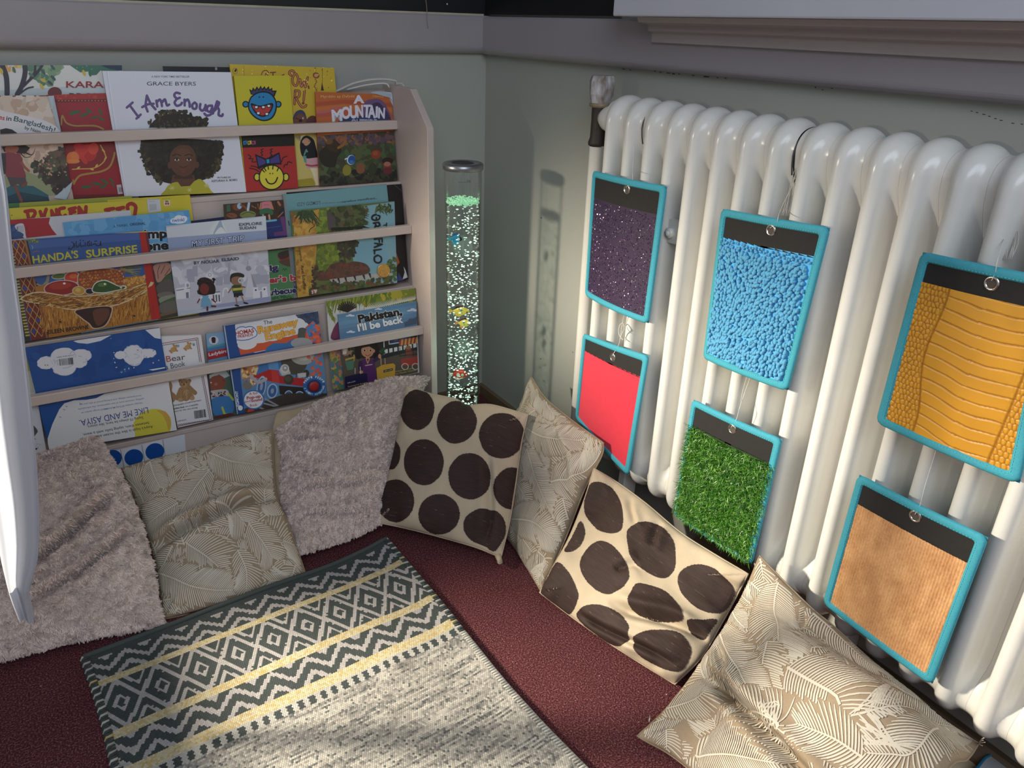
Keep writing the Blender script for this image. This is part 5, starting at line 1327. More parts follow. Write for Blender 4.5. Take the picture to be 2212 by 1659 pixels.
A.blob((132, 72, 54), [(40, 950), (90, 905), (160, 900), (205, 950), (190, 1000), (150, 1040), (80, 1030), (50, 1000)]); A.ell((170, 96, 86), 112, 978, 16, 14); A.ell((132, 72, 54), 140, 905, 16, 16); A.stroke((60, 34, 30), [(180, 940), (196, 950)], 5); A.poly((226, 226, 226), [(60, 955), (76, 962), (66, 972)])
A.blob((176, 172, 170), [(50, 1050), (120, 1030), (215, 1030), (225, 1090), (120, 1120), (70, 1120)]); A.dots([(40, 36, 44), (200, 196, 196), (130, 40, 50)], [(60, 1050), (210, 1036), (218, 1086), (80, 1112)], 40, 6, 12)
A.blob((64, 120, 178), [(70, 1120), (230, 1090), (280, 1180), (240, 1260), (110, 1270)]); A.stroke((170, 190, 74), [(230, 1070), (270, 1120)], 20); A.stroke((170, 190, 74), [(170, 1190), (190, 1250), (240, 1260)], 20); A.poly((92, 50, 40), [(100, 1270), (250, 1240), (290, 1260), (95, 1300)])
A.text('TH', (200, 876), (244, 866), 30, (200, 210, 200), 0.02)
A.build('cover_print', th)

th, A = book(3, 0.000, [(482.5, 704), (687, 672.5), (707, 854), (512, 895.5)], 'board book titled The Runaway Engine with a red sound button', (34, 74, 140), 0.012, False, 0.010)
A.use(440, 600, 4.254); A.full((38, 78, 144))
A.poly((218, 218, 222), [(290, 430), (850, 340), (890, 330), (990, 470), (900, 600), (470, 690), (330, 640), (280, 520)])
A.dots([(60, 72, 100), (76, 88, 112), (50, 62, 92)], [(850, 345), (1050, 320), (1075, 440), (990, 420), (920, 400)], 60, 12, 30)
A.poly((206, 90, 56), [(320, 640), (520, 590), (540, 600), (740, 545), (860, 520), (1000, 400), (1080, 560), (340, 710)])
A.dots([(206, 88, 60), (80, 130, 190), (214, 110, 80), (60, 110, 170)], [(950, 420), (1060, 430), (1080, 580), (960, 600)], 60, 10, 28)
for (x, y, rx, ry) in [(400, 610, 90, 50), (520, 560, 90, 40), (640, 545, 80, 36), (760, 500, 100, 44), (860, 440, 80, 70), (330, 560, 40, 60), (440, 520, 160, 90), (640, 450, 180, 90)]: A.ell((222, 222, 226), x, y, rx, ry, -0.15, 24, False)
A.layer += 1
for (x, y, rx, ry) in [(290, 520, 54, 44), (350, 490, 60, 44), (420, 490, 60, 46), (455, 510, 40, 40), (370, 530, 110, 48), (300, 545, 40, 32)]: A.ell((70, 110, 176), x, y, rx, ry, -0.1, 20, False)
A.layer += 1
for (x, y, rx, ry) in [(292, 520, 48, 38), (350, 492, 54, 38), (420, 492, 54, 40), (453, 510, 34, 34), (370, 528, 104, 42), (302, 543, 34, 26)]: A.ell((226, 228, 234), x, y, rx, ry, -0.1, 20, False)
A.layer += 1
A.text('THOMAS', (262, 534), (462, 500), 38, (176, 40, 48), 0.03); A.text('& FRIENDS', (280, 560), (452, 532), 26, (176, 40, 48), 0.025)
A.text('The', (552, 430), (630, 418), 36, (92, 104, 112), 0.02)
A.text('Runaway', (508, 512), (866, 430), 66, (232, 178, 72), 0.035, 0, (196, 110, 40), 0.03); A.text('Engine', (576, 572), (840, 512), 62, (232, 178, 72), 0.035, 0, (196, 110, 40), 0.03)
# plain little locomotive: blue boiler, red buffer beam, grey wheels (no face)
A.poly((84, 88, 84), [(870, 470), (940, 470), (930, 560), (860, 570)]); A.ell((84, 88, 84), 906, 478, 38, 20)
A.poly((60, 110, 170), [(580, 640), (640, 600), (760, 600), (820, 560), (980, 560), (1000, 600), (560, 690)]); A.ell((160, 160, 160), 900, 600, 100, 50)
A.poly((90, 134, 176), [(340, 830), (1100, 680), (1130, 1080), (310, 1240)])
A.poly((206, 150, 96), [(340, 830), (500, 800), (480, 900), (350, 930)]); A.dots([(190, 120, 70), (226, 200, 150), (150, 80, 50)], [(345, 840), (490, 810), (480, 990), (380, 1010)], 50, 8, 24)
A.poly((62, 116, 178), [(510, 800), (720, 750), (740, 860), (480, 900)]); A.poly((96, 150, 200), [(590, 780), (680, 760), (690, 850), (600, 860)])
A.ell((74, 72, 62), 830, 780, 120, 110); A.ell((168, 166, 160), 905, 720, 110, 80, 0.1); A.ell((190, 188, 182), 915, 705, 80, 56)
A.dots([(200, 90, 70), (206, 110, 84)], [(960, 700), (1080, 690), (1090, 900), (990, 900)], 22, 10, 24)
A.poly((176, 40, 44), [(440, 910), (600, 842), (680, 850), (700, 900), (940, 930), (930, 1000), (700, 970), (560, 940)]); A.poly((196, 58, 58), [(620, 850), (680, 852), (700, 965), (630, 960)])
A.poly((190, 186, 180), [(690, 850), (720, 800), (770, 800), (800, 880), (720, 900)]); A.ell((206, 204, 200), 745, 835, 40, 42); A.ell((160, 160, 164), 748, 832, 26, 28); A.ell((226, 226, 224), 748, 828, 10)
A.ell((66, 62, 52), 780, 935, 46, 46); A.ell((84, 80, 68), 774, 928, 30, 28); A.ell((60, 58, 50), 940, 880, 30, 36); A.stroke((70, 66, 58), [(850, 840), (850, 915)], 8); A.stroke((70, 66, 58), [(905, 850), (905, 920)], 8); A.poly((196, 192, 186), [(860, 880), (940, 870), (940, 910), (870, 920)])
A.poly((46, 40, 40), [(690, 990), (960, 1010), (950, 1090), (700, 1070)])
for (x, y, rx, ry) in [(530, 1000, 42, 100), (630, 1040, 48, 70), (780, 1080, 40, 46), (880, 1090, 46, 50)]:
    A.ell((176, 190, 206), x, y, rx, ry, 0.15); A.ell((56, 100, 160), x, y, rx * .8, ry * .82, 0.15); A.ell((150, 160, 176), x, y, rx * .3, ry * .35, 0.15)
A.ell((120, 116, 112), 400, 990, 46, 38, .4); A.stroke((170, 166, 170), [(430, 900), (500, 960), (570, 930)], 30, 8)
A.poly((70, 60, 56), [(380, 1200), (760, 1060), (1130, 1060), (1130, 1090), (800, 1160), (330, 1250)])
for (a, b) in [((540, 1150), (700, 1190)), ((560, 1110), (690, 1180)), ((480, 1180), (560, 1210))]: A.stroke((150, 152, 160), [a, b], 14)
A.poly((36, 76, 140), [(185, 440), (285, 425), (375, 1240), (310, 1255)]); A.poly((170, 180, 200), [(182, 445), (194, 443), (314, 1250), (302, 1254)])
A.dots([(200, 66, 54)], [(395, 1210), (460, 1200), (460, 1240), (400, 1240)], 6, 10, 20)
A.text('EGMONT', (326, 1180), (312, 1040), 24, (220, 226, 236), 0.03); A.ell((226, 228, 234), 336, 1196, 22, 24)
A.ell((60, 110, 176), 458, 1120, 100, 90); A.ell((224, 224, 228), 458, 1120, 88, 78)
A.text('A fun', (420, 1078), (495, 1066), 24, (170, 50, 60), 0.01); A.text('Pop-up', (398, 1118), (522, 1098), 28, (170, 40, 50), 0.035); A.text('and', (376, 1148), (430, 1140), 22, (170, 50, 60), 0.01); A.text('Sound', (438, 1142), (538, 1126), 26, (170, 40, 50), 0.035); A.text('Book', (426, 1184), (492, 1174), 24, (170, 50, 60), 0.01)
A.ell((50, 100, 160), 1014, 996, 104, 92, 0, 32); A.ell((34, 64, 112), 1014, 996, 66, 60, 0, 28)
for t, a0, a1, rr_ in [('PEEP! PEEP!', 205, 330, 84), ]:
    n_ = len(t)
    for i_, ch in enumerate(t):
        if ch == ' ': continue
        a = math.radians(a0 + (a1 - a0) * i_ / (n_ - 1)); x, y = 1014 + 88 * math.cos(a), 996 + 76 * math.sin(a); tx, ty = -math.sin(a), math.cos(a)
        A.text(ch, (x - 6 * tx, y - 6 * ty), (x + 6 * tx, y + 6 * ty), 19, (226, 230, 236), 0.03)
t = 'A NOISY ADVENTURE'
for i_, ch in enumerate(t):
    if ch == ' ': continue
    a = math.radians(165 - 165 * i_ / (len(t) - 1)); x, y = 1014 + 94 * math.cos(a), 996 + 82 * math.sin(a); tx, ty = math.sin(a), -math.cos(a)
    A.text(ch, (x - 5 * tx, y - 5 * ty), (x + 5 * tx, y + 5 * ty), 17, (226, 230, 236), 0.03)
A.build('cover_print', th)
cg = A.loc(1010, 996); P0 = A.O + cg[0] * A.ex + cg[1] * A.ey + A.n * 0.0028
bmg = bmesh.new(); rr = 0.0135; ng = 32
prof_ = [(rr, 0), (rr, 0.001), (rr * .9, 0.002), (rr * .5, 0.0028)]
ra = [bmg.verts.new(P0 + r_ * (math.cos(2 * math.pi * k / ng) * A.ex + math.sin(2 * math.pi * k / ng) * A.ey) + A.n * h) for r_, h in prof_ for k in range(ng)]
for i in range(3):
    for k in range(ng): bmg.faces.new((ra[i * ng + k], ra[i * ng + (k + 1) % ng], ra[(i + 1) * ng + (k + 1) % ng], ra[(i + 1) * ng + k]))
bmg.faces.new(ra[3 * ng:])
from_bm('sound_button', bmg, mat('red_button', (160, 36, 36), 0.45), th, True)['label'] = 'round red sound button'

th, A = book(3, 0.0060, [(704.5, 651), (904, 621), (906, 805), (718.5, 845)], 'green palm leaf picture book behind the blue Pakistan book', (200, 200, 190), 0.007, True)
A.use(440, 600, 4.254); A.full((206, 204, 202))
A.poly((150, 140, 44), [(1400, 170), (1980, 90), (1985, 330), (1700, 250), (1480, 270)])
A.dots([(166, 156, 52), (120, 132, 50), (84, 112, 44), (176, 160, 60), (104, 124, 44)], [(1380, 190), (1975, 95), (1985, 400), (1960, 420), (1940, 220), (1600, 260)], 120, 16, 50)
for k in range(70):
    x0, y0 = 1130 + random.uniform(0, 330), 215 - random.uniform(0, 1) * 50 + 20; x0 = 1130 + k * 6; y0 = 222 - k * 0.9
    A.stroke(random.choice([(150, 146, 52), (108, 126, 48), (128, 140, 60), (84, 106, 44)]), [(x0, y0), (x0 - 20 + random.uniform(-20, 30), y0 + random.uniform(50, 130))], 15, 0, False, 0.85)
for k in range(40):
    x0, y0 = 1132 + k * 1.2, 240 + k * 3; A.stroke(random.choice([(126, 140, 52), (98, 120, 48)]), [(x0, y0), (x0 + random.uniform(10, 50), y0 + random.uniform(40, 90))], 13, 0, False, 0.85)
A.layer += 1
for k in range(26):
    x0 = 1480 + k * 18; A.stroke((216, 214, 206), [(x0, 300 - k * 4), (x0 + 50, 230 - k * 3)], 10, 0, False, .9)
A.layer += 1
for a in np.linspace(-2.9, -0.5, 12): A.stroke((40, 34, 34), [(1320, 310), (1320 + 92 * math.cos(a), 306 + 86 * math.sin(a))], 17, 0, False, .3)
A.layer += 1
A.blob((112, 52, 84), [(1170, 560), (1190, 470), (1235, 400), (1260, 420), (1260, 560)])
A.poly((84, 110, 120), [(1150, 660), (1290, 630), (1300, 1035), (1185, 1045)])
A.dots([(92, 124, 70), (176, 160, 70), (150, 100, 90), (70, 120, 140), (190, 120, 100), (160, 150, 60)], [(1160, 660), (1270, 640), (1290, 1020), (1190, 1035)], 90, 10, 30)
A.build('cover_print', th)

th, A = book(3, 0.000, [(730, 680), (899.5, 651), (902.5, 804), (744, 841)], 'blue picture book titled Pakistan, I\'ll be back with a girl and suitcases', (92, 132, 164), 0.0045)
A.use(440, 600, 4.254); A.full((96, 138, 172))
for k in range(6): A.poly([(92, 134, 168), (100, 142, 174), (106, 148, 180), (98, 138, 170), (92, 130, 164), (86, 124, 158)][k], [(1235, 340 + k * 34), (1960, 215 + k * 34), (1965, 255 + k * 34), (1240, 380 + k * 34)], False)
A.layer += 1
def wc(x, y, s_):
    for (dx, dy, rx, ry) in [(-30, 4, 28, 8), (0, -6, 26, 14), (30, 2, 32, 10)]: A.ell((206, 214, 226), x + dx * s_, y + dy * s_, rx * s_, ry * s_, -0.1, 14, False)
    A.layer += 1
wc(1345, 348, .7); wc(1605, 288, .6); wc(1920, 298, .9); wc(1350, 498, .7)
A.poly((74, 92, 116), [(1840, 410), (1870, 400), (1890, 376), (1930, 372), (1970, 350), (1970, 420), (1850, 450)])
A.text('Pakistan,', (1430, 412), (1822, 338), 72, (28, 28, 30), 0.05, 0, (224, 228, 232), 0.03)
A.text("I'll be back", (1424, 492), (1828, 410), 66, (228, 230, 234), 0.04, 0, (30, 30, 36), 0.03)
A.poly((88, 76, 68), [(1255, 650), (1970, 510), (1975, 880), (1290, 1035)])
A.poly((40, 40, 46), [(1380, 620), (1970, 510), (1970, 660), (1660, 740), (1400, 740)]); A.poly((44, 62, 110), [(1710, 550), (1900, 520), (1900, 590), (1720, 620)]); A.dots([(140, 80, 110), (90, 80, 140)], [(1740, 550), (1860, 530), (1860, 570), (1750, 590)], 20, 6, 14)
A.stroke((206, 206, 206), [(1655, 570), (1660, 700)], 9); A.stroke((206, 206, 206), [(1700, 560), (1705, 610), (1790, 596)], 8)
for k in range(7): A.poly((214, 212, 212), [(1660 + k * 44, 660 - k * 9), (1690 + k * 44, 654 - k * 9), (1692 + k * 44, 690 - k * 9), (1662 + k * 44, 698 - k * 9)], False)
A.layer += 1
for k in range(10):
    c = (170, 52, 48) if k % 2 == 0 else (204, 158, 82); x0 = 1800 + k * 17
    A.poly(c, [(x0, 572 - k * 3), (x0 + 17, 569 - k * 3), (x0 + 14 - 0.5 * k, 622 - k * 2.5), (x0 - 6 - 0.5 * k, 626 - k * 2.5)], False)
A.layer += 1
A.poly((128, 60, 56), [(1850, 650), (1900, 640), (1930, 720), (1850, 720)]); A.ell((150, 100, 60), 1880, 640, 24, 18)
A.stroke((36, 34, 36), [(1800, 690), (1970, 660)], 6); A.stroke((36, 34, 36), [(1800, 720), (1970, 700)], 6)
for x in (1800, 1850, 1920, 1966): A.stroke((36, 34, 36), [(x, 640), (x + 4, 720)], 5, 0, False)
A.layer += 1
A.poly((160, 60, 52), [(1810, 745), (1970, 720), (1972, 800), (1816, 812)])
for x in (1850, 1945): A.stroke((206, 200, 194), [(x + 30 * math.cos(a), 815 + 28 * math.sin(a)) for a in np.linspace(0, 6.3, 16)], 6)
A.poly((150, 120, 96), [(1260, 660), (1370, 630), (1380, 700), (1290, 720)]); A.poly((206, 196, 190), [(1280, 650), (1320, 645), (1310, 700), (1276, 706)]); A.dots([(40, 60, 44), (50, 44, 40)], [(1330, 650), (1380, 640), (1400, 720), (1340, 730)], 16, 8, 20)
A.poly((176, 150, 76), [(1300, 745), (1390, 720), (1390, 738), (1300, 764)]); A.poly((74, 120, 96), [(1296, 770), (1380, 756), (1376, 840), (1320, 850)])
A.stroke((176, 150, 76), [(1380, 710), (1382, 760)], 10)
A.blob((26, 22, 24), [(1400, 740), (1390, 660), (1420, 610), (1500, 590), (1580, 600), (1612, 660), (1600, 720), (1560, 740), (1560, 660), (1470, 650), (1440, 690), (1440, 740)])
A.ell((190, 134, 104), 1504, 672, 58, 60); A.poly((26, 22, 24), [(1440, 650), (1480, 604), (1560, 610), (1570, 660), (1520, 630), (1470, 640)])
for x in (1478, 1532): A.ell((240, 240, 240), x, 668, 12, 11); A.ell((40, 26, 20), x, 668, 9, 10)
A.stroke((130, 60, 60), [(1486, 706), (1508, 716), (1534, 702)], 6, 8); A.ell((210, 120, 104), 1474, 694, 10, 7); A.ell((190, 134, 104), 1562, 672, 12, 16)
A.poly((190, 134, 104), [(1488, 728), (1522, 728), (1524, 756), (1488, 756)])
A.poly((84, 40, 96), [(1430, 770), (1480, 744), (1530, 744), (1570, 760), (1590, 940), (1580, 970), (1510, 978), (1470, 900), (1460, 820)]); A.stroke((204, 150, 80), [(1490, 742), (1506, 786), (1524, 742)], 7); A.stroke((190, 160, 150), [(1486, 806), (1546, 796)], 9)
A.stroke((60, 32, 74), [(1440, 780), (1440, 840)], 40); A.stroke((60, 32, 74), [(1570, 760), (1610, 730)], 34); A.ell((190, 134, 104), 1616, 720, 14, 22); A.ell((190, 134, 104), 1446, 866, 18, 14); A.dots([(50, 80, 50)], [(1610, 660), (1660, 650), (1670, 700), (1630, 720)], 12, 8, 18)
A.poly((34, 30, 66), [(1296, 910), (1420, 880), (1500, 880), (1505, 970), (1300, 1018)]); A.stroke((200, 200, 206), [(1440, 880), (1438, 820)], 6); A.stroke((190, 190, 196), [(1390, 880), (1390, 830)], 6); A.text('LHR to KHI', (1322, 972), (1392, 955), 12, (200, 196, 190), 0.01)
A.stroke((200, 180, 140), [(1630, 800), (1626, 730)], 6); A.stroke((200, 180, 140), [(1666, 790), (1664, 740)], 6)
A.poly((196, 150, 60), [(1586, 830), (1640, 800), (1740, 785), (1760, 800), (1756, 900), (1596, 950)]); A.poly((34, 32, 34), [(1650, 850), (1736, 830), (1738, 850), (1652, 872)]); A.text('LHR to KHI', (1660, 864), (1730, 847), 11, (206, 200, 190), 0.01)
A.text('Illustrated by Sumaiya', (1326, 1006), (1500, 966), 13, (190, 160, 90), 0.01); A.text('Written by Maryam', (1760, 868), (1920, 836), 13, (190, 160, 90), 0.01); A.text('by Nadia Wahid', (1764, 888), (1950, 852), 13, (190, 160, 90), 0.01)
A.build('cover_print', th)
# ------------------------------------------------------------------ texture cards hanging on the radiator
M_bind = mat('turquoise_binding', (60, 158, 178), 0.75, 0.12, 300, 0.0005, 900)
M_head = mat('black_leatherette', (28, 27, 27), 0.8, 0.2, 120, 0.0003, 600)
M_ring = mat('steel_eyelet', (206, 200, 190), 0.25, metal=1.0)
M_string = mat('clear_string', (206, 204, 198), 0.5)
M_backing = mat('card_backing', (40, 120, 140), 0.8, 0.1, 100)
XC = -0.150


class Card:
    """card traced by its four photo corners on the plane just in front of the radiator tubes; (s,t) run across and down"""
    def __init__(c, label, q, bow=0.004):
        c.q = [hx(*p, XC) for p in q]; c.bow = bow
        c.th = tag(empty('texture_card', sum(c.q) / 4), label, 'card', 'texture cards on the radiator')
        c.w = (np.linalg.norm(c.q[1] - c.q[0]) + np.linalg.norm(c.q[2] - c.q[3])) / 2
        c.h = (np.linalg.norm(c.q[3] - c.q[0]) + np.linalg.norm(c.q[2] - c.q[1])) / 2

    def p(c, s, t, off=0.0):
        s = np.asarray(s, float)[..., None]; t = np.asarray(t, float)[..., None]
        P = (1 - t) * ((1 - s) * c.q[0] + s * c.q[1]) + t * ((1 - s) * c.q[3] + s * c.q[2])
        o = np.asarray(off, float)[..., None] + c.bow * 4 * s * (1 - s)
        return P + o * np.array([-1.0, 0, 0])

    def st(c, x, y):
        """photo pixel -> (s,t)"""
        P = hx(x, y, XC); s, t = 0.5, 0.5
        for _ in range(20):
            e = P - ((1 - t) * ((1 - s) * c.q[0] + s * c.q[1]) + t * ((1 - s) * c.q[3] + s * c.q[2]))
            ds = (1 - t) * (c.q[1] - c.q[0]) + t * (c.q[2] - c.q[3]); dt = (1 - s) * (c.q[3] - c.q[0]) + s * (c.q[2] - c.q[1])
            A_ = np.stack([ds[1:], dt[1:]], 1); d = np.linalg.solve(A_, e[1:]); s += d[0]; t += d[1]
        return s, t

    def grid(c, s0, s1, t0, t1, ns, nt):
        S, T = np.meshgrid(np.linspace(s0, s1, ns), np.linspace(t0, t1, nt)); return S, T

    def sheet(c, name, s0, s1, t0, t1, ns, nt, off, m, vcols=None, smooth=True, label=None):
        S, T = c.grid(s0, s1, t0, t1, ns, nt)
        o = off(S, T) if callable(off) else np.full_like(S, off)
        V = c.p(S, T, o).reshape(-1, 3); i = np.arange(ns * nt).reshape(nt, ns)
        Fq = np.stack([i[:-1, :-1], i[1:, :-1], i[1:, 1:], i[:-1, 1:]], -1).reshape(-1, 4)
        ob_ = mesh_np(name, V, Fq, m, c.th, smooth, vcols=None if vcols is None else vcols(S, T).reshape(-1, 3))
        if label: ob_['label'] = label
        return ob_

    def common(c, head_t, ring_px):
        bs, bt = 0.013 / c.w, 0.013 / c.h; rs, rt = 0.012 / c.w, 0.012 / c.h
        def rr(ins_s, ins_t, r_s, r_t, n=6):
            out = []
            for (cx, cy, a0) in [(1 - ins_s - r_s, 1 - ins_t - r_t, 0), (ins_s + r_s, 1 - ins_t - r_t, 90), (ins_s + r_s, ins_t + r_t, 180), (1 - ins_s - r_s, ins_t + r_t, 270)]:
                for k in range(n):
                    a = math.radians(a0 + 90 * k / (n - 1)); out.append((cx + r_s * math.cos(a), cy + r_t * math.sin(a)))
            res = []
            for i in range(len(out)):                       # subdivide so the strip follows the bow
                a, b = np.array(out[i]), np.array(out[(i + 1) % len(out)]); k = 8 if np.hypot(*(b - a)) > 0.2 else 1
                for j in range(k): res.append(a + (b - a) * j / k)
            return np.array(res)
        loops = [(rr(0, 0, rs, rt), -0.0015), (rr(0, 0, rs, rt), 0.0022), (rr(0.25 * bs, 0.25 * bt, rs * .9, rt * .9), 0.0040), (rr(0.75 * bs, 0.75 * bt, rs * .6, rt * .6), 0.0042), (rr(bs, bt, rs * .35, rt * .35), 0.0022), (rr(bs, bt, rs * .35, rt * .35), 0.0008)]
        V = np.concatenate([c.p(l_[:, 0], l_[:, 1], np.full(len(l_), o)) for l_, o in loops]); n = len(loops[0][0])
        Fq = [[a * n + i, (a + 1) * n + i, (a + 1) * n + (i + 1) % n, a * n + (i + 1) % n] for a in range(5) for i in range(n)]
        mesh_np('binding', V, np.array(Fq), M_bind, c.th, True)
        # stitches along the inner edge of the binding
        l_ = rr(0.78 * bs, 0.78 * bt, rs * .5, rt * .5); P = c.p(l_[:, 0], l_[:, 1], np.full(len(l_), 0.0047)); P = np.vstack([P, P[:1]])
        seg = np.linalg.norm(np.diff(P, axis=0), axis=1); cs = np.concatenate([[0], np.cumsum(seg)]); V = []; Fs = []
        for d in np.arange(0, cs[-1], 0.0046):
            a, b = [np.array([np.interp(x, cs, P[:, k]) for k in range(3)]) for x in (d, d + 0.0026)]
            t_ = b - a; w_ = np.cross(t_, [1, 0, 0]); w_ /= np.linalg.norm(w_) + 1e-12; w_ *= 0.0005; n = len(V)
            V += [a + w_, b + w_, b - w_, a - w_]; Fs.append([n, n + 1, n + 2, n + 3])
        tag(mesh_np('stitching', V, np.array(Fs), mat('stitch_thread', (66, 176, 194), 0.7), c.th), kind='stuff')
        c.sheet('backing', 0.004, 0.996, 0.004, 0.996, 12, 4, -0.0015, M_backing)
        c.sheet('header_strip', bs * .8, 1 - bs * .8, bt * .8, head_t, 14, 4, lambda S, T: 0.0012 + 0 * S, M_head, label='black header strip')
        s, t = c.st(*ring_px); P0 = c.p(s, t, 0.0018); n = 28; V = []; Fs = []
        for i in range(n):
            a = 2 * math.pi * i / n; d = np.array([0, math.cos(a), math.sin(a)])
            for (r_, o) in [(0.0062, 0.0), (0.0070, 0.0012), (0.0086, 0.0014), (0.0097, 0.0)]: V.append(P0 + d * r_ + np.array([-o, 0, 0]))
        for i in range(n):
            for k in range(3): Fs.append([i * 4 + k, i * 4 + k + 1, ((i + 1) % n) * 4 + k + 1, ((i + 1) % n) * 4 + k])
        mesh_np('eyelet', V, np.array(Fs), M_ring, c.th, True)['label'] = 'steel eyelet'
        V = [P0 + 0.0062 * np.array([0, math.cos(a), math.sin(a)]) + np.array([0.0004, 0, 0]) for a in np.linspace(0, 2 * math.pi, 20, endpoint=False)]
        mesh_np('eyelet_hole', V, [list(range(20))], mat('eyelet_hole', (72, 66, 58), 0.8), c.th)
        c.bs, c.bt = bs, bt
        c.ring = P0

    def string(c, pts, r=0.0006):
        P = [c.ring + np.array([-0.0022, 0, 0.004])] + [hx(x, y, X) for x, y, X in pts]
        tube('string', smooth_pts(P, 30), r, M_string, c.th, 6)


def cellnoise(S, T, seeds):
    """distance to nearest and second nearest seed"""
    d1 = np.full(S.shape, 9.0); d2 = np.full(S.shape, 9.0); id_ = np.zeros(S.shape, int)
    for k, (a, b) in enumerate(seeds):
        d = (S - a) ** 2 + (T - b) ** 2
        m1 = d < d1; d2 = np.where(m1, d1, np.minimum(d2, d)); id_ = np.where(m1, k, id_); d1 = np.where(m1, d, d1)
    return np.sqrt(d1), np.sqrt(d2), id_


# purple glitter card
c = Card('purple glitter card with black header, upper left on the radiator', [(1282, 368), (1441, 402), (1401, 700), (1265, 637)], 0.010)
c.common(0.20, (1364, 408))
c.sheet('swatch', c.bs * .8, 1 - c.bs * .8, 0.19, 1 - c.bt * .8, 14, 20, 0.0010, mat('purple_glitter', (54, 28, 66), 0.6, 0.45, 900, 0.0004, 1500, col2=(34, 20, 48)), label='purple glitter swatch')
V = []; Fs = []; cl = []
for k in range(2200):
    s, t = random.uniform(c.bs, 1 - c.bs), random.uniform(0.21, 1 - c.bt); P0 = c.p(s, t, 0.0015); r_ = random.choice([0.0006, 0.0008, 0.0009, 0.0013])
    nrm = np.array([-1, random.gauss(0, .35), random.gauss(0, .35)]); nrm /= np.linalg.norm(nrm); u = np.cross(nrm, [0, 0, 1.0]); u /= np.linalg.norm(u); v = np.cross(nrm, u); n = len(V)
    for a in (0, 1.57, 3.14, 4.71): V.append(P0 + r_ * (u * math.cos(a) + v * math.sin(a)))
    Fs.append([n, n + 1, n + 2, n + 3]); cl.append(lin(random.choice([(80, 44, 98), (60, 32, 76), (70, 38, 88), (226, 224, 230), (74, 40, 88)])))
tag(mesh_np('glitter', V, np.array(Fs), mat('glitter_flakes', (180, 140, 190), 0.22, attr='Col', metal=0.75), c.th, cols=np.array(cl)), 'tiny sparkling flakes', kind='stuff')
c.string([(1366, 392, XC - 0.010), (1366.5, 376, XC - 0.011), (1367, 360, -0.127), (1370, 320, -0.126)])

# red felt card
c = Card('red felt card with black header, below the purple glitter card', [(1261, 720), (1402, 769), (1358, 1028), (1244, 901)], 0.004)
c.common(0.185, (1328, 771))
c.sheet('swatch', c.bs * .8, 1 - c.bs * .8, 0.175, 1 - c.bt * .8, 14, 20, 0.0012, mat('red_felt', (214, 28, 56), 0.95, 0.10, 60, 0.0004, 700, sheen=0.4), label='red felt swatch')
c.string([(1335, 748, XC - 0.006), (1340, 730, XC - 0.004), (1344, 700, -0.135), (1349, 676, -0.137)])
lp = [hx(x, y, -0.137) for x, y in [(1346, 735), (1337, 722), (1338, 705), (1345, 698), (1349, 710), (1343, 722), (1340, 735)]]
tube('string_loop', smooth_pts(lp, 24), 0.0009, mat('pale_string', (196, 194, 186), 0.7), c.th, 6)

# blue chenille card
c = Card('bright blue chenille card with black header, second column of the radiator', [(1560, 450), (1794, 491), (1702, 845), (1520, 773)], 0.006)
c.common(0.18, (1672, 496))
c.sheet('swatch', c.bs * .8, 1 - c.bs * .8, 0.17, 1 - c.bt * .8, 14, 20, 0.0012, mat('blue_felt', (84, 180, 236), 0.9, 0.08, 80), label='bright blue cloth under the noodles')
V = []; Fs = []; nr, nc = 38, 28
ring = [(0.0, 0.0), (0.55, 0.06), (0.98, 0.28), (1.0, 0.72), (0.6, 0.95), (0.0, 1.0)]
for i in range(nr):
    for j in range(nc):
        if random.random() < 0.05: continue
        s = c.bs * 0.9 + (j + 0.5 * (i % 2) + random.uniform(-.25, .25)) / nc * (1 - 2 * c.bs); t = 0.185 + (i + random.uniform(-.3, .3)) / nr * (0.80 - c.bt)
        if i < 2: L_, R_ = random.uniform(0.004, 0.006), 0.0024
        else: L_, R_ = random.uniform(0.007, 0.0105), random.uniform(0.0028, 0.0035)
        P0 = c.p(min(s, 0.985), min(t, 0.97), 0.0022)
        ang = random.gauss(0.15, 0.45) + 0.5 * math.sin(s * 5 + t * 3)
        D = np.array([-random.uniform(.25, .9), -math.sin(ang) * .9, -math.cos(ang)]); D /= np.linalg.norm(D)
        U = np.cross(D, [1, 0, 0.2]); U /= np.linalg.norm(U); W_ = np.cross(D, U); b = len(V)
        for (rr_, l_) in ring:
            for k in range(7): a = 2 * math.pi * k / 7; V.append(P0 + D * l_ * L_ + R_ * max(rr_, 0.02) * (U * math.cos(a) + W_ * math.sin(a)))
        for a in range(5):
            for k in range(7): Fs.append([b + a * 7 + k, b + a * 7 + (k + 1) % 7, b + (a + 1) * 7 + (k + 1) % 7, b + (a + 1) * 7 + k])
tag(mesh_np('chenille_noodles', V, np.array(Fs), mat('blue_chenille', (88, 170, 212), 0.9, 0.2, 400, 0.0006, 900, sheen=0.3), c.th, True), 'short fat blue chenille noodles', kind='stuff')
c.string([(1678, 482, XC - 0.008), (1681, 468, XC - 0.009), (1692, 440, -0.112), (1712, 400, -0.1), (1722, 350, -0.105)])
for k in range(7):
    x0 = 1690 + random.uniform(-4, 14); P = [hx(x0, 466, -0.105), hx(x0 + random.uniform(2, 12), 430 + random.uniform(-10, 10), -0.1), hx(1716 + random.uniform(-6, 6), 385, -0.098), hx(1724 + random.uniform(-2, 2), 352, -0.104)]
    tube('string', smooth_pts(P, 10), 0.0004, MATS['clear_string'], c.th, 5)

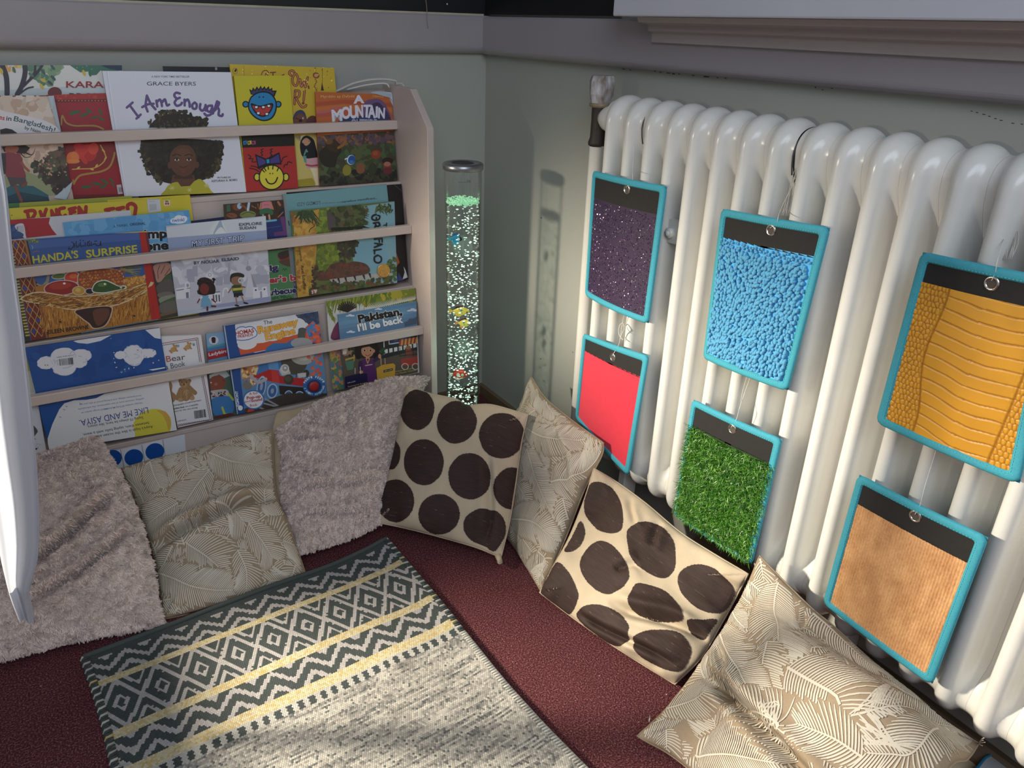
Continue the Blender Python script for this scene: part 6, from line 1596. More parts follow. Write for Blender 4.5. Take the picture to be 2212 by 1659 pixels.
# grass card
c = Card('artificial grass card with black header, below the blue chenille card', [(1497, 862), (1690, 949), (1624, 1221), (1456, 1110)], 0.004)
c.common(0.20, (1586, 925))
c.sheet('swatch', c.bs * .8, 1 - c.bs * .8, 0.19, 1 - c.bt * .8, 14, 20, 0.0012, mat('grass_base', (42, 70, 26), 0.9, 0.3, 200), label='dark green backing under the blades')
n = 15000
s = rng.uniform(c.bs * .3, 1 - c.bs * .3, n); t = rng.uniform(0.205, 1 - c.bt * 0.5, n); P0 = c.p(s, t, np.full(n, 0.0018))
L_ = rng.uniform(0.008, 0.017, n); az = rng.uniform(0, 2 * np.pi, n)
D1 = np.stack([-rng.uniform(.35, 1.0, n), np.cos(az) * .8, np.sin(az) * .8 - 0.25], 1); D1 /= np.linalg.norm(D1, axis=1)[:, None]
D2 = D1 + np.stack([rng.uniform(0.0, .5, n), rng.normal(0, .4, n), -rng.uniform(0, .9, n)], 1); D2 /= np.linalg.norm(D2, axis=1)[:, None]
Wd = np.cross(D1, rng.normal(0, 1, (n, 3))); Wd /= np.linalg.norm(Wd, axis=1)[:, None]; Wd *= rng.uniform(0.0004, 0.0008, n)[:, None]
M1 = P0 + D1 * (L_ * .5)[:, None]; E1 = M1 + D2 * (L_ * .5)[:, None]
V = np.stack([P0 - Wd, P0 + Wd, M1 + Wd, M1 - Wd, E1 + Wd * .3, E1 - Wd * .3], 1).reshape(-1, 3); i = np.arange(n)[:, None] * 6
Fq = np.concatenate([i + np.array([[0, 1, 2, 3]]), i + np.array([[3, 2, 4, 5]])])
pal = lin(np.array([(66, 124, 34), (88, 150, 44), (50, 98, 28), (112, 160, 60), (40, 84, 30), (74, 136, 40)])); cc = pal[rng.integers(0, 6, n)]
cc[rng.random(n) < 0.02] = lin((170, 200, 150))
tag(mesh_np('grass_blades', V, Fq, mat('plastic_grass', (70, 130, 40), 0.38, attr='Col'), c.th, cols=np.concatenate([cc, cc])), 'shiny plastic grass blades', kind='stuff')
c.string([(1591, 905, XC - 0.006), (1598, 880, XC - 0.006), (1608, 850, -0.135), (1624, 806, -0.139)])
tube('string', smooth_pts([hx(1600, 872, XC - .004), hx(1603, 850, -.137), hx(1617, 800, -.139)], 12), 0.0005, MATS['clear_string'], c.th, 5)

# crocodile leather card
c = Card('yellow crocodile leather card with black header, upper right on the radiator', [(1992, 543), (2240, 592), (2203, 1047), (1893, 912)], 0.004)
q_tr = hx(2297, 604, XC)
c.q[1] = q_tr
c.common(0.16, (2147, 611))
S, T = c.grid(c.bs * .8, 1 - c.bs * .8, 0.15, 1 - c.bt * .8, 190, 230)
asp = c.h / c.w; rc_ = np.random.default_rng(3)
xl = 0.26 + 0.03 * np.sin(T * 9); xr = 0.90 - 0.20 * np.clip(T - 0.45, 0, 1)
seeds = []
row_h = 0.030
for k in range(34):
    tt = 0.13 + k * row_h
    for j in range(12): seeds.append((0.02 + (j + 0.5 * (k % 2)) * 0.030 + rc_.uniform(-.007, .007), tt * asp + rc_.uniform(-.008, .008)))
    for j in range(13): seeds.append((0.62 + (j + 0.5 * (k % 2)) * 0.032 + rc_.uniform(-.006, .006), tt * asp + rc_.uniform(-.008, .008)))
d1, d2, _ = cellnoise(S, T * asp, seeds)
small = np.clip((d2 - d1) / 0.012, 0, 1); small = small ** 0.6
tb_ = T + 0.020 * np.sin(S * 6 + 0.6) - 0.012 * np.sin(S * 14) * (T - .3) + 0.004 * vnoise(np.stack([S * 9, T * 40], -1), 1.0, 5)
ph = tb_ / 0.066; fr = ph - np.floor(ph)
shift = np.where(S + 0.02 * np.sin(np.floor(ph) * 2.3) > 0.56, 0.06, 0.0); fr = (ph + shift) - np.floor(ph + shift)
wide = np.clip(np.minimum(fr, 1 - fr) / 0.10, 0, 1) ** 0.6
mid = 1 / (1 + np.exp(-(S - xl) / 0.012)) * 1 / (1 + np.exp((S - xr) / 0.012))
edge = np.clip(np.minimum(np.abs(S - xl), np.abs(S - xr)) / 0.01, 0.3, 1)
hh = (small * (1 - mid) + wide * mid) * edge
def off_(S_, T_): return 0.0008 + 0.0017 * hh
tint = (lin((132, 78, 16)) * (1 - hh[..., None]) + lin((208, 148, 38)) * hh[..., None]) * (1 + 0.08 * vnoise(np.stack([S, T], -1), 9, 4)[..., None])
c.sheet('swatch', c.bs * .8, 1 - c.bs * .8, 0.15, 1 - c.bt * .8, 190, 230, off_, mat('croc_leather', (206, 146, 36), 0.42, attr='Col', spec=0.5), lambda S_, T_: tint, label='yellow crocodile embossed swatch')
c.string([(2150, 590, XC - 0.007), (2155, 562, XC - 0.007), (2172, 510, -0.112), (2192, 470, -0.105), (2206, 430, -0.105)])
for k in range(7):
    x0 = 2166 + random.uniform(-6, 24); P = [hx(x0, 560, -0.108), hx(x0 + random.uniform(4, 16), 510 + random.uniform(-8, 8), -0.1), hx(2196 + random.uniform(-8, 10), 455, -0.1), hx(2210 + random.uniform(-3, 3), 410, -0.104)]
    tube('string', smooth_pts(P, 10), 0.0005, MATS['clear_string'], c.th, 5)

# tan ribbed carpet card
c = Card('tan ribbed carpet card with black header, below the yellow crocodile card', [(1855, 1024), (2136, 1161), (2014, 1480), (1779, 1302)], 0.003)
c.common(0.195, (1981, 1113))
ns, nt = 230, 120
def rib(S_, T_): return 0.0014 + 0.0010 * np.abs(np.sin(S_ * math.pi * 46 + 0.3 * np.sin(T_ * 9))) + 0.0004 * vnoise(np.stack([S_, T_], -1), 90, 2)
def ribc(S_, T_):
    r_ = np.abs(np.sin(S_ * math.pi * 46 + 0.3 * np.sin(T_ * 9))); b_ = 0.5 + 0.5 * vnoise(np.stack([S_ * 1.0, T_ * 0.7], -1), 16, 8); f_ = 0.5 + .5 * vnoise(np.stack([S_, T_], -1), 120, 9)
    k = np.clip(0.18 * r_ + 0.5 * b_ + 0.42 * f_, 0, 1)[..., None]
    return lin((166, 112, 66)) * (1 - k) + lin((222, 172, 120)) * k
c.sheet('swatch', c.bs * .8, 1 - c.bs * .8, 0.185, 1 - c.bt * .8, ns, nt, rib, mat('tan_ribbed', (200, 150, 100), 0.9, attr='Col'), ribc, label='tan ribbed carpet swatch')
c.string([(1987, 1092, XC - 0.005), (1998, 1050, XC - 0.006), (2012, 1005, -0.135), (2025, 965, -0.139)])

# ------------------------------------------------------------------ bubble tube
TX, TY, TR = -0.262, -0.352, 0.0465
def clear_mat(name, tint, gl=0.06, rough=0.03):
    m = bpy.data.materials.new(name); m.use_nodes = True; nt = m.node_tree; N = nt.nodes; L = nt.links
    N.remove(N['Principled BSDF']); out = N['Material Output']
    tr = N.new('ShaderNodeBsdfTransparent'); tr.inputs[0].default_value = (*tint, 1)
    g = N.new('ShaderNodeBsdfGlossy'); g.inputs['Roughness'].default_value = rough
    lw = N.new('ShaderNodeLayerWeight'); lw.inputs['Blend'].default_value = 0.18
    mr = N.new('ShaderNodeMapRange'); mr.inputs['To Min'].default_value = gl * .5; mr.inputs['To Max'].default_value = 0.55
    L.new(lw.outputs['Fresnel'], mr.inputs['Value'])
    mx = N.new('ShaderNodeMixShader'); L.new(mr.outputs['Result'], mx.inputs[0]); L.new(tr.outputs[0], mx.inputs[1]); L.new(g.outputs[0], mx.inputs[2]); L.new(mx.outputs[0], out.inputs[0])
    return m
bt = tag(empty('bubble_tube', (TX, TY, 0)), 'tall clear bubble tube lamp with green light and toy fish in the corner', 'bubble lamp')
lathe('lamp_base', [(0.0, 0.09), (0.052, 0.09), (0.062, 0.086), (0.066, 0.07), (0.066, 0.0), (0.0, 0.0)], (TX, TY, 0.001), mat('base_plastic', (60, 62, 64), 0.4), bt, 40)
lathe('tube', [(TR, 0.09), (TR, 0.818)], (TX, TY, 0), clear_mat('clear_acrylic', (0.97, 0.985, 0.975)), bt, 48)
lathe('water', [(TR - 0.003, 0.092), (TR - 0.003, 0.738)], (TX, TY, 0), clear_mat('clear_water', (0.965, 0.985, 0.975), 0.02), bt, 48)
lathe('cap', [(0.0, 0.829), (0.028, 0.829), (0.030, 0.832), (0.047, 0.832), (0.0505, 0.829), (0.0505, 0.818), (0.049, 0.816), (0.0, 0.816)], (TX, TY, 0), mat('brushed_cap', (150, 152, 156), 0.32, 0.1, 200, metal=0.85), bt, 48)
lathe('cap_disc', [(0.0, 0.8305), (0.027, 0.8305), (0.028, 0.829)], (TX, TY, 0), mat('cap_dark', (54, 56, 60), 0.5), bt, 40)['label'] = 'dark disc in the cap'
V, Fs = tube_data([(TX + 0.012, TY + 0.022, z) for z in np.linspace(0.09, 0.81, 12)], 0.0022, 8)
mesh_np('air_pipe', V, Fs, clear_mat('clear_pipe', (0.93, 0.96, 0.95), 0.05), bt, True)
M_glow = mat('emissive_bubbles', (220, 250, 232), 0.2, emit=((222, 246, 232), 0.85))  # emission stands in for the LED light the bubbles scatter
V = []; Fs = []
def blob_mesh(V, Fs, c_, rx, ry, rz, n=7, m_=4):
    b = len(V); V.append(c_ + np.array([0, 0, rz]))
    for i in range(1, m_):
        a = math.pi * i / m_
        for k in range(n): t = 2 * math.pi * k / n; V.append(c_ + np.array([rx * math.sin(a) * math.cos(t), ry * math.sin(a) * math.sin(t), rz * math.cos(a)]))
    V.append(c_ - np.array([0, 0, rz])); e = len(V) - 1
    for k in range(n):
        Fs.append([b, b + 1 + k, b + 1 + (k + 1) % n])
        for i in range(m_ - 2): Fs.append([b + 1 + i * n + k, b + 1 + (i + 1) * n + k, b + 1 + (i + 1) * n + (k + 1) % n, b + 1 + i * n + (k + 1) % n])
        Fs.append([e, b + 1 + (m_ - 2) * n + (k + 1) % n, b + 1 + (m_ - 2) * n + k])
for k in range(780):
    z = 0.10 + 0.628 * random.random() ** 1.1; rr_ = (TR - 0.008) * math.sqrt(random.random()); a = random.uniform(0, 6.283)
    if random.random() < 0.25: rr_ = TR - 0.007
    s_ = random.choice([0.0010, 0.0014, 0.0018, 0.0022, 0.0028])
    blob_mesh(V, Fs, np.array([TX + rr_ * math.cos(a), TY + rr_ * math.sin(a), z]), s_ * random.uniform(.9, 1.7), s_ * random.uniform(.9, 1.7), s_ * random.uniform(.4, .7))
tag(mesh_np('bubbles', V, Fs, M_glow, bt, True), 'rising bubbles with added glow', kind='stuff')
V = []; Fs = []
for k in range(420):
    rr_ = (TR - 0.005) * math.sqrt(random.random()); a = random.uniform(0, 6.283); s_ = random.uniform(0.0018, 0.0034)
    blob_mesh(V, Fs, np.array([TX + rr_ * math.cos(a), TY + rr_ * math.sin(a), 0.737 + random.uniform(-.004, .007)]), s_, s_, s_ * .6, 6, 4)
tag(mesh_np('froth', V, Fs, mat('green_glow_froth', (196, 240, 208), 0.3, emit=((150, 232, 178), 0.22)), bt, True), 'froth with added green glow at the water line', kind='stuff')  # green emission added to the froth in place of LED light
l = bpy.data.lights.new('tube_led', 'SPOT'); l.energy = 1.2; l.color = (0.35, 1.0, 0.55); l.spot_size = math.radians(40); l.shadow_soft_size = 0.03
o = bpy.data.objects.new('tube_led', l); COL.objects.link(o); o.parent = bt; o.location = (0, 0, 0.094); o.rotation_euler = (math.pi, 0, 0)
l = bpy.data.lights.new('tube_glow', 'POINT'); l.energy = 0.10; l.color = (0.5, 1.0, 0.66); l.shadow_soft_size = 0.03
o = bpy.data.objects.new('tube_glow', l); COL.objects.link(o); o.parent = bt; o.location = (0, 0, 0.30)
l = bpy.data.lights.new('tube_glow', 'POINT'); l.energy = 0.08; l.color = (0.6, 1.0, 0.75); l.shadow_soft_size = 0.03
o = bpy.data.objects.new('tube_glow', l); COL.objects.link(o); o.parent = bt; o.location = (0, 0, 0.60)
# fill mark near the top
P0 = hx(1008, 377, TX); 
vdir = np.array([CAM[0] - TX, CAM[1] - TY, 0]); vdir /= np.linalg.norm(vdir); rdir = np.array([-vdir[1], vdir[0], 0])
V = []
for (a, z0) in [(-0.012, 0.7925), (0.02, 0.7925)]: V += [np.array([TX, TY, z0]) + rdir * a + vdir * (math.sqrt(TR ** 2 - a * a) + .0006), np.array([TX, TY, z0 + 0.0008]) + rdir * a + vdir * (math.sqrt(TR ** 2 - a * a) + .0006)]
mesh_np('fill_line', V, [[0, 2, 3, 1]], mat('grey_mark', (70, 84, 76), 0.6), bt)
tv, tf = text_mesh('Fill', 0.01); sc_t = 0.0075
V = [np.array([TX, TY, 0.7935]) + rdir * (0.010 + x * sc_t) + vdir * (math.sqrt(TR ** 2 - (0.010 + x * sc_t) ** 2) + .0007) + np.array([0, 0, y * sc_t]) for x, y in tv]
mesh_np('fill_text', V, tf, MATS['grey_mark'], bt)


def fish(label, px, py, length, height, body, fin, spots, flip=1, face=None):
    """small plastic fish: lofted body, tail, dorsal and belly fins, eye"""
    base = hx(px, py, TX); base[1] = TY; cpos = np.array([TX, TY, base[2]]) + rdir * (((base - np.array([TX, TY, base[2]])) @ rdir)) 
    q = hit(px, py, (TX, TY, 0), vdir); cpos = q
    X = rdir * flip
    t_ = tag(empty('toy_fish', cpos), label, 'toy fish')
    V = []; Fs = []; n = 12; prof = [(-.5, .10, .06), (-.42, .26, .10), (-.25, .62, .2), (0.0, 0.96, .30), (0.2, .86, .28), (.36, .52, .2), (.46, .26, .12), (.5, .1, .05)]
    for (x, h_, w_) in prof:
        for k in range(n):
            a = 2 * math.pi * k / n; V.append(cpos + X * x * length + np.array([0, 0, 1]) * math.sin(a) * h_ * height / 2 + vdir * math.cos(a) * w_ * height / 2)
    for i in range(len(prof) - 1):
        for k in range(n): Fs.append([i * n + k, i * n + (k + 1) % n, (i + 1) * n + (k + 1) % n, (i + 1) * n + k])
    Fs += [list(range(n)), list(range(len(prof) * n - n, len(prof) * n))]
    mesh_np('body', V, Fs, mat('fish_%d_%d_%d' % body, body, 0.3), t_, True)
    def fin_(nm, pts, col):
        a = [cpos + X * x * length + np.array([0, 0, z * height]) for x, z in pts]; n_ = len(a)
        V = [p + vdir * .0008 for p in a] + [p - vdir * .0008 for p in a]
        mesh_np(nm, V, [list(range(n_)), list(range(n_, 2 * n_))[::-1]] + [[i, (i + 1) % n_, n_ + (i + 1) % n_, n_ + i] for i in range(n_)], mat('fish_%d_%d_%d' % col, col, 0.3), t_)
    fin_('tail', [(-.46, .06), (-.74, .30), (-.70, 0), (-.74, -.26), (-.46, -.06)], fin[0])
    fin_('dorsal_fin', [(.22, .42), (.05, .62), (-.3, .5), (-.42, .22), (-.2, .36)], fin[1])
    fin_('belly_fin', [(.05, -.46), (-.1, -.66), (-.34, -.48), (-.36, -.22)], fin[0])
    for (x, z, r_, col) in spots:
        w_ = np.interp(x, [p[0] for p in prof], [p[2] for p in prof]) * height / 2; h_ = np.interp(x, [p[0] for p in prof], [p[1] for p in prof]) * height / 2
        yy = w_ * math.sqrt(max(0.05, 1 - (z * height / h_) ** 2)); P0 = cpos + X * x * length + np.array([0, 0, z * height]) + vdir * (yy * .8)
        V = []; Fs = []; b = 0
        for s_, o_ in [(1, 0.0), (.9, .0011), (.5, .0016)]:
            for k in range(12): a = 2 * math.pi * k / 12; V.append(P0 + (X * math.cos(a) + np.array([0, 0, 1]) * math.sin(a)) * r_ * s_ * height + vdir * o_)
        for i in range(2):
            for k in range(12): Fs.append([i * 12 + k, i * 12 + (k + 1) % 12, (i + 1) * 12 + (k + 1) % 12, (i + 1) * 12 + k])
        Fs.append(list(range(24, 36)))
        mesh_np('marking', V, Fs, mat('fish_%d_%d_%d' % col, col, 0.35), t_)
fish('small blue toy fish with a black face near the top of the bubble tube', 986, 516, 0.030, 0.025, (30, 120, 160), ((36, 150, 176), (24, 90, 140)), [(.30, 0, .22, (16, 18, 24)), (.18, 0, .16, (190, 214, 220))])
fish('long yellow toy fish above the other yellow one in bubble tube', 996, 672, 0.046, 0.025, (226, 206, 84), ((220, 190, 80), (60, 40, 36)), [(.0, .14, .12, (38, 132, 150)), (.34, -.1, .09, (30, 30, 34)), (.02, -.14, .08, (70, 170, 150))])
fish('short yellow toy fish just under the long yellow one in bubble tube', 1003, 698, 0.034, 0.024, (226, 208, 88), ((214, 150, 80), (90, 30, 36)), [(-.05, .12, .12, (38, 132, 150)), (.32, -.04, .10, (30, 30, 34)), (-.02, -.14, .08, (70, 170, 150))])
fish('orange and white striped toy fish near the bottom of the tube', 994, 809, 0.044, 0.028, (206, 60, 44), ((226, 220, 210), (206, 60, 44)), [(-.12, 0, .2, (226, 226, 216)), (.14, 0.0, .16, (180, 220, 190)), (.34, .08, .07, (30, 30, 34))])
# ------------------------------------------------------------------ cushions
class Cushion:
    """pillow: a Coons patch through four traced seam edges, puffed along its normals; creases and wrinkles in (u,v)"""
    def __init__(c, name, label, top, right, bottom, left, front, back, m, creases=(), wr=0.004, seed=1, N=110, expo=0.5, mback=None, seam=None, lumps=0.006):
        E = lambda e: smooth_pts(e, 60)
        c.t, c.r, c.b, c.l = E(top), E(right), E(bottom), E(left)
        c.front, c.back, c.creases, c.wr, c.seed, c.expo, c.lumps = front, back, creases, wr, seed, expo, lumps
        g = np.linspace(0, 1, 60); U, Vv = np.meshgrid(g, g)
        C0 = c.coons(U, Vv); du = np.gradient(C0, axis=1); dv = np.gradient(C0, axis=0)
        Nn = np.cross(dv, du); Nn /= np.linalg.norm(Nn, axis=-1)[..., None] + 1e-12
        m0 = Nn.mean((0, 1)); m0 /= np.linalg.norm(m0)
        if m0 @ (CAM - C0.mean((0, 1))) < 0: Nn = -Nn; m0 = -m0
        for _ in range(30):                                    # smooth the normal field
            Nn[1:-1, 1:-1] = (Nn[:-2, 1:-1] + Nn[2:, 1:-1] + Nn[1:-1, :-2] + Nn[1:-1, 2:]) / 4
            Nn[0], Nn[-1], Nn[:, 0], Nn[:, -1] = Nn[1], Nn[-2], Nn[:, 1], Nn[:, -2]
        Nn = Nn * 0.7 + m0 * 0.3
        c.Nf = Nn / np.linalg.norm(Nn, axis=-1)[..., None]
        c.w = np.linalg.norm(c.t[0] - c.t[-1]); c.h = np.linalg.norm(c.l[0] - c.l[-1])
        c.N = N
        # closed mesh: front grid + back grid sharing the seam
        g = (1 - np.cos(np.linspace(0, math.pi, N))) / 2 * 0.6 + np.linspace(0, 1, N) * 0.4
        U, Vv = np.meshgrid(g, g)
        A_ = c.surf(U, Vv); B_ = c.surf(U, Vv, False)
        ia = np.arange(N * N).reshape(N, N); ib = ia + N * N
        for sl in [np.s_[0, :], np.s_[-1, :], np.s_[:, 0], np.s_[:, -1]]: ib[sl] = ia[sl]
        V = np.concatenate([A_.reshape(-1, 3), B_.reshape(-1, 3)])
        q = lambda i: np.stack([i[:-1, :-1], i[1:, :-1], i[1:, 1:], i[:-1, 1:]], -1).reshape(-1, 4)
        if seam is None: seam = m
        c.loc = C0[-1].mean(0)
        c.th = tag(empty(name, tuple(c.loc)), label, 'cushion', 'scatter cushions round the reading corner')
        if mback is None:
            Fq = np.concatenate([q(ia), q(ib)[:, ::-1]])
            used = np.unique(Fq); mp = np.full(len(V), -1); mp[used] = np.arange(len(used))
            c.ob = mesh_np('cover', V[used], mp[Fq], m, c.th, True)
        else:
            c.ob = mesh_np('cover', V[:N * N], q(ia), m, c.th, True)
            Fq = q(ib)[:, ::-1]; used = np.unique(Fq); mp = np.full(len(V), -1); mp[used] = np.arange(len(used))
            mesh_np('back_cover', V[used], mp[Fq], mback, c.th, True)
        # seam piping
        loop = np.concatenate([c.t[:-1], c.r[:-1], c.b[::-1][:-1], c.l[::-1][:-1]])
        c.loop = loop
        if seam is not False: tube('seam', loop, 0.0016, seam, c.th, 6, True)
        # photo lookup grid
        c.gu = np.linspace(0.004, 0.996, 160); c.GU, c.GV = np.meshgrid(c.gu, c.gu)
        c.pix = project(c.surf(c.GU, c.GV))

    def _e(c, P, t):
        x = np.clip(t, 0, 1) * 59; i = np.minimum(x.astype(int), 58); f = (x - i)[..., None]
        return P[i] * (1 - f) + P[i + 1] * f

    def coons(c, U, V):
        u, v = U[..., None], V[..., None]
        bl = (1 - u) * (1 - v) * c.t[0] + u * (1 - v) * c.t[-1] + (1 - u) * v * c.b[0] + u * v * c.b[-1]
        return (1 - v) * c._e(c.t, U) + v * c._e(c.b, U) + (1 - u) * c._e(c.l, V) + u * c._e(c.r, V) - bl

    def nrm(c, U, V):
        x = np.clip(U, 0, 1) * 59; y = np.clip(V, 0, 1) * 59; i = np.minimum(x.astype(int), 58); j = np.minimum(y.astype(int), 58)
        fx = (x - i)[..., None]; fy = (y - j)[..., None]; F_ = c.Nf
        n = (F_[j, i] * (1 - fx) + F_[j, i + 1] * fx) * (1 - fy) + (F_[j + 1, i] * (1 - fx) + F_[j + 1, i + 1] * fx) * fy
        return n / np.linalg.norm(n, axis=-1)[..., None]

    def height(c, U, V):
        pu = np.clip(4 * U * (1 - U), 0, 1); pv = np.clip(4 * V * (1 - V), 0, 1)
        env = pu ** c.expo * pv ** c.expo
        h = c.front * env
        uv = np.stack([U, V], -1)
        h = h + c.lumps * vnoise(uv, 3.2, c.seed) * np.minimum(1, env * 2)
        e = np.minimum(np.minimum(U, 1 - U), np.minimum(V, 1 - V))
        s = np.where(np.minimum(U, 1 - U) < np.minimum(V, 1 - V), V, U)
        h = h + c.wr * vnoise(np.stack([s * 1.0, e * 0.15], -1), 13, c.seed + 3) * np.exp(-((e - 0.06) / 0.07) ** 2)
        h = h + c.wr * 0.4 * vnoise(uv, 9, c.seed + 5) * np.minimum(1, env * 2)
        for (p0, p1, wd, dp, lip) in c.creases:
            p0 = np.array(p0); p1 = np.array(p1); d = p1 - p0; L_ = np.hypot(*d); d = d / L_
            q = uv - p0; a = q @ d; b = q @ np.array([-d[1], d[0]])
            b = b + 0.02 * np.sin(a / L_ * 5 + c.seed)
            w = np.clip(a / L_ * 5, 0, 1) * np.clip((1 - a / L_) * 5, 0, 1)
            h = h - dp * w * np.exp(-(b / wd) ** 2) + lip * w * (np.exp(-((b + 1.9 * wd) / (1.3 * wd)) ** 2) + 0.6 * np.exp(-((b - 2.0 * wd) / (1.4 * wd)) ** 2))
        return np.maximum(h, 0.0)

    def surf(c, U, V, front=True, off=0.0):
        U = np.asarray(U, float); V = np.asarray(V, float)
        P = c.coons(U, V); n = c.nrm(U, V)
        if front: P = P + n * (c.height(U, V)[..., None])
        else:
            pu = np.clip(4 * U * (1 - U), 0, 1); pv = np.clip(4 * V * (1 - V), 0, 1)
            P = P - n * (c.back * (pu * pv) ** c.expo)[..., None]
        if np.any(off):
            e = 0.004
            a = c.surf(np.clip(U + e, 0, 1), V) - c.surf(np.clip(U - e, 0, 1), V); b = c.surf(U, np.clip(V + e, 0, 1)) - c.surf(U, np.clip(V - e, 0, 1))
            m_ = np.cross(b, a); m_ /= np.linalg.norm(m_, axis=-1)[..., None] + 1e-12
            m_ = np.where(((m_ * n).sum(-1) < 0)[..., None], -m_, m_)
            P = P + m_ * np.asarray(off)[..., None]
        P[..., 2] = np.maximum(P[..., 2], 0.0015)
        return P

    def uv(c, x, y):
        d = ((c.pix - np.array([x, y])) ** 2).sum(-1); k = np.unravel_index(np.argmin(d), d.shape)
        j, i = k; i0, j0 = min(max(i, 1), 158), min(max(j, 1), 158)
        J = np.stack([(c.pix[j0, i0 + 1] - c.pix[j0, i0 - 1]) / 2, (c.pix[j0 + 1, i0] - c.pix[j0 - 1, i0]) / 2], 1)
        try: dd = np.linalg.solve(J, np.array([x, y]) - c.pix[j, i])
        except np.linalg.LinAlgError: dd = np.zeros(2)
        dd = np.clip(dd, -4, 4) if (0 < i < 159 and 0 < j < 159) else np.clip(dd, -12, 12)
        st = 0.992 / 159
        return np.array([c.gu[i] + dd[0] * st, c.gu[j] + dd[1] * st])


def fill_rows(top, Q, val, res):
    """scanline fill of polygon Q (metric uv) into the integer map"""
    X, Y = Q[:, 0] / res, Q[:, 1] / res; X2, Y2 = np.roll(X, -1), np.roll(Y, -1)
    for r in range(max(0, int(Y.min())), min(top.shape[0] - 1, int(Y.max()) + 1) + 1):
        y = r + 0.5; k = (Y > y) != (Y2 > y)
        xs = np.sort(X[k] + (y - Y[k]) * (X2[k] - X[k]) / (Y2[k] - Y[k]))
        for a, b in zip(xs[::2], xs[1::2]): top[r, max(0, int(round(a))):max(0, int(round(b)))] = val


def leaf_print(c, leaves, m, pitch=0.0043, width=0.0022):
    """banana leaves printed as raised vein strips; later leaves lie over earlier ones. leaves: (pixel midrib, half width px)"""
    Ls = []
    sx, sy = c.w, c.h
    met = np.array([sx, sy])
    for (mid, hw) in leaves:
        uvp = np.array([c.uv(*p) for p in mid]) if not isinstance(mid, np.ndarray) else mid
        P = smooth_pts(uvp * met, 60)                       # metric uv
        L_ = np.linalg.norm(np.diff(P, axis=0), axis=1).sum()
        wm = hw * 1.22
        Ls.append((P, L_, wm))
    veins = []; outl = []
    for (P, L_, wm) in Ls:
        n = max(6, int(L_ / pitch)); T = np.gradient(P, axis=0); T /= np.linalg.norm(T, axis=1)[:, None] + 1e-12
        vs = []; tips = {1: [], -1: []}
        tears = [random.uniform(.15, .9) for _ in range(3)]
        for sgn in (1, -1):
            jit = 0
            for k in range(n):
                f = (k + 0.5) / n; i = f * 59; a = P[int(i)] + (P[min(int(i) + 1, 59)] - P[int(i)]) * (i - int(i)); t = T[int(i)]; nn = np.array([-t[1], t[0]]) * sgn
                prof = math.sin(math.pi * min(1, f * 0.93 + 0.06)) ** 0.5
                tear = min(abs(f - x) for x in tears); notch = 1 - 0.5 * math.exp(-(tear / 0.012) ** 2)
                jit = 0.8 * jit + 0.2 * random.uniform(-.10, .10)
                wl = wm * prof * (1 + jit) * notch
                ang = math.radians(74 - 30 * f)
                d = nn * math.sin(ang) + t * math.cos(ang)
                m_ = 7; s = np.linspace(0.03, 1, m_)
                q = a + d * (s[:, None] * wl) + t * (0.16 * wl * s[:, None] ** 2)
                vs.append(q); tips[sgn].append(q[-1])
        Q = np.array([P[0]] + tips[1] + [P[-1]] + tips[-1][::-1])
        outl.append(Q); veins.append(vs)
    V = []; Fs = []
    res = 0.0006; top = np.full((int(sy / res) + 2, int(sx / res) + 2), -1)
    for li, Q in enumerate(outl): fill_rows(top, Q, li, res)
    def strip(q, w, li):
        nonlocal V, Fs
        ok = (q[:, 0] > 0.006 * sx) & (q[:, 0] < 0.994 * sx) & (q[:, 1] > 0.006 * sy) & (q[:, 1] < 0.994 * sy)
        ok &= top[np.clip((q[:, 1] / res).astype(int), 0, top.shape[0] - 1), np.clip((q[:, 0] / res).astype(int), 0, top.shape[1] - 1)] <= li
        d = np.gradient(q, axis=0); d /= np.linalg.norm(d, axis=1)[:, None] + 1e-12; nn = np.stack([-d[:, 1], d[:, 0]], 1)
        wv = np.asarray(w) * np.ones(len(q))
        A_, B_ = q + nn * wv[:, None] / 2, q - nn * wv[:, None] / 2
        for i in range(len(q) - 1):
            if ok[i] and ok[i + 1]:
                b = len(V); V += [A_[i], B_[i], B_[i + 1], A_[i + 1]]; Fs.append([b, b + 1, b + 2, b + 3])
    for li in range(len(Ls) - 1, -1, -1):
        P = Ls[li][0]; b = len(V)
        strip(P[::2], np.linspace(0.0034, 0.0016, 30), li)
        for q in veins[li]:
            w = width * np.concatenate([[0.7], np.ones(len(q) - 2), [0.5]]) * random.uniform(.85, 1.1)
            strip(q, w, li)
    V = np.array(V) / met
    W3 = c.surf(np.clip(V[:, 0], 0.001, .999), np.clip(V[:, 1], .001, .999), True, np.full(len(V), 0.0009))
    o_ = mesh_np('leaf_print', W3, np.array(Fs), m, c.th)
    tag(o_, 'pale printed leaves', kind='stuff')


def fill_leaves(n, seed):
    r_ = np.random.default_rng(seed); out = []
    for k in range(n + 36):
        p = r_.uniform(-0.05, 1.05, 2) if k >= 36 else np.array([(k % 6 + .5) / 6, (k // 6 + .5) / 6]) + r_.uniform(-.07, .07, 2); a = r_.uniform(0, 6.28); L_ = r_.uniform(.28, .42); d = np.array([math.cos(a), math.sin(a)]); e = np.array([-d[1], d[0]]) * r_.uniform(-.05, .05)
        out.append((np.array([p - d * L_ / 2, p + e, p + d * L_ / 2]), r_.uniform(.034, .05)))
    return out


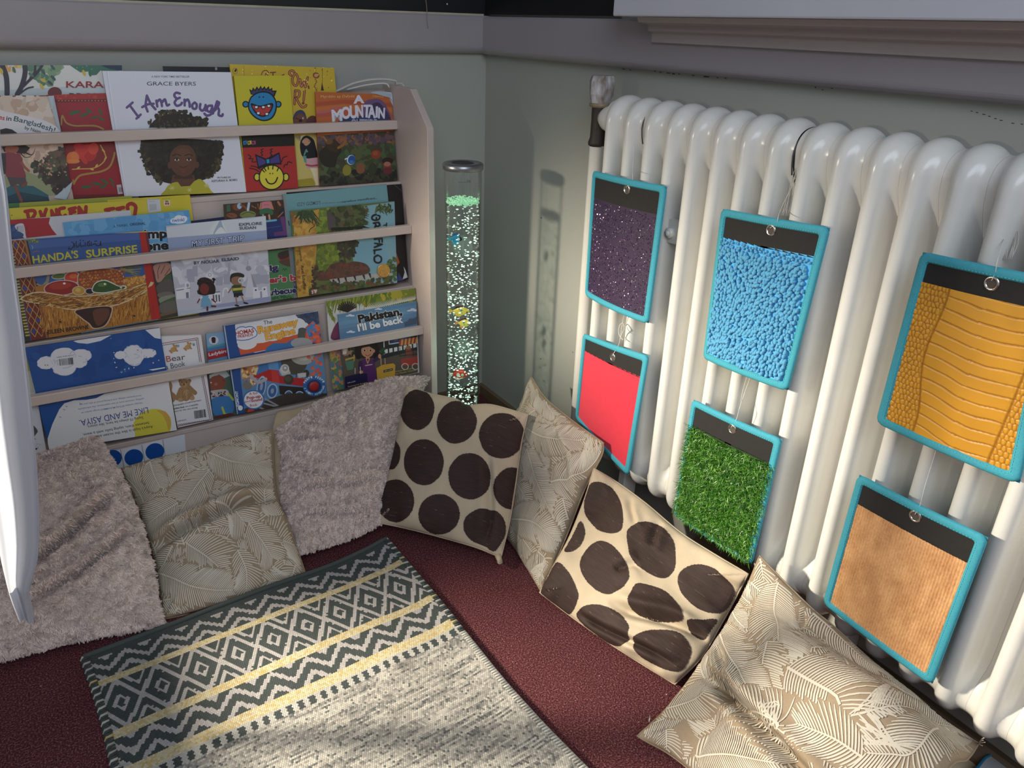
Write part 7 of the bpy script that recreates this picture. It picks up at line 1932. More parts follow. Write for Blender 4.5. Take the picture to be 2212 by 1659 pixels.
def dot_print(c, dots, m, wdir=(1, 0)):
    """woven dots filled by rows so that their edges come out ragged along the weave"""
    met = np.array([c.w, c.h])
    for pts in dots:
        Q = np.array([c.uv(*p) for p in pts]); n = len(Q)
        Qs = smooth_pts(np.vstack([Q[-2:], Q, Q[:2]]), 120)
        k0 = 24 if n >= 6 else 0
        i0 = np.argmin(((Qs - Q[0]) ** 2).sum(1)[:60]); i1 = 119 - np.argmin(((Qs[::-1] - Q[0]) ** 2).sum(1)[:60])
        Qs = Qs[i0:i1] * met
        d = np.array(wdir, float); d /= np.hypot(*d); e = np.array([-d[1], d[0]])
        X = Qs @ d; Y = Qs @ e; V = []; Fs = []; UVc = []
        rows = np.arange(Y.min() + 0.0004, Y.max(), 0.0013)
        for y in rows:
            xs = []
            for i in range(len(X)):
                y0, y1 = Y[i - 1], Y[i]
                if (y0 > y) != (y1 > y): xs.append(X[i - 1] + (X[i] - X[i - 1]) * (y - y0) / (y1 - y0))
            if len(xs) < 2: continue
            a, b = min(xs) + random.uniform(-.0010, .0008), max(xs) + random.uniform(-.0008, .0010)
            if b - a < 0.002: continue
            k = max(2, int((b - a) / 0.006)); x = np.linspace(a, b, k + 1)
            for i in range(k):
                n_ = len(V)
                for (xx, yy) in [(x[i], y - 0.00068), (x[i + 1], y - 0.00068), (x[i + 1], y + 0.00068), (x[i], y + 0.00068)]: V.append(d * xx + e * yy)
                Fs.append([n_, n_ + 1, n_ + 2, n_ + 3])
        V = np.clip(np.array(V) / met, 0.004, 0.996)
        W3 = c.surf(V[:, 0], V[:, 1], True, np.full(len(V), 0.0010))
        # thread streaks: colour runs along the weave rows
        q = np.array([V[f].mean(0) * met for f in Fs]); st = vnoise(np.stack([q @ d * 60, q @ e * 700], -1), 1.0, 11)
        col = lin((54, 40, 36)) * (1 + 0.25 * st[:, None])
        hl = (st > 0.9); col[hl] = lin((86, 70, 60))
        mesh_np('woven_dot', W3, np.array(Fs), m, c.th, True, cols=col)


def fur(c, n, m, base, L0=0.007, L1=0.013, seed=4, flow=(0.3, -1.0)):
    """shaggy pile: curved tapering ribbons rooted on the cover, leaning together in clumps"""
    r_ = np.random.default_rng(seed)
    U, V = r_.uniform(0.0, 1, n), r_.uniform(0.0, 1, n)
    k = n // 12; U[:k] = np.where(r_.random(k) < .5, r_.uniform(0, .02, k), r_.uniform(.98, 1, k)); V[k:2 * k] = np.where(r_.random(k) < .5, r_.uniform(0, .02, k), r_.uniform(.98, 1, k))
    P = c.surf(U, V); e = 0.006
    a = c.surf(np.clip(U + e, 0, 1), V) - c.surf(np.clip(U - e, 0, 1), V); b = c.surf(U, np.clip(V + e, 0, 1)) - c.surf(U, np.clip(V - e, 0, 1))
    a /= np.linalg.norm(a, axis=1)[:, None] + 1e-9; b /= np.linalg.norm(b, axis=1)[:, None] + 1e-9
    nn = np.cross(b, a); nn /= np.linalg.norm(nn, axis=1)[:, None] + 1e-9; n0 = c.nrm(U, V); nn = np.where(((nn * n0).sum(1) < 0)[:, None], -nn, nn)
    uv = np.stack([U * c.w, V * c.h], 1)
    f1 = .5 * vnoise(uv, 60, seed) + vnoise(uv, 170, seed + 1); f2 = .5 * vnoise(uv, 60, seed + 2) + vnoise(uv, 170, seed + 3)
    tang = a * (f1 * .9 + flow[0] * .5)[:, None] + b * (f2 * .9 - flow[1] * .35)[:, None]
    D1 = nn * r_.uniform(.5, .9, n)[:, None] + tang * .75; D1 /= np.linalg.norm(D1, axis=1)[:, None]
    D2 = D1 * .6 + tang * 0.9 + r_.normal(0, .25, (n, 3)); D2 /= np.linalg.norm(D2, axis=1)[:, None]
    L_ = r_.uniform(L0, L1, n) * (1 + .25 * vnoise(uv, 40, seed + 7)); Wd = np.cross(D1, nn + r_.normal(0, .5, (n, 3))); Wd /= np.linalg.norm(Wd, axis=1)[:, None] + 1e-9; Wd *= r_.uniform(.0006, .0011, n)[:, None]
    P = P - nn * .001; M1 = P + D1 * (L_ * .55)[:, None]; E1 = M1 + D2 * (L_ * .45)[:, None]
    for Q in (P, M1, E1): Q[:, 2] = np.maximum(Q[:, 2], .002)
    W3 = np.stack([P - Wd, P + Wd, M1 + Wd * .9, M1 - Wd * .9, E1 + Wd * .3, E1 - Wd * .3], 1).reshape(-1, 3); i = np.arange(n)[:, None] * 6
    Fq = np.concatenate([i + np.array([[0, 1, 2, 3]]), i + np.array([[3, 2, 4, 5]])])
    cv = lin(base) * (1 + .10 * vnoise(uv, 90, seed + 9) + r_.normal(0, .09, n))[:, None]; cv = np.clip(cv, 0, 1)
    o_ = mesh_np('pile', W3, Fq, m, c.th, True, cols=np.concatenate([cv, cv]))
    tag(o_, 'long soft shaggy pile', kind='stuff')


def plane3(a, b, c_):
    n = np.cross(b - a, c_ - a); n /= np.linalg.norm(n); return a, n


def on(pl, pts): return [hit(x, y, *pl) for x, y in pts]


FUR = (226, 208, 200)
M_fleece = mat('fleece_base', (204, 188, 180), 0.95, 0.2, 120, 0.002, 160, sheen=0.3)
M_pile = mat('fleece_pile', FUR, 0.85, attr='Col', sheen=0.3, spec=0.2)
M_suede = mat('beige_suede', (176, 156, 128), 0.85, 0.12, 30, 0.0005, 200)
M_leafbase = mat('taupe_cotton', (154, 136, 113), 0.9, 0.08, 200, 0.0003, 900)
M_leafink = mat('cream_ink', (203, 195, 180), 0.85, 0.06, 500)
M_cream_c = mat('cream_cotton', (190, 174, 149), 0.88, 0.08, 40, 0.0004, 700)
M_dot = mat('dark_weave', (54, 40, 36), 0.7, attr='Col', spec=0.3, bump=0.0006, bscale=900)

# --- shaggy cushion at the left
pl = plane3(np.array([-1.12, -0.665, 0.012]), np.array([-1.40, -0.645, 0.012]), np.array([-1.16, -0.33, 0.297]))
c = Cushion('shaggy_cushion', 'shaggy mink grey cushion at the left end, below the white curtain',
            on(pl, [(-110, 1020), (0, 1003), (75, 985), (150, 962), (212, 940)]), on(pl, [(212, 940), (258, 1020), (300, 1115), (330, 1220), (345, 1300), (358, 1350)]),
            on(pl, [(-150, 1450), (0, 1428), (120, 1398), (240, 1372), (358, 1350)]), on(pl, [(-110, 1020), (-130, 1200), (-150, 1450)]),
            0.062, 0.03, M_fleece, [((0.30, 0.66), (0.98, 0.34), 0.022, 0.056, 0.026), ((0.40, 0.78), (0.99, 0.55), 0.018, 0.044, 0.020), ((0.62, 0.2), (0.9, 0.5), 0.03, 0.008, 0.006)], 0.004, 3, 110, 0.45, seam=False)
fur(c, 76000, M_pile, FUR, 0.0045, 0.0085, 4)

# --- leaf cushion slumped between the shaggy ones
def bend(pts):  # list of (x,y,Y): photo point at depth Y
    return [hy(x, y, Y) for x, y, Y in pts]
c = Cushion('leaf_cushion', 'taupe leaf print cushion folded across its middle, between two shaggy cushions',
            bend([(262, 1012, -.335), (340, 990, -.34), (430, 968, -.345), (520, 940, -.345), (588, 928, -.355)]),
            bend([(588, 928, -.355), (590, 990, -.41), (597, 1070, -.50), (622, 1130, -.575), (660, 1238, -.650)]),
            bend([(352, 1338, -.648), (440, 1318, -.652), (550, 1280, -.651), (660, 1238, -.650)]),
            bend([(262, 1012, -.335), (290, 1080, -.39), (325, 1180, -.49), (345, 1270, -.58), (352, 1338, -.648)]),
            0.050, 0.010, M_leafbase, [((0.0, 0.57), (1.0, 0.49), 0.030, 0.034, 0.016)], 0.004, 12, 110, 0.42)
K = lambda x, y: (x / 2.962, 880 + y / 2.962)
lf = fill_leaves(6, 21)
for mid, hw in [([(940, 690), (900, 560), (780, 420)], .045), ([(1700, 620), (1690, 540), (1740, 470)], .035), ([(1180, 880), (1160, 800), (1150, 750)], .035), ([(1890, 1010), (1850, 1090), (1720, 1110)], .04),
                ([(1300, 1240), (1290, 1180), (1240, 1100)], .03), ([(1000, 940), (980, 880), (930, 800)], .035), ([(960, 350), (985, 430), (1025, 515)], .026), ([(1190, 285), (1200, 380), (1235, 468)], .028),
                ([(1335, 290), (1500, 350), (1740, 405)], .046), ([(1470, 190), (1600, 160), (1700, 250)], .035), ([(1340, 400), (1200, 590), (1110, 740)], .050), ([(1140, 610), (1030, 680), (940, 760)], .042), ([(1380, 600), (1480, 660), (1560, 730)], .048),
                ([(1380, 810), (1400, 900), (1330, 960)], .04), ([(1590, 740), (1680, 860), (1745, 965)], .038), ([(1190, 865), (1330, 960), (1530, 1165)], .050), ([(1010, 1060), (1250, 1150), (1540, 1170)], .046), ([(1520, 910), (1575, 1040), (1575, 1175)], .032)]:
    lf.append(([K(*p) for p in mid], hw))
leaf_print(c, lf, M_leafink)

# --- second shaggy cushion, its beige back showing at the edge
pl = plane3(np.array([-0.852, -0.62, 0.02]), np.array([-0.785, -0.330, 0.215]), np.array([-0.335, -0.300, 0.247]))
c = Cushion('shaggy_cushion', 'shaggy mink grey cushion with beige back, between leaf and polka dot cushions',
            on(pl, [(594, 930), (640, 905), (668, 880), (740, 852), (840, 822), (930, 814)]), on(pl, [(930, 814), (884, 900), (858, 1000), (838, 1070), (824, 1132)]),
            on(pl, [(640, 1201), (690, 1186), (760, 1164), (824, 1132)]), on(pl, [(594, 930), (608, 985), (606, 1060), (618, 1130), (640, 1201)]),
            0.060, 0.03, M_fleece, [((0.02, 0.14), (0.36, 0.36), 0.02, 0.036, 0.020), ((0.04, 0.36), (0.36, 0.60), 0.018, 0.026, 0.014), ((0.05, 0.62), (0.95, 0.74), 0.018, 0.022, 0.014), ((0.08, 0.80), (0.9, 0.90), 0.016, 0.018, 0.010), ((0.45, 0.05), (0.6, 0.5), 0.03, 0.012, 0.010)], 0.005, 8, 110, 0.45, seam=False)
fur(c, 70000, M_pile, FUR, 0.0045, 0.0085, 14)
pl2 = (pl[0] - pl[1] * (0.012 if pl[1] @ (CAM - pl[0]) > 0 else -0.012), pl[1])
T_ = on(pl2, [(594, 925), (598, 890), (640, 882), (740, 846), (840, 826), (930, 815)]); Rr_ = on(pl2, [(930, 815), (878, 900), (850, 1000), (820, 1090)]); B_ = on(pl2, [(628, 1180), (700, 1164), (820, 1090)]); L_ = on(pl2, [(594, 925), (582, 985), (584, 1060), (600, 1110), (628, 1180)])
th0 = c.th
c2 = Cushion('shaggy_cushion', 'x', T_, Rr_, B_, L_, 0.012, 0.012, M_suede, (), 0.002, 9, 40, 0.4, seam=False)
off_ = np.array(c2.th.location) - np.array(th0.location)
c2.ob.parent = th0; c2.ob.location = off_; c2.ob.name = 'back_cover'; c2.ob['label'] = 'smooth beige suede back'
bpy.data.objects.remove(c2.th)

# --- polka dot cushion in front of the bubble tube
A0, A1, A2, A3 = hz(815, 1130, .03), hz(1080, 1205, .012), np.array([-0.44, -0.38, 0.279]), None
pl = plane3(A0, A1, A2); pl = (pl[0] + np.array([-.016, -.026, 0]), pl[1])
c = Cushion('polka_dot_cushion', 'upright cream cushion with big dark brown dots in front of the bubble tube',
            on(pl, [(878, 834), (930, 850), (985, 862), (1010, 876), (1060, 874), (1140, 896)]), on(pl, [(1140, 896), (1126, 960), (1112, 1060), (1100, 1130), (1082, 1205)]),
            on(pl, [(812, 1128), (880, 1142), (950, 1160), (1020, 1180), (1062, 1196), (1082, 1205)]), on(pl, [(878, 834), (862, 920), (846, 1000), (826, 1070), (812, 1128)]),
            0.052, 0.032, M_cream_c, [((0.80, 0.35), (0.86, 0.98), 0.03, 0.010, 0.005)], 0.004, 17, 110, 0.5, seam=mat('cream_seam', (188, 172, 148), 0.9, 0.1, 200))
K = lambda x, y: (780 + x / 2.9625, 780 + y / 2.9625)
def E_(cx, cy, rx, ry, rot=0.0, n=10): return [K(cx + rx * math.cos(a) * math.cos(rot) - ry * math.sin(a) * math.sin(rot), cy + rx * math.cos(a) * math.sin(rot) + ry * math.sin(a) * math.cos(rot)) for a in np.linspace(0, 2 * math.pi, n, endpoint=False)]
dot_print(c, [E_(362, 312, 106, 130, .1), E_(612, 392, 126, 136, .25), E_(900, 478, 145, 145), E_(196, 600, 56, 96, 0.1), E_(402, 648, 127, 147, -.05), E_(695, 738, 135, 148, -.2),
              E_(962, 815, 114, 134), E_(222, 894, 118, 136), E_(500, 980, 132, 129), [K(*p) for p in [(664, 1010), (720, 960), (800, 946), (880, 970), (924, 1050), (910, 1140), (850, 1216), (790, 1180), (710, 1150), (662, 1090)]]], M_dot, (1, 0.03))
q0 = c.loop[118]
tube('corner_tail', [hit(1076, 1200, *pl), hit(1080, 1206, *pl) + np.array([-.006, -.01, 0]), hz(1079, 1209, .004)], [.008, .007, .003], M_cream_c, c.th, 8)

# --- leaf cushion standing in the corner against the right wall
T3, R3 = hx(1148, 814, -.125), hx(1304, 957, -.172)
B3 = hz(1168, 1276, .003); L3 = B3 + (T3 - R3) * .92 + np.array([0, 0, .002]); L3[2] = .006
mid_ = lambda a, b, t=.5, d=0.0: a * (1 - t) + b * t + np.array([-d, 0, 0])
c = Cushion('leaf_cushion', 'taupe leaf print cushion standing in the corner between two polka dot cushions',
            [T3, mid_(T3, R3, .33, .022), mid_(T3, R3, .66, .016), R3], [R3, hx(1300, 985, -.180), hx(1262, 1060, -.232), hx(1215, 1180, -.316), B3], [L3, mid_(L3, B3, .5, -.01), B3], [T3, mid_(T3, L3, .5, -.01), L3],
            0.050, 0.03, M_leafbase, [((0.55, 0.05), (0.95, 0.4), 0.03, 0.006, 0.006)], 0.005, 23, 110, 0.5)
lf = fill_leaves(6, 33)
for mid, hw in [([(1180, 1240), (1240, 1310), (1260, 1400)], .03), ([(1100, 105), (1160, 200), (1240, 350)], .035), ([(1000, 340), (1040, 270), (1060, 190)], .02), ([(1420, 860), (1390, 960), (1330, 1010)], .035), ([(1130, 1215), (1180, 1280), (1130, 1420)], .045),
                ([(1060, 430), (1150, 480), (1260, 500), (1510, 495)], .040), ([(1060, 560), (1100, 700), (1180, 900), (1260, 1010)], .048), ([(985, 760), (1040, 850), (1070, 920)], .03), ([(1290, 870), (1320, 1000), (1340, 1140)], .034), ([(960, 1010), (1100, 1030), (1250, 1155)], .042), ([(1215, 775), (1400, 720), (1545, 530)], .056)]:
    lf.append(([K(*p) for p in mid], hw))
leaf_print(c, lf, M_leafink)

# --- polka dot cushion leaning on the radiator
c = Cushion('polka_dot_cushion', 'slumped cream cushion with big dark brown dots leaning on the radiator',
            [hx(1283, 1012, -.215), hx(1330, 1040, -.185), hx(1392, 1085, -.18), hx(1470, 1150, -.175), hx(1540, 1195, -.175), hx(1616, 1240, -.17)],
            [hx(1616, 1240, -.17), hx(1590, 1290, -.18), hx(1560, 1345, -.215), hx(1515, 1420, -.28), hz(1458, 1478, .012)],
            [hz(1166, 1280, .03), hz(1240, 1336, .014), hz(1310, 1385, .014), hz(1380, 1430, .012), hz(1458, 1478, .012)],
            [hx(1283, 1012, -.215), hx(1262, 1080, -.258), hx(1230, 1160, -.322), hx(1195, 1225, -.376), hz(1166, 1280, .03)],
            0.050, 0.012, M_cream_c, [((0.45, 0.74), (1.0, 0.60), 0.030, 0.024, 0.012), ((0.30, 0.92), (0.95, 0.86), 0.024, 0.014, 0.008), ((0.52, 0.02), (0.48, 0.24), 0.025, 0.008, 0.006), ((0.3, 0.02), (0.36, 0.2), 0.02, 0.006, 0.005), ((0.36, 0.55), (0.52, 0.45), 0.025, 0.010, 0.004)], 0.006, 29, 110, 0.45, seam=MATS['cream_seam'])
K = lambda x, y: (1150 + x / 3.318, 1000 + y / 3.318)
D2 = [[(420, 150), (520, 150), (600, 220), (645, 330), (640, 470), (570, 505), (470, 480), (390, 390), (372, 290)], [(680, 490), (750, 430), (840, 425), (950, 480), (1020, 590), (1025, 730), (980, 810), (910, 825), (800, 770), (710, 680), (685, 590)],
      [(400, 610), (480, 560), (570, 590), (650, 680), (690, 780), (685, 840), (620, 910), (530, 940), (430, 890), (355, 790), (345, 700)], [(1050, 800), (1110, 745), (1200, 727), (1310, 760), (1400, 840), (1450, 930), (1380, 1060), (1300, 1075), (1180, 1040), (1090, 960), (1048, 880)],
      [(70, 900), (105, 830), (175, 715), (250, 770), (310, 880), (328, 970), (270, 1080), (160, 1030), (70, 960)], [(345, 420), (378, 500), (345, 590), (280, 636), (230, 630), (290, 520)], [(690, 950), (740, 870), (830, 875), (950, 920), (1040, 1010), (1075, 1080), (1070, 1125), (960, 1140), (880, 1140), (780, 1100), (710, 1040)],
      [(320, 1100), (350, 1040), (430, 1015), (530, 1030), (630, 1090), (690, 1170), (685, 1280), (620, 1310), (540, 1285), (420, 1200)], [(730, 1280), (780, 1215), (870, 1195), (1040, 1215), (1130, 1310), (1125, 1400), (1060, 1490), (960, 1480), (850, 1430), (760, 1370)], [(1110, 1140), (1200, 1125), (1320, 1122), (1270, 1210), (1215, 1270), (1140, 1230)]]
dot_print(c, [[K(*p) for p in d] for d in D2], M_dot, (1, 0.05))

# --- leaf cushion at the lower right
T4, R4 = hx(1641, 1201, -.178), hx(2114, 1606, -.105)
L4 = hz(1377, 1590, .03); B4 = np.array([-0.40, -1.80, 0.012])
c = Cushion('leaf_cushion', 'large taupe leaf print cushion at the lower right, slumped against the radiator',
            [T4, hx(1700, 1262, -.17), hx(1760, 1320, -.17), hx(1800, 1352, -.17), hx(1880, 1425, -.165), hx(1960, 1490, -.155), hx(2040, 1560, -.13), R4],
            [R4, hx(2090, 1640, -.16), hx(2030, 1690, -.27), B4], [L4, hz(1500, 1672, .012), B4],
            [T4, hx(1612, 1270, -.195), hx(1570, 1350, -.25), hx(1510, 1440, -.32), hx(1440, 1530, -.40), L4],
            0.062, 0.012, M_leafbase, [((0.02, 0.60), (1.0, 0.74), 0.030, 0.034, 0.018), ((0.02, 0.45), (0.3, 0.66), 0.025, 0.014, 0.008), ((0.3, 0.02), (0.34, 0.25), 0.02, 0.006, 0.004)], 0.004, 37, 120, 0.45)
K = lambda x, y: (1350 + x / 2.566, 1200 + y / 2.566)
lf = fill_leaves(6, 45)
for mid, hw in [([(1700, 905), (1800, 1000), (1890, 1085)], .03), ([(1040, 320), (1240, 500), (1400, 640)], .045), ([(1260, 620), (1450, 740), (1700, 920)], .045), ([(750, 10), (760, 70), (770, 140)], .022), ([(700, 150), (760, 210), (810, 270)], .025), ([(560, 270), (610, 340), (665, 405)], .024), ([(500, 740), (440, 680), (420, 600)], .03),
                ([(850, 150), (830, 330), (850, 480), (890, 620)], .050), ([(790, 475), (770, 640), (845, 860)], .042), ([(490, 430), (620, 620), (730, 800)], .042), ([(900, 620), (1150, 760), (1330, 870), (1900, 960)], .058), ([(1735, 960), (1620, 1070), (1460, 1100), (1230, 1080)], .050), ([(210, 860), (400, 790), (490, 740)], .036), ([(850, 1030), (845, 930), (700, 860)], .038), ([(230, 960), (232, 1040), (230, 1110)], .024), ([(390, 1110), (600, 1105), (870, 1160)], .050), ([(1320, 1120), (1150, 1010), (950, 930)], .036)]:
    lf.append(([K(*p) for p in mid], hw))
leaf_print(c, lf, M_leafink)
P = [hz(1402, 1560, .05), hz(1404, 1545, .055)]
tube('zip_pull', P, .0012, mat('zip_metal', (200, 196, 186), .35, metal=.8), c.th, 6)
for (dx, dy) in [(10, -6), (14, -2), (8, 4), (12, -10)]: tube('loose_thread', smooth_pts([R4, hx(2114 + dx * .6, 1606 + dy, -.135), hx(2114 + dx, 1606 + dy * 1.2, -.14)], 8), .0006, MATS['cream_ink'], c.th, 5)

# ------------------------------------------------------------------ rug
ro = hz(180, 1420, .008); ru = np.array([0.998, 0.063, 0]); rv = np.array([0.063, -0.998, 0]); RW, RL = 0.648, 0.92
rug = tag(empty('woven_rug', ro), 'grey and white woven rug with zigzags, diamonds and yellow stripes on the carpet', 'rug')
def rug_h(U, V):
    h = 0.009 + 0.0025 * vnoise(np.stack([U, V], -1), 5, 3) + .0012 * vnoise(np.stack([U, V], -1), 14, 4)
    h = h + 0.016 * np.exp(-((U - RW) / .10) ** 2 - (V / .10) ** 2) + 0.006 * np.exp(-((U - RW) / .03) ** 2) + 0.005 * np.exp(-((U - .50) / .05) ** 2 - ((V - .37) / .06) ** 2)
    h = h + 0.006 * np.exp(-((V - 0.0) / .02) ** 2) * np.exp(-((U - .3) / .25) ** 2)
    return h
def rug_p(U, V, h): return ro + (U + 0.006 * np.sin(V * 9))[..., None] * ru + V[..., None] * rv + (rug_h(U, V) + h - ro[2])[..., None] * np.array([0, 0, 1.0])
g1_ = np.linspace(0, RW, 60); g2_ = np.linspace(0, RL, 80); U, V = np.meshgrid(g1_, g2_)
top = rug_p(U, V, np.full(U.shape, -.0005)).reshape(-1, 3); bot = top.copy(); bot[:, 2] = .0012
i = np.arange(60 * 80).reshape(80, 60); q = np.stack([i[:-1, :-1], i[1:, :-1], i[1:, 1:], i[:-1, 1:]], -1).reshape(-1, 4)
rim = np.concatenate([i[0, :-1], i[:-1, -1], i[-1, :0:-1], i[:0:-1, 0]]); n = 4800
side_ = np.stack([rim, rim + n, np.roll(rim, -1) + n, np.roll(rim, -1)], 1)
mesh_np('backing', np.vstack([top, bot]), np.concatenate([q, q[:, ::-1] + n, side_]), mat('rug_backing', (150, 148, 140), .95, .2, 200), rug, True)
nu, nv = 156, 230; du, dv = RW / nu, RL / nv
I, J = np.meshgrid(np.arange(nu), np.arange(nv)); Uc = (I + .5 + 0.25 * ((J % 2) * 2 - 1)) * du; Vc = (J + .5) * dv
Uc = np.clip(Uc, du * .4, RW - du * .4)
PER = 0.0705; ph = (Uc - 0.069) / PER; tri = np.abs((ph + .5) - np.floor(ph + .5) - .5) * 2      # 0 at lattice.. 1 at diamond centre
DK, WT, YE = lin((68, 74, 73)), lin((164, 160, 158)), lin((182, 164, 118))
col = np.zeros(Uc.shape + (3,)); jit = rng.normal(0, .05, Uc.shape)
Vj = Vc + rng.normal(0, .0007, Vc.shape)
dia = (1 - tri) + np.abs(Vj - .157) / .060                      # 0 centre, 1 on the lattice
lev = np.abs(dia)
mdark = (lev < .22) | ((lev > .42) & (lev < .86)) | ((lev > 1.14) & (lev < 1.44)) | (lev > 1.62)
col[:] = WT; col[mdark] = DK
def zz(v0, v1):
    w = (Vj - v0) / (v1 - v0); val = w - 0.55 * (tri - .5); f = (val * 1.9 + .12); f = f - np.floor(f); return f < .60
m1 = (Vc < .080); col[m1] = np.where(zz(.020, .080)[m1][:, None], DK, WT)
m1 = (Vc > .236) & (Vc < .306); col[m1] = np.where(zz(.236, .306)[m1][:, None], DK, WT)
col[Vc < .021] = DK
for a, b in [(.080, .097), (.216, .236), (.306, .330)]:
    m1 = (Vc >= a) & (Vc < b); k = (rng.random(m1.sum()) < .42)[:, None]; col[m1] = np.where(k, YE, lin((190, 180, 152)))
m1 = (Vc >= .330) & (Vc < .352); col[m1] = np.where((((Uc[m1] / .0215) % 1) < .52)[:, None] & (np.abs(Vc[m1] - .341) < .010)[:, None], DK, lin((172, 170, 164)))
m1 = Vc >= .352
run = vnoise(np.stack([Uc * 26, Vc * 240], -1), 1.0, 31); k = np.clip(.62 + .5 * run + rng.normal(0, .2, Uc.shape), 0, 1)
HE = lin((86, 86, 87)) * (1 - k[..., None]) + lin((178, 174, 165)) * k[..., None]; HE[rng.random(Uc.shape) < .03] = lin((92, 96, 96)); col[m1] = HE[m1]
# dye smudges
for (x, y, r_, d_) in [(880, 1440, .022, .45), (860, 1535, .020, .35), (1150, 1565, .014, .3), (900, 1490, .02, .2), (1040, 1500, .03, .12)]:
    p = hz(x, y, .01) - ro; a, b = p @ ru, p @ rv; col *= (1 - d_ * np.exp(-(((Uc - a) / r_) ** 2 + ((Vc - b) / (r_ * .6)) ** 2)))[..., None]
col = np.clip(col * (1 + jit[..., None]), 0, 1)
amp = np.where(Vc < .021, .0006, .0019); hw_, hv_ = du * .56, dv * .60
Vs = []
for (a, b, h_) in [(-1, -1, 0), (0, -1, .55), (1, -1, 0), (-1, 0, .35), (0, 0, 1), (1, 0, .35), (-1, 1, 0), (0, 1, .55), (1, 1, 0)]:
    Vs.append(rug_p(np.clip(Uc + a * hw_, 0, RW), Vc + b * hv_, h_ * amp * (1 + .3 * jit * 4)))
Vs = np.stack(Vs, -2).reshape(-1, 3); b = np.arange(nu * nv)[:, None] * 9
Fq = np.stack([b + np.array([[0, 3, 4, 1]]), b + np.array([[1, 4, 5, 2]]), b + np.array([[3, 6, 7, 4]]), b + np.array([[4, 7, 8, 5]])], 1).reshape(-1, 4)
tag(mesh_np('weave', Vs, Fq, mat('rug_wool', (180, 180, 176), .95, attr='Col', bump=.0005, bscale=1400, spec=.1), rug, True, cols=np.repeat(col.reshape(-1, 3), 4, 0)), 'woven stitches in grey, white and yellow', kind='stuff')
# hem along the back edge and whipped side edges
U = np.linspace(0, RW, 60)
V_, F_ = tube_data(rug_p(U, np.full(60, 0.004), np.full(60, .0015)), .0052, 8)
mesh_np('hem', V_, F_, mat('grey_hem', (70, 78, 76), .95, .12, 300, .0006, 500), rug, True)
V_ = []; F_ = []; cl = []
for j in range(150):
    v = .006 + j * .0061
    if v > RL - .01: break
    for u0 in (0.0, RW):
        P = rug_p(np.array([u0]), np.array([v]), np.array([-.001]))[0]; n = len(V_)
        a_, f_ = tube_data([P + (-ru if u0 == 0 else ru) * d + np.array([0, 0, h]) + rv * w for d, h, w in [(-.008, .003, -.001), (.002, .003, 0), (.005, -.002, .001), (.003, -.006, .001)]], [.0018, .0026, .0026, .0016], 6)
        V_ += list(a_); F_ += [[n + x for x in f] for f in f_]
        cc = DK if v < .35 and (j % 3) else (YE if any(abs(v - y) < .009 for y in (.088, .226, .318)) else lin((190, 188, 180)) * random.uniform(.6, 1)); cl += [cc] * len(f_)
tag(mesh_np('whipped_edge', V_, F_, MATS['rug_wool'], rug, True, cols=np.array(cl)), 'whipped yarn edge', kind='stuff')

# ------------------------------------------------------------------ white curtain at the left, hanging in front of the bookcase
rowsP = [(-340, -420, -30), (-120, -330, -16), (120, -260, -8), (330, -200, 0), (420, -170, 13), (560, -140, 27), (700, -110, 46), (830, -85, 61), (880, -75, 66), (1000, -48, 77), (1090, -22, 82), (1170, -5, 82), (1215, 4, 76), (1250, 12, 66), (1275, 18, 60), (1305, 28, 68), (1342, 42, 74)]
YC = -0.86
ncol = 36; V = []
for k, (y, xl_, xr_) in enumerate(rowsP):
    a, b = hy(xl_, y, YC), hy(xr_, y, YC)
    for j in range(ncol):
        f = j / (ncol - 1); p = a * (1 - f) + b * f
        fold = 0.010 * math.sin(f * 7 + k * .15) + .004 * math.sin(f * 15 + 1.3 + k * .25)
        V.append(p + np.array([0, -fold * (0.5 + .5 * min(1, (len(rowsP) - k) / 5)), 0]))
V = np.array(V).reshape(len(rowsP), ncol, 3)
V = np.stack([smooth_pts(V[:, j], 70) for j in range(ncol)], 1)
i = np.arange(70 * ncol).reshape(70, ncol); q = np.stack([i[:-1, :-1], i[1:, :-1], i[1:, 1:], i[:-1, 1:]], -1).reshape(-1, 4)
m = bpy.data.materials.new('white_voile'); m.use_nodes = True; nt = m.node_tree; N = nt.nodes; L = nt.links
bs = N['Principled BSDF']; bs.inputs['Base Color'].default_value = (*lin((196, 199, 208)), 1); bs.inputs['Roughness'].default_value = .8; bs.inputs['Sheen Weight'].default_value = .3
tl = N.new('ShaderNodeBsdfTranslucent'); tl.inputs[0].default_value = (*lin((196, 202, 216)), 1)
nz = N.new('ShaderNodeTexNoise'); nz.inputs['Scale'].default_value = 500; bp = N.new('ShaderNodeBump'); bp.inputs['Distance'].default_value = .0003
L.new(nz.outputs['Fac'], bp.inputs['Height']); L.new(bp.outputs['Normal'], bs.inputs['Normal'])
mx = N.new('ShaderNodeMixShader'); mx.inputs[0].default_value = .32; L.new(bs.outputs[0], mx.inputs[1]); L.new(tl.outputs[0], mx.inputs[2]); L.new(mx.outputs[0], N['Material Output'].inputs[0])
cu = tag(empty('white_curtain', tuple(V[0, 0])), 'sheer white curtain hanging at the left in front of bookcase and shaggy cushion', 'curtain')
Vf = V.reshape(-1, 3); mesh_np('panel', Vf, q, m, cu, True)
hem = V[-5:, :].reshape(-1, 3) + np.array([0, -.0012, 0]); i = np.arange(5 * ncol).reshape(5, ncol)
mesh_np('hem', hem, np.stack([i[:-1, :-1], i[1:, :-1], i[1:, 1:], i[:-1, 1:]], -1).reshape(-1, 4), m, cu, True)
tube('edge', V[:, -1], .0016, m, cu, 6)

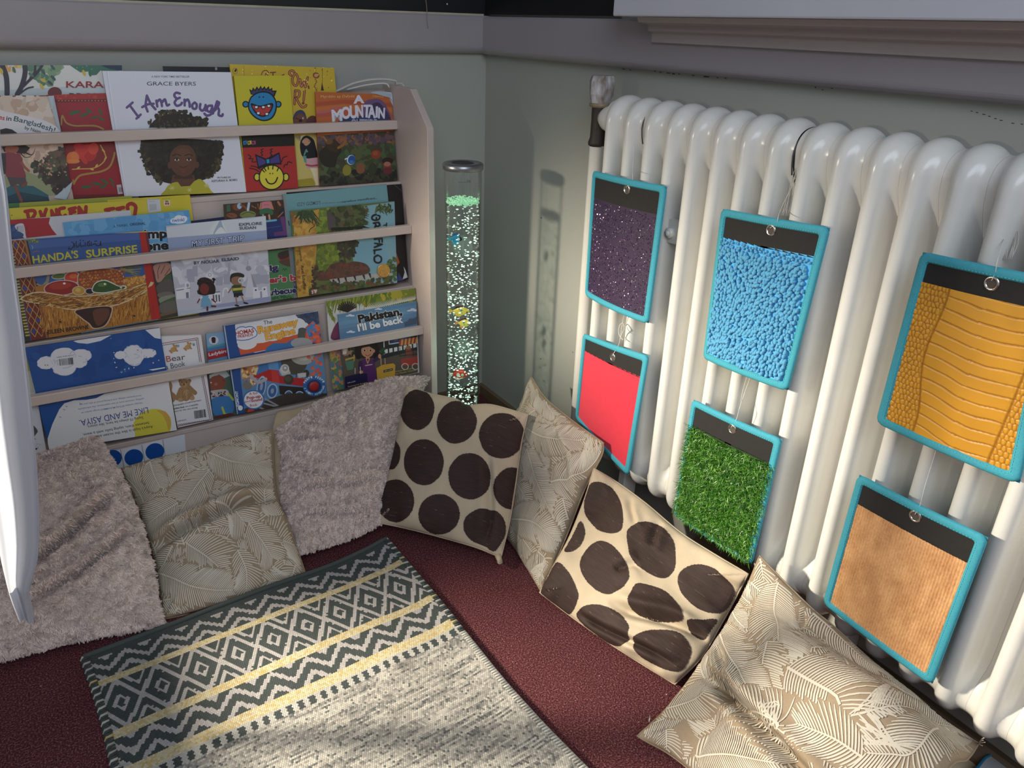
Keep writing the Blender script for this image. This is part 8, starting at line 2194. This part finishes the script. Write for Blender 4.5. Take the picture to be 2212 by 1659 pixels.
# ------------------------------------------------------------------ things in the lower right corner
P = [hz(2046, 1662, .05), hz(2092, 1621, .05), hz(2128, 1642, .05), hz(2085, 1690, .05)]
Pb = [p - np.array([0, 0, .048]) for p in P]
tag(mesh_np('cream_box', P + Pb, [[3, 2, 1, 0], [4, 5, 6, 7], [0, 1, 5, 4], [1, 2, 6, 5], [2, 3, 7, 6], [3, 0, 4, 7]], mat('cream_card', (226, 208, 170), .6, .05, 20)), 'cream box top at the bottom right between leaf cushion and blue rimmed lid', 'box')
lidc = [hz(x, y, .075) for x, y in [(2098, 1676), (2128, 1637), (2140, 1630), (2152, 1633), (2196, 1672), (2150, 1712)]]
lb = tag(empty('plastic_lid', tuple(sum(lidc) / 6)), 'clear grey plastic lid with a blue rim at the bottom right corner', 'lid')
V = lidc + [p - np.array([0, 0, .003]) for p in lidc]; n = 6
mesh_np('panel', V, [list(range(n))[::-1], list(range(n, 2 * n))] + [[a, (a + 1) % n, n + (a + 1) % n, n + a] for a in range(n)], mat('grey_plastic', (196, 200, 206), .2, .04, 30), lb)
tube('rim', np.array(lidc), .0022, mat('blue_rim', (42, 132, 176), .35), lb, 8, True)['label'] = 'blue rim'
V = [p + np.array([0, 0, -.005]) for p in [lidc[0], lidc[1], lidc[2], lidc[3], lidc[4], lidc[5]]]
V = V + [np.array([p[0], p[1], .002]) for p in V]
mesh_np('body', V, [list(range(6)), list(range(6, 12))[::-1]] + [[a, 6 + a, 6 + (a + 1) % 6, (a + 1) % 6] for a in range(6)], mat('clear_body', (176, 180, 184), .25), lb)
P = [hz(2200, 1660, .08), hz(2224, 1618, .08), hz(2262, 1650, .08), hz(2226, 1692, .08)]; Pb = [np.array([p[0], p[1], .002]) for p in P]
tag(mesh_np('cardboard_box', P + Pb, [[3, 2, 1, 0], [4, 5, 6, 7], [0, 1, 5, 4], [1, 2, 6, 5], [2, 3, 7, 6], [3, 0, 4, 7]], mat('brown_card', (190, 148, 96), .8, .08, 40)), 'brown cardboard box corner at the far bottom right edge', 'box')
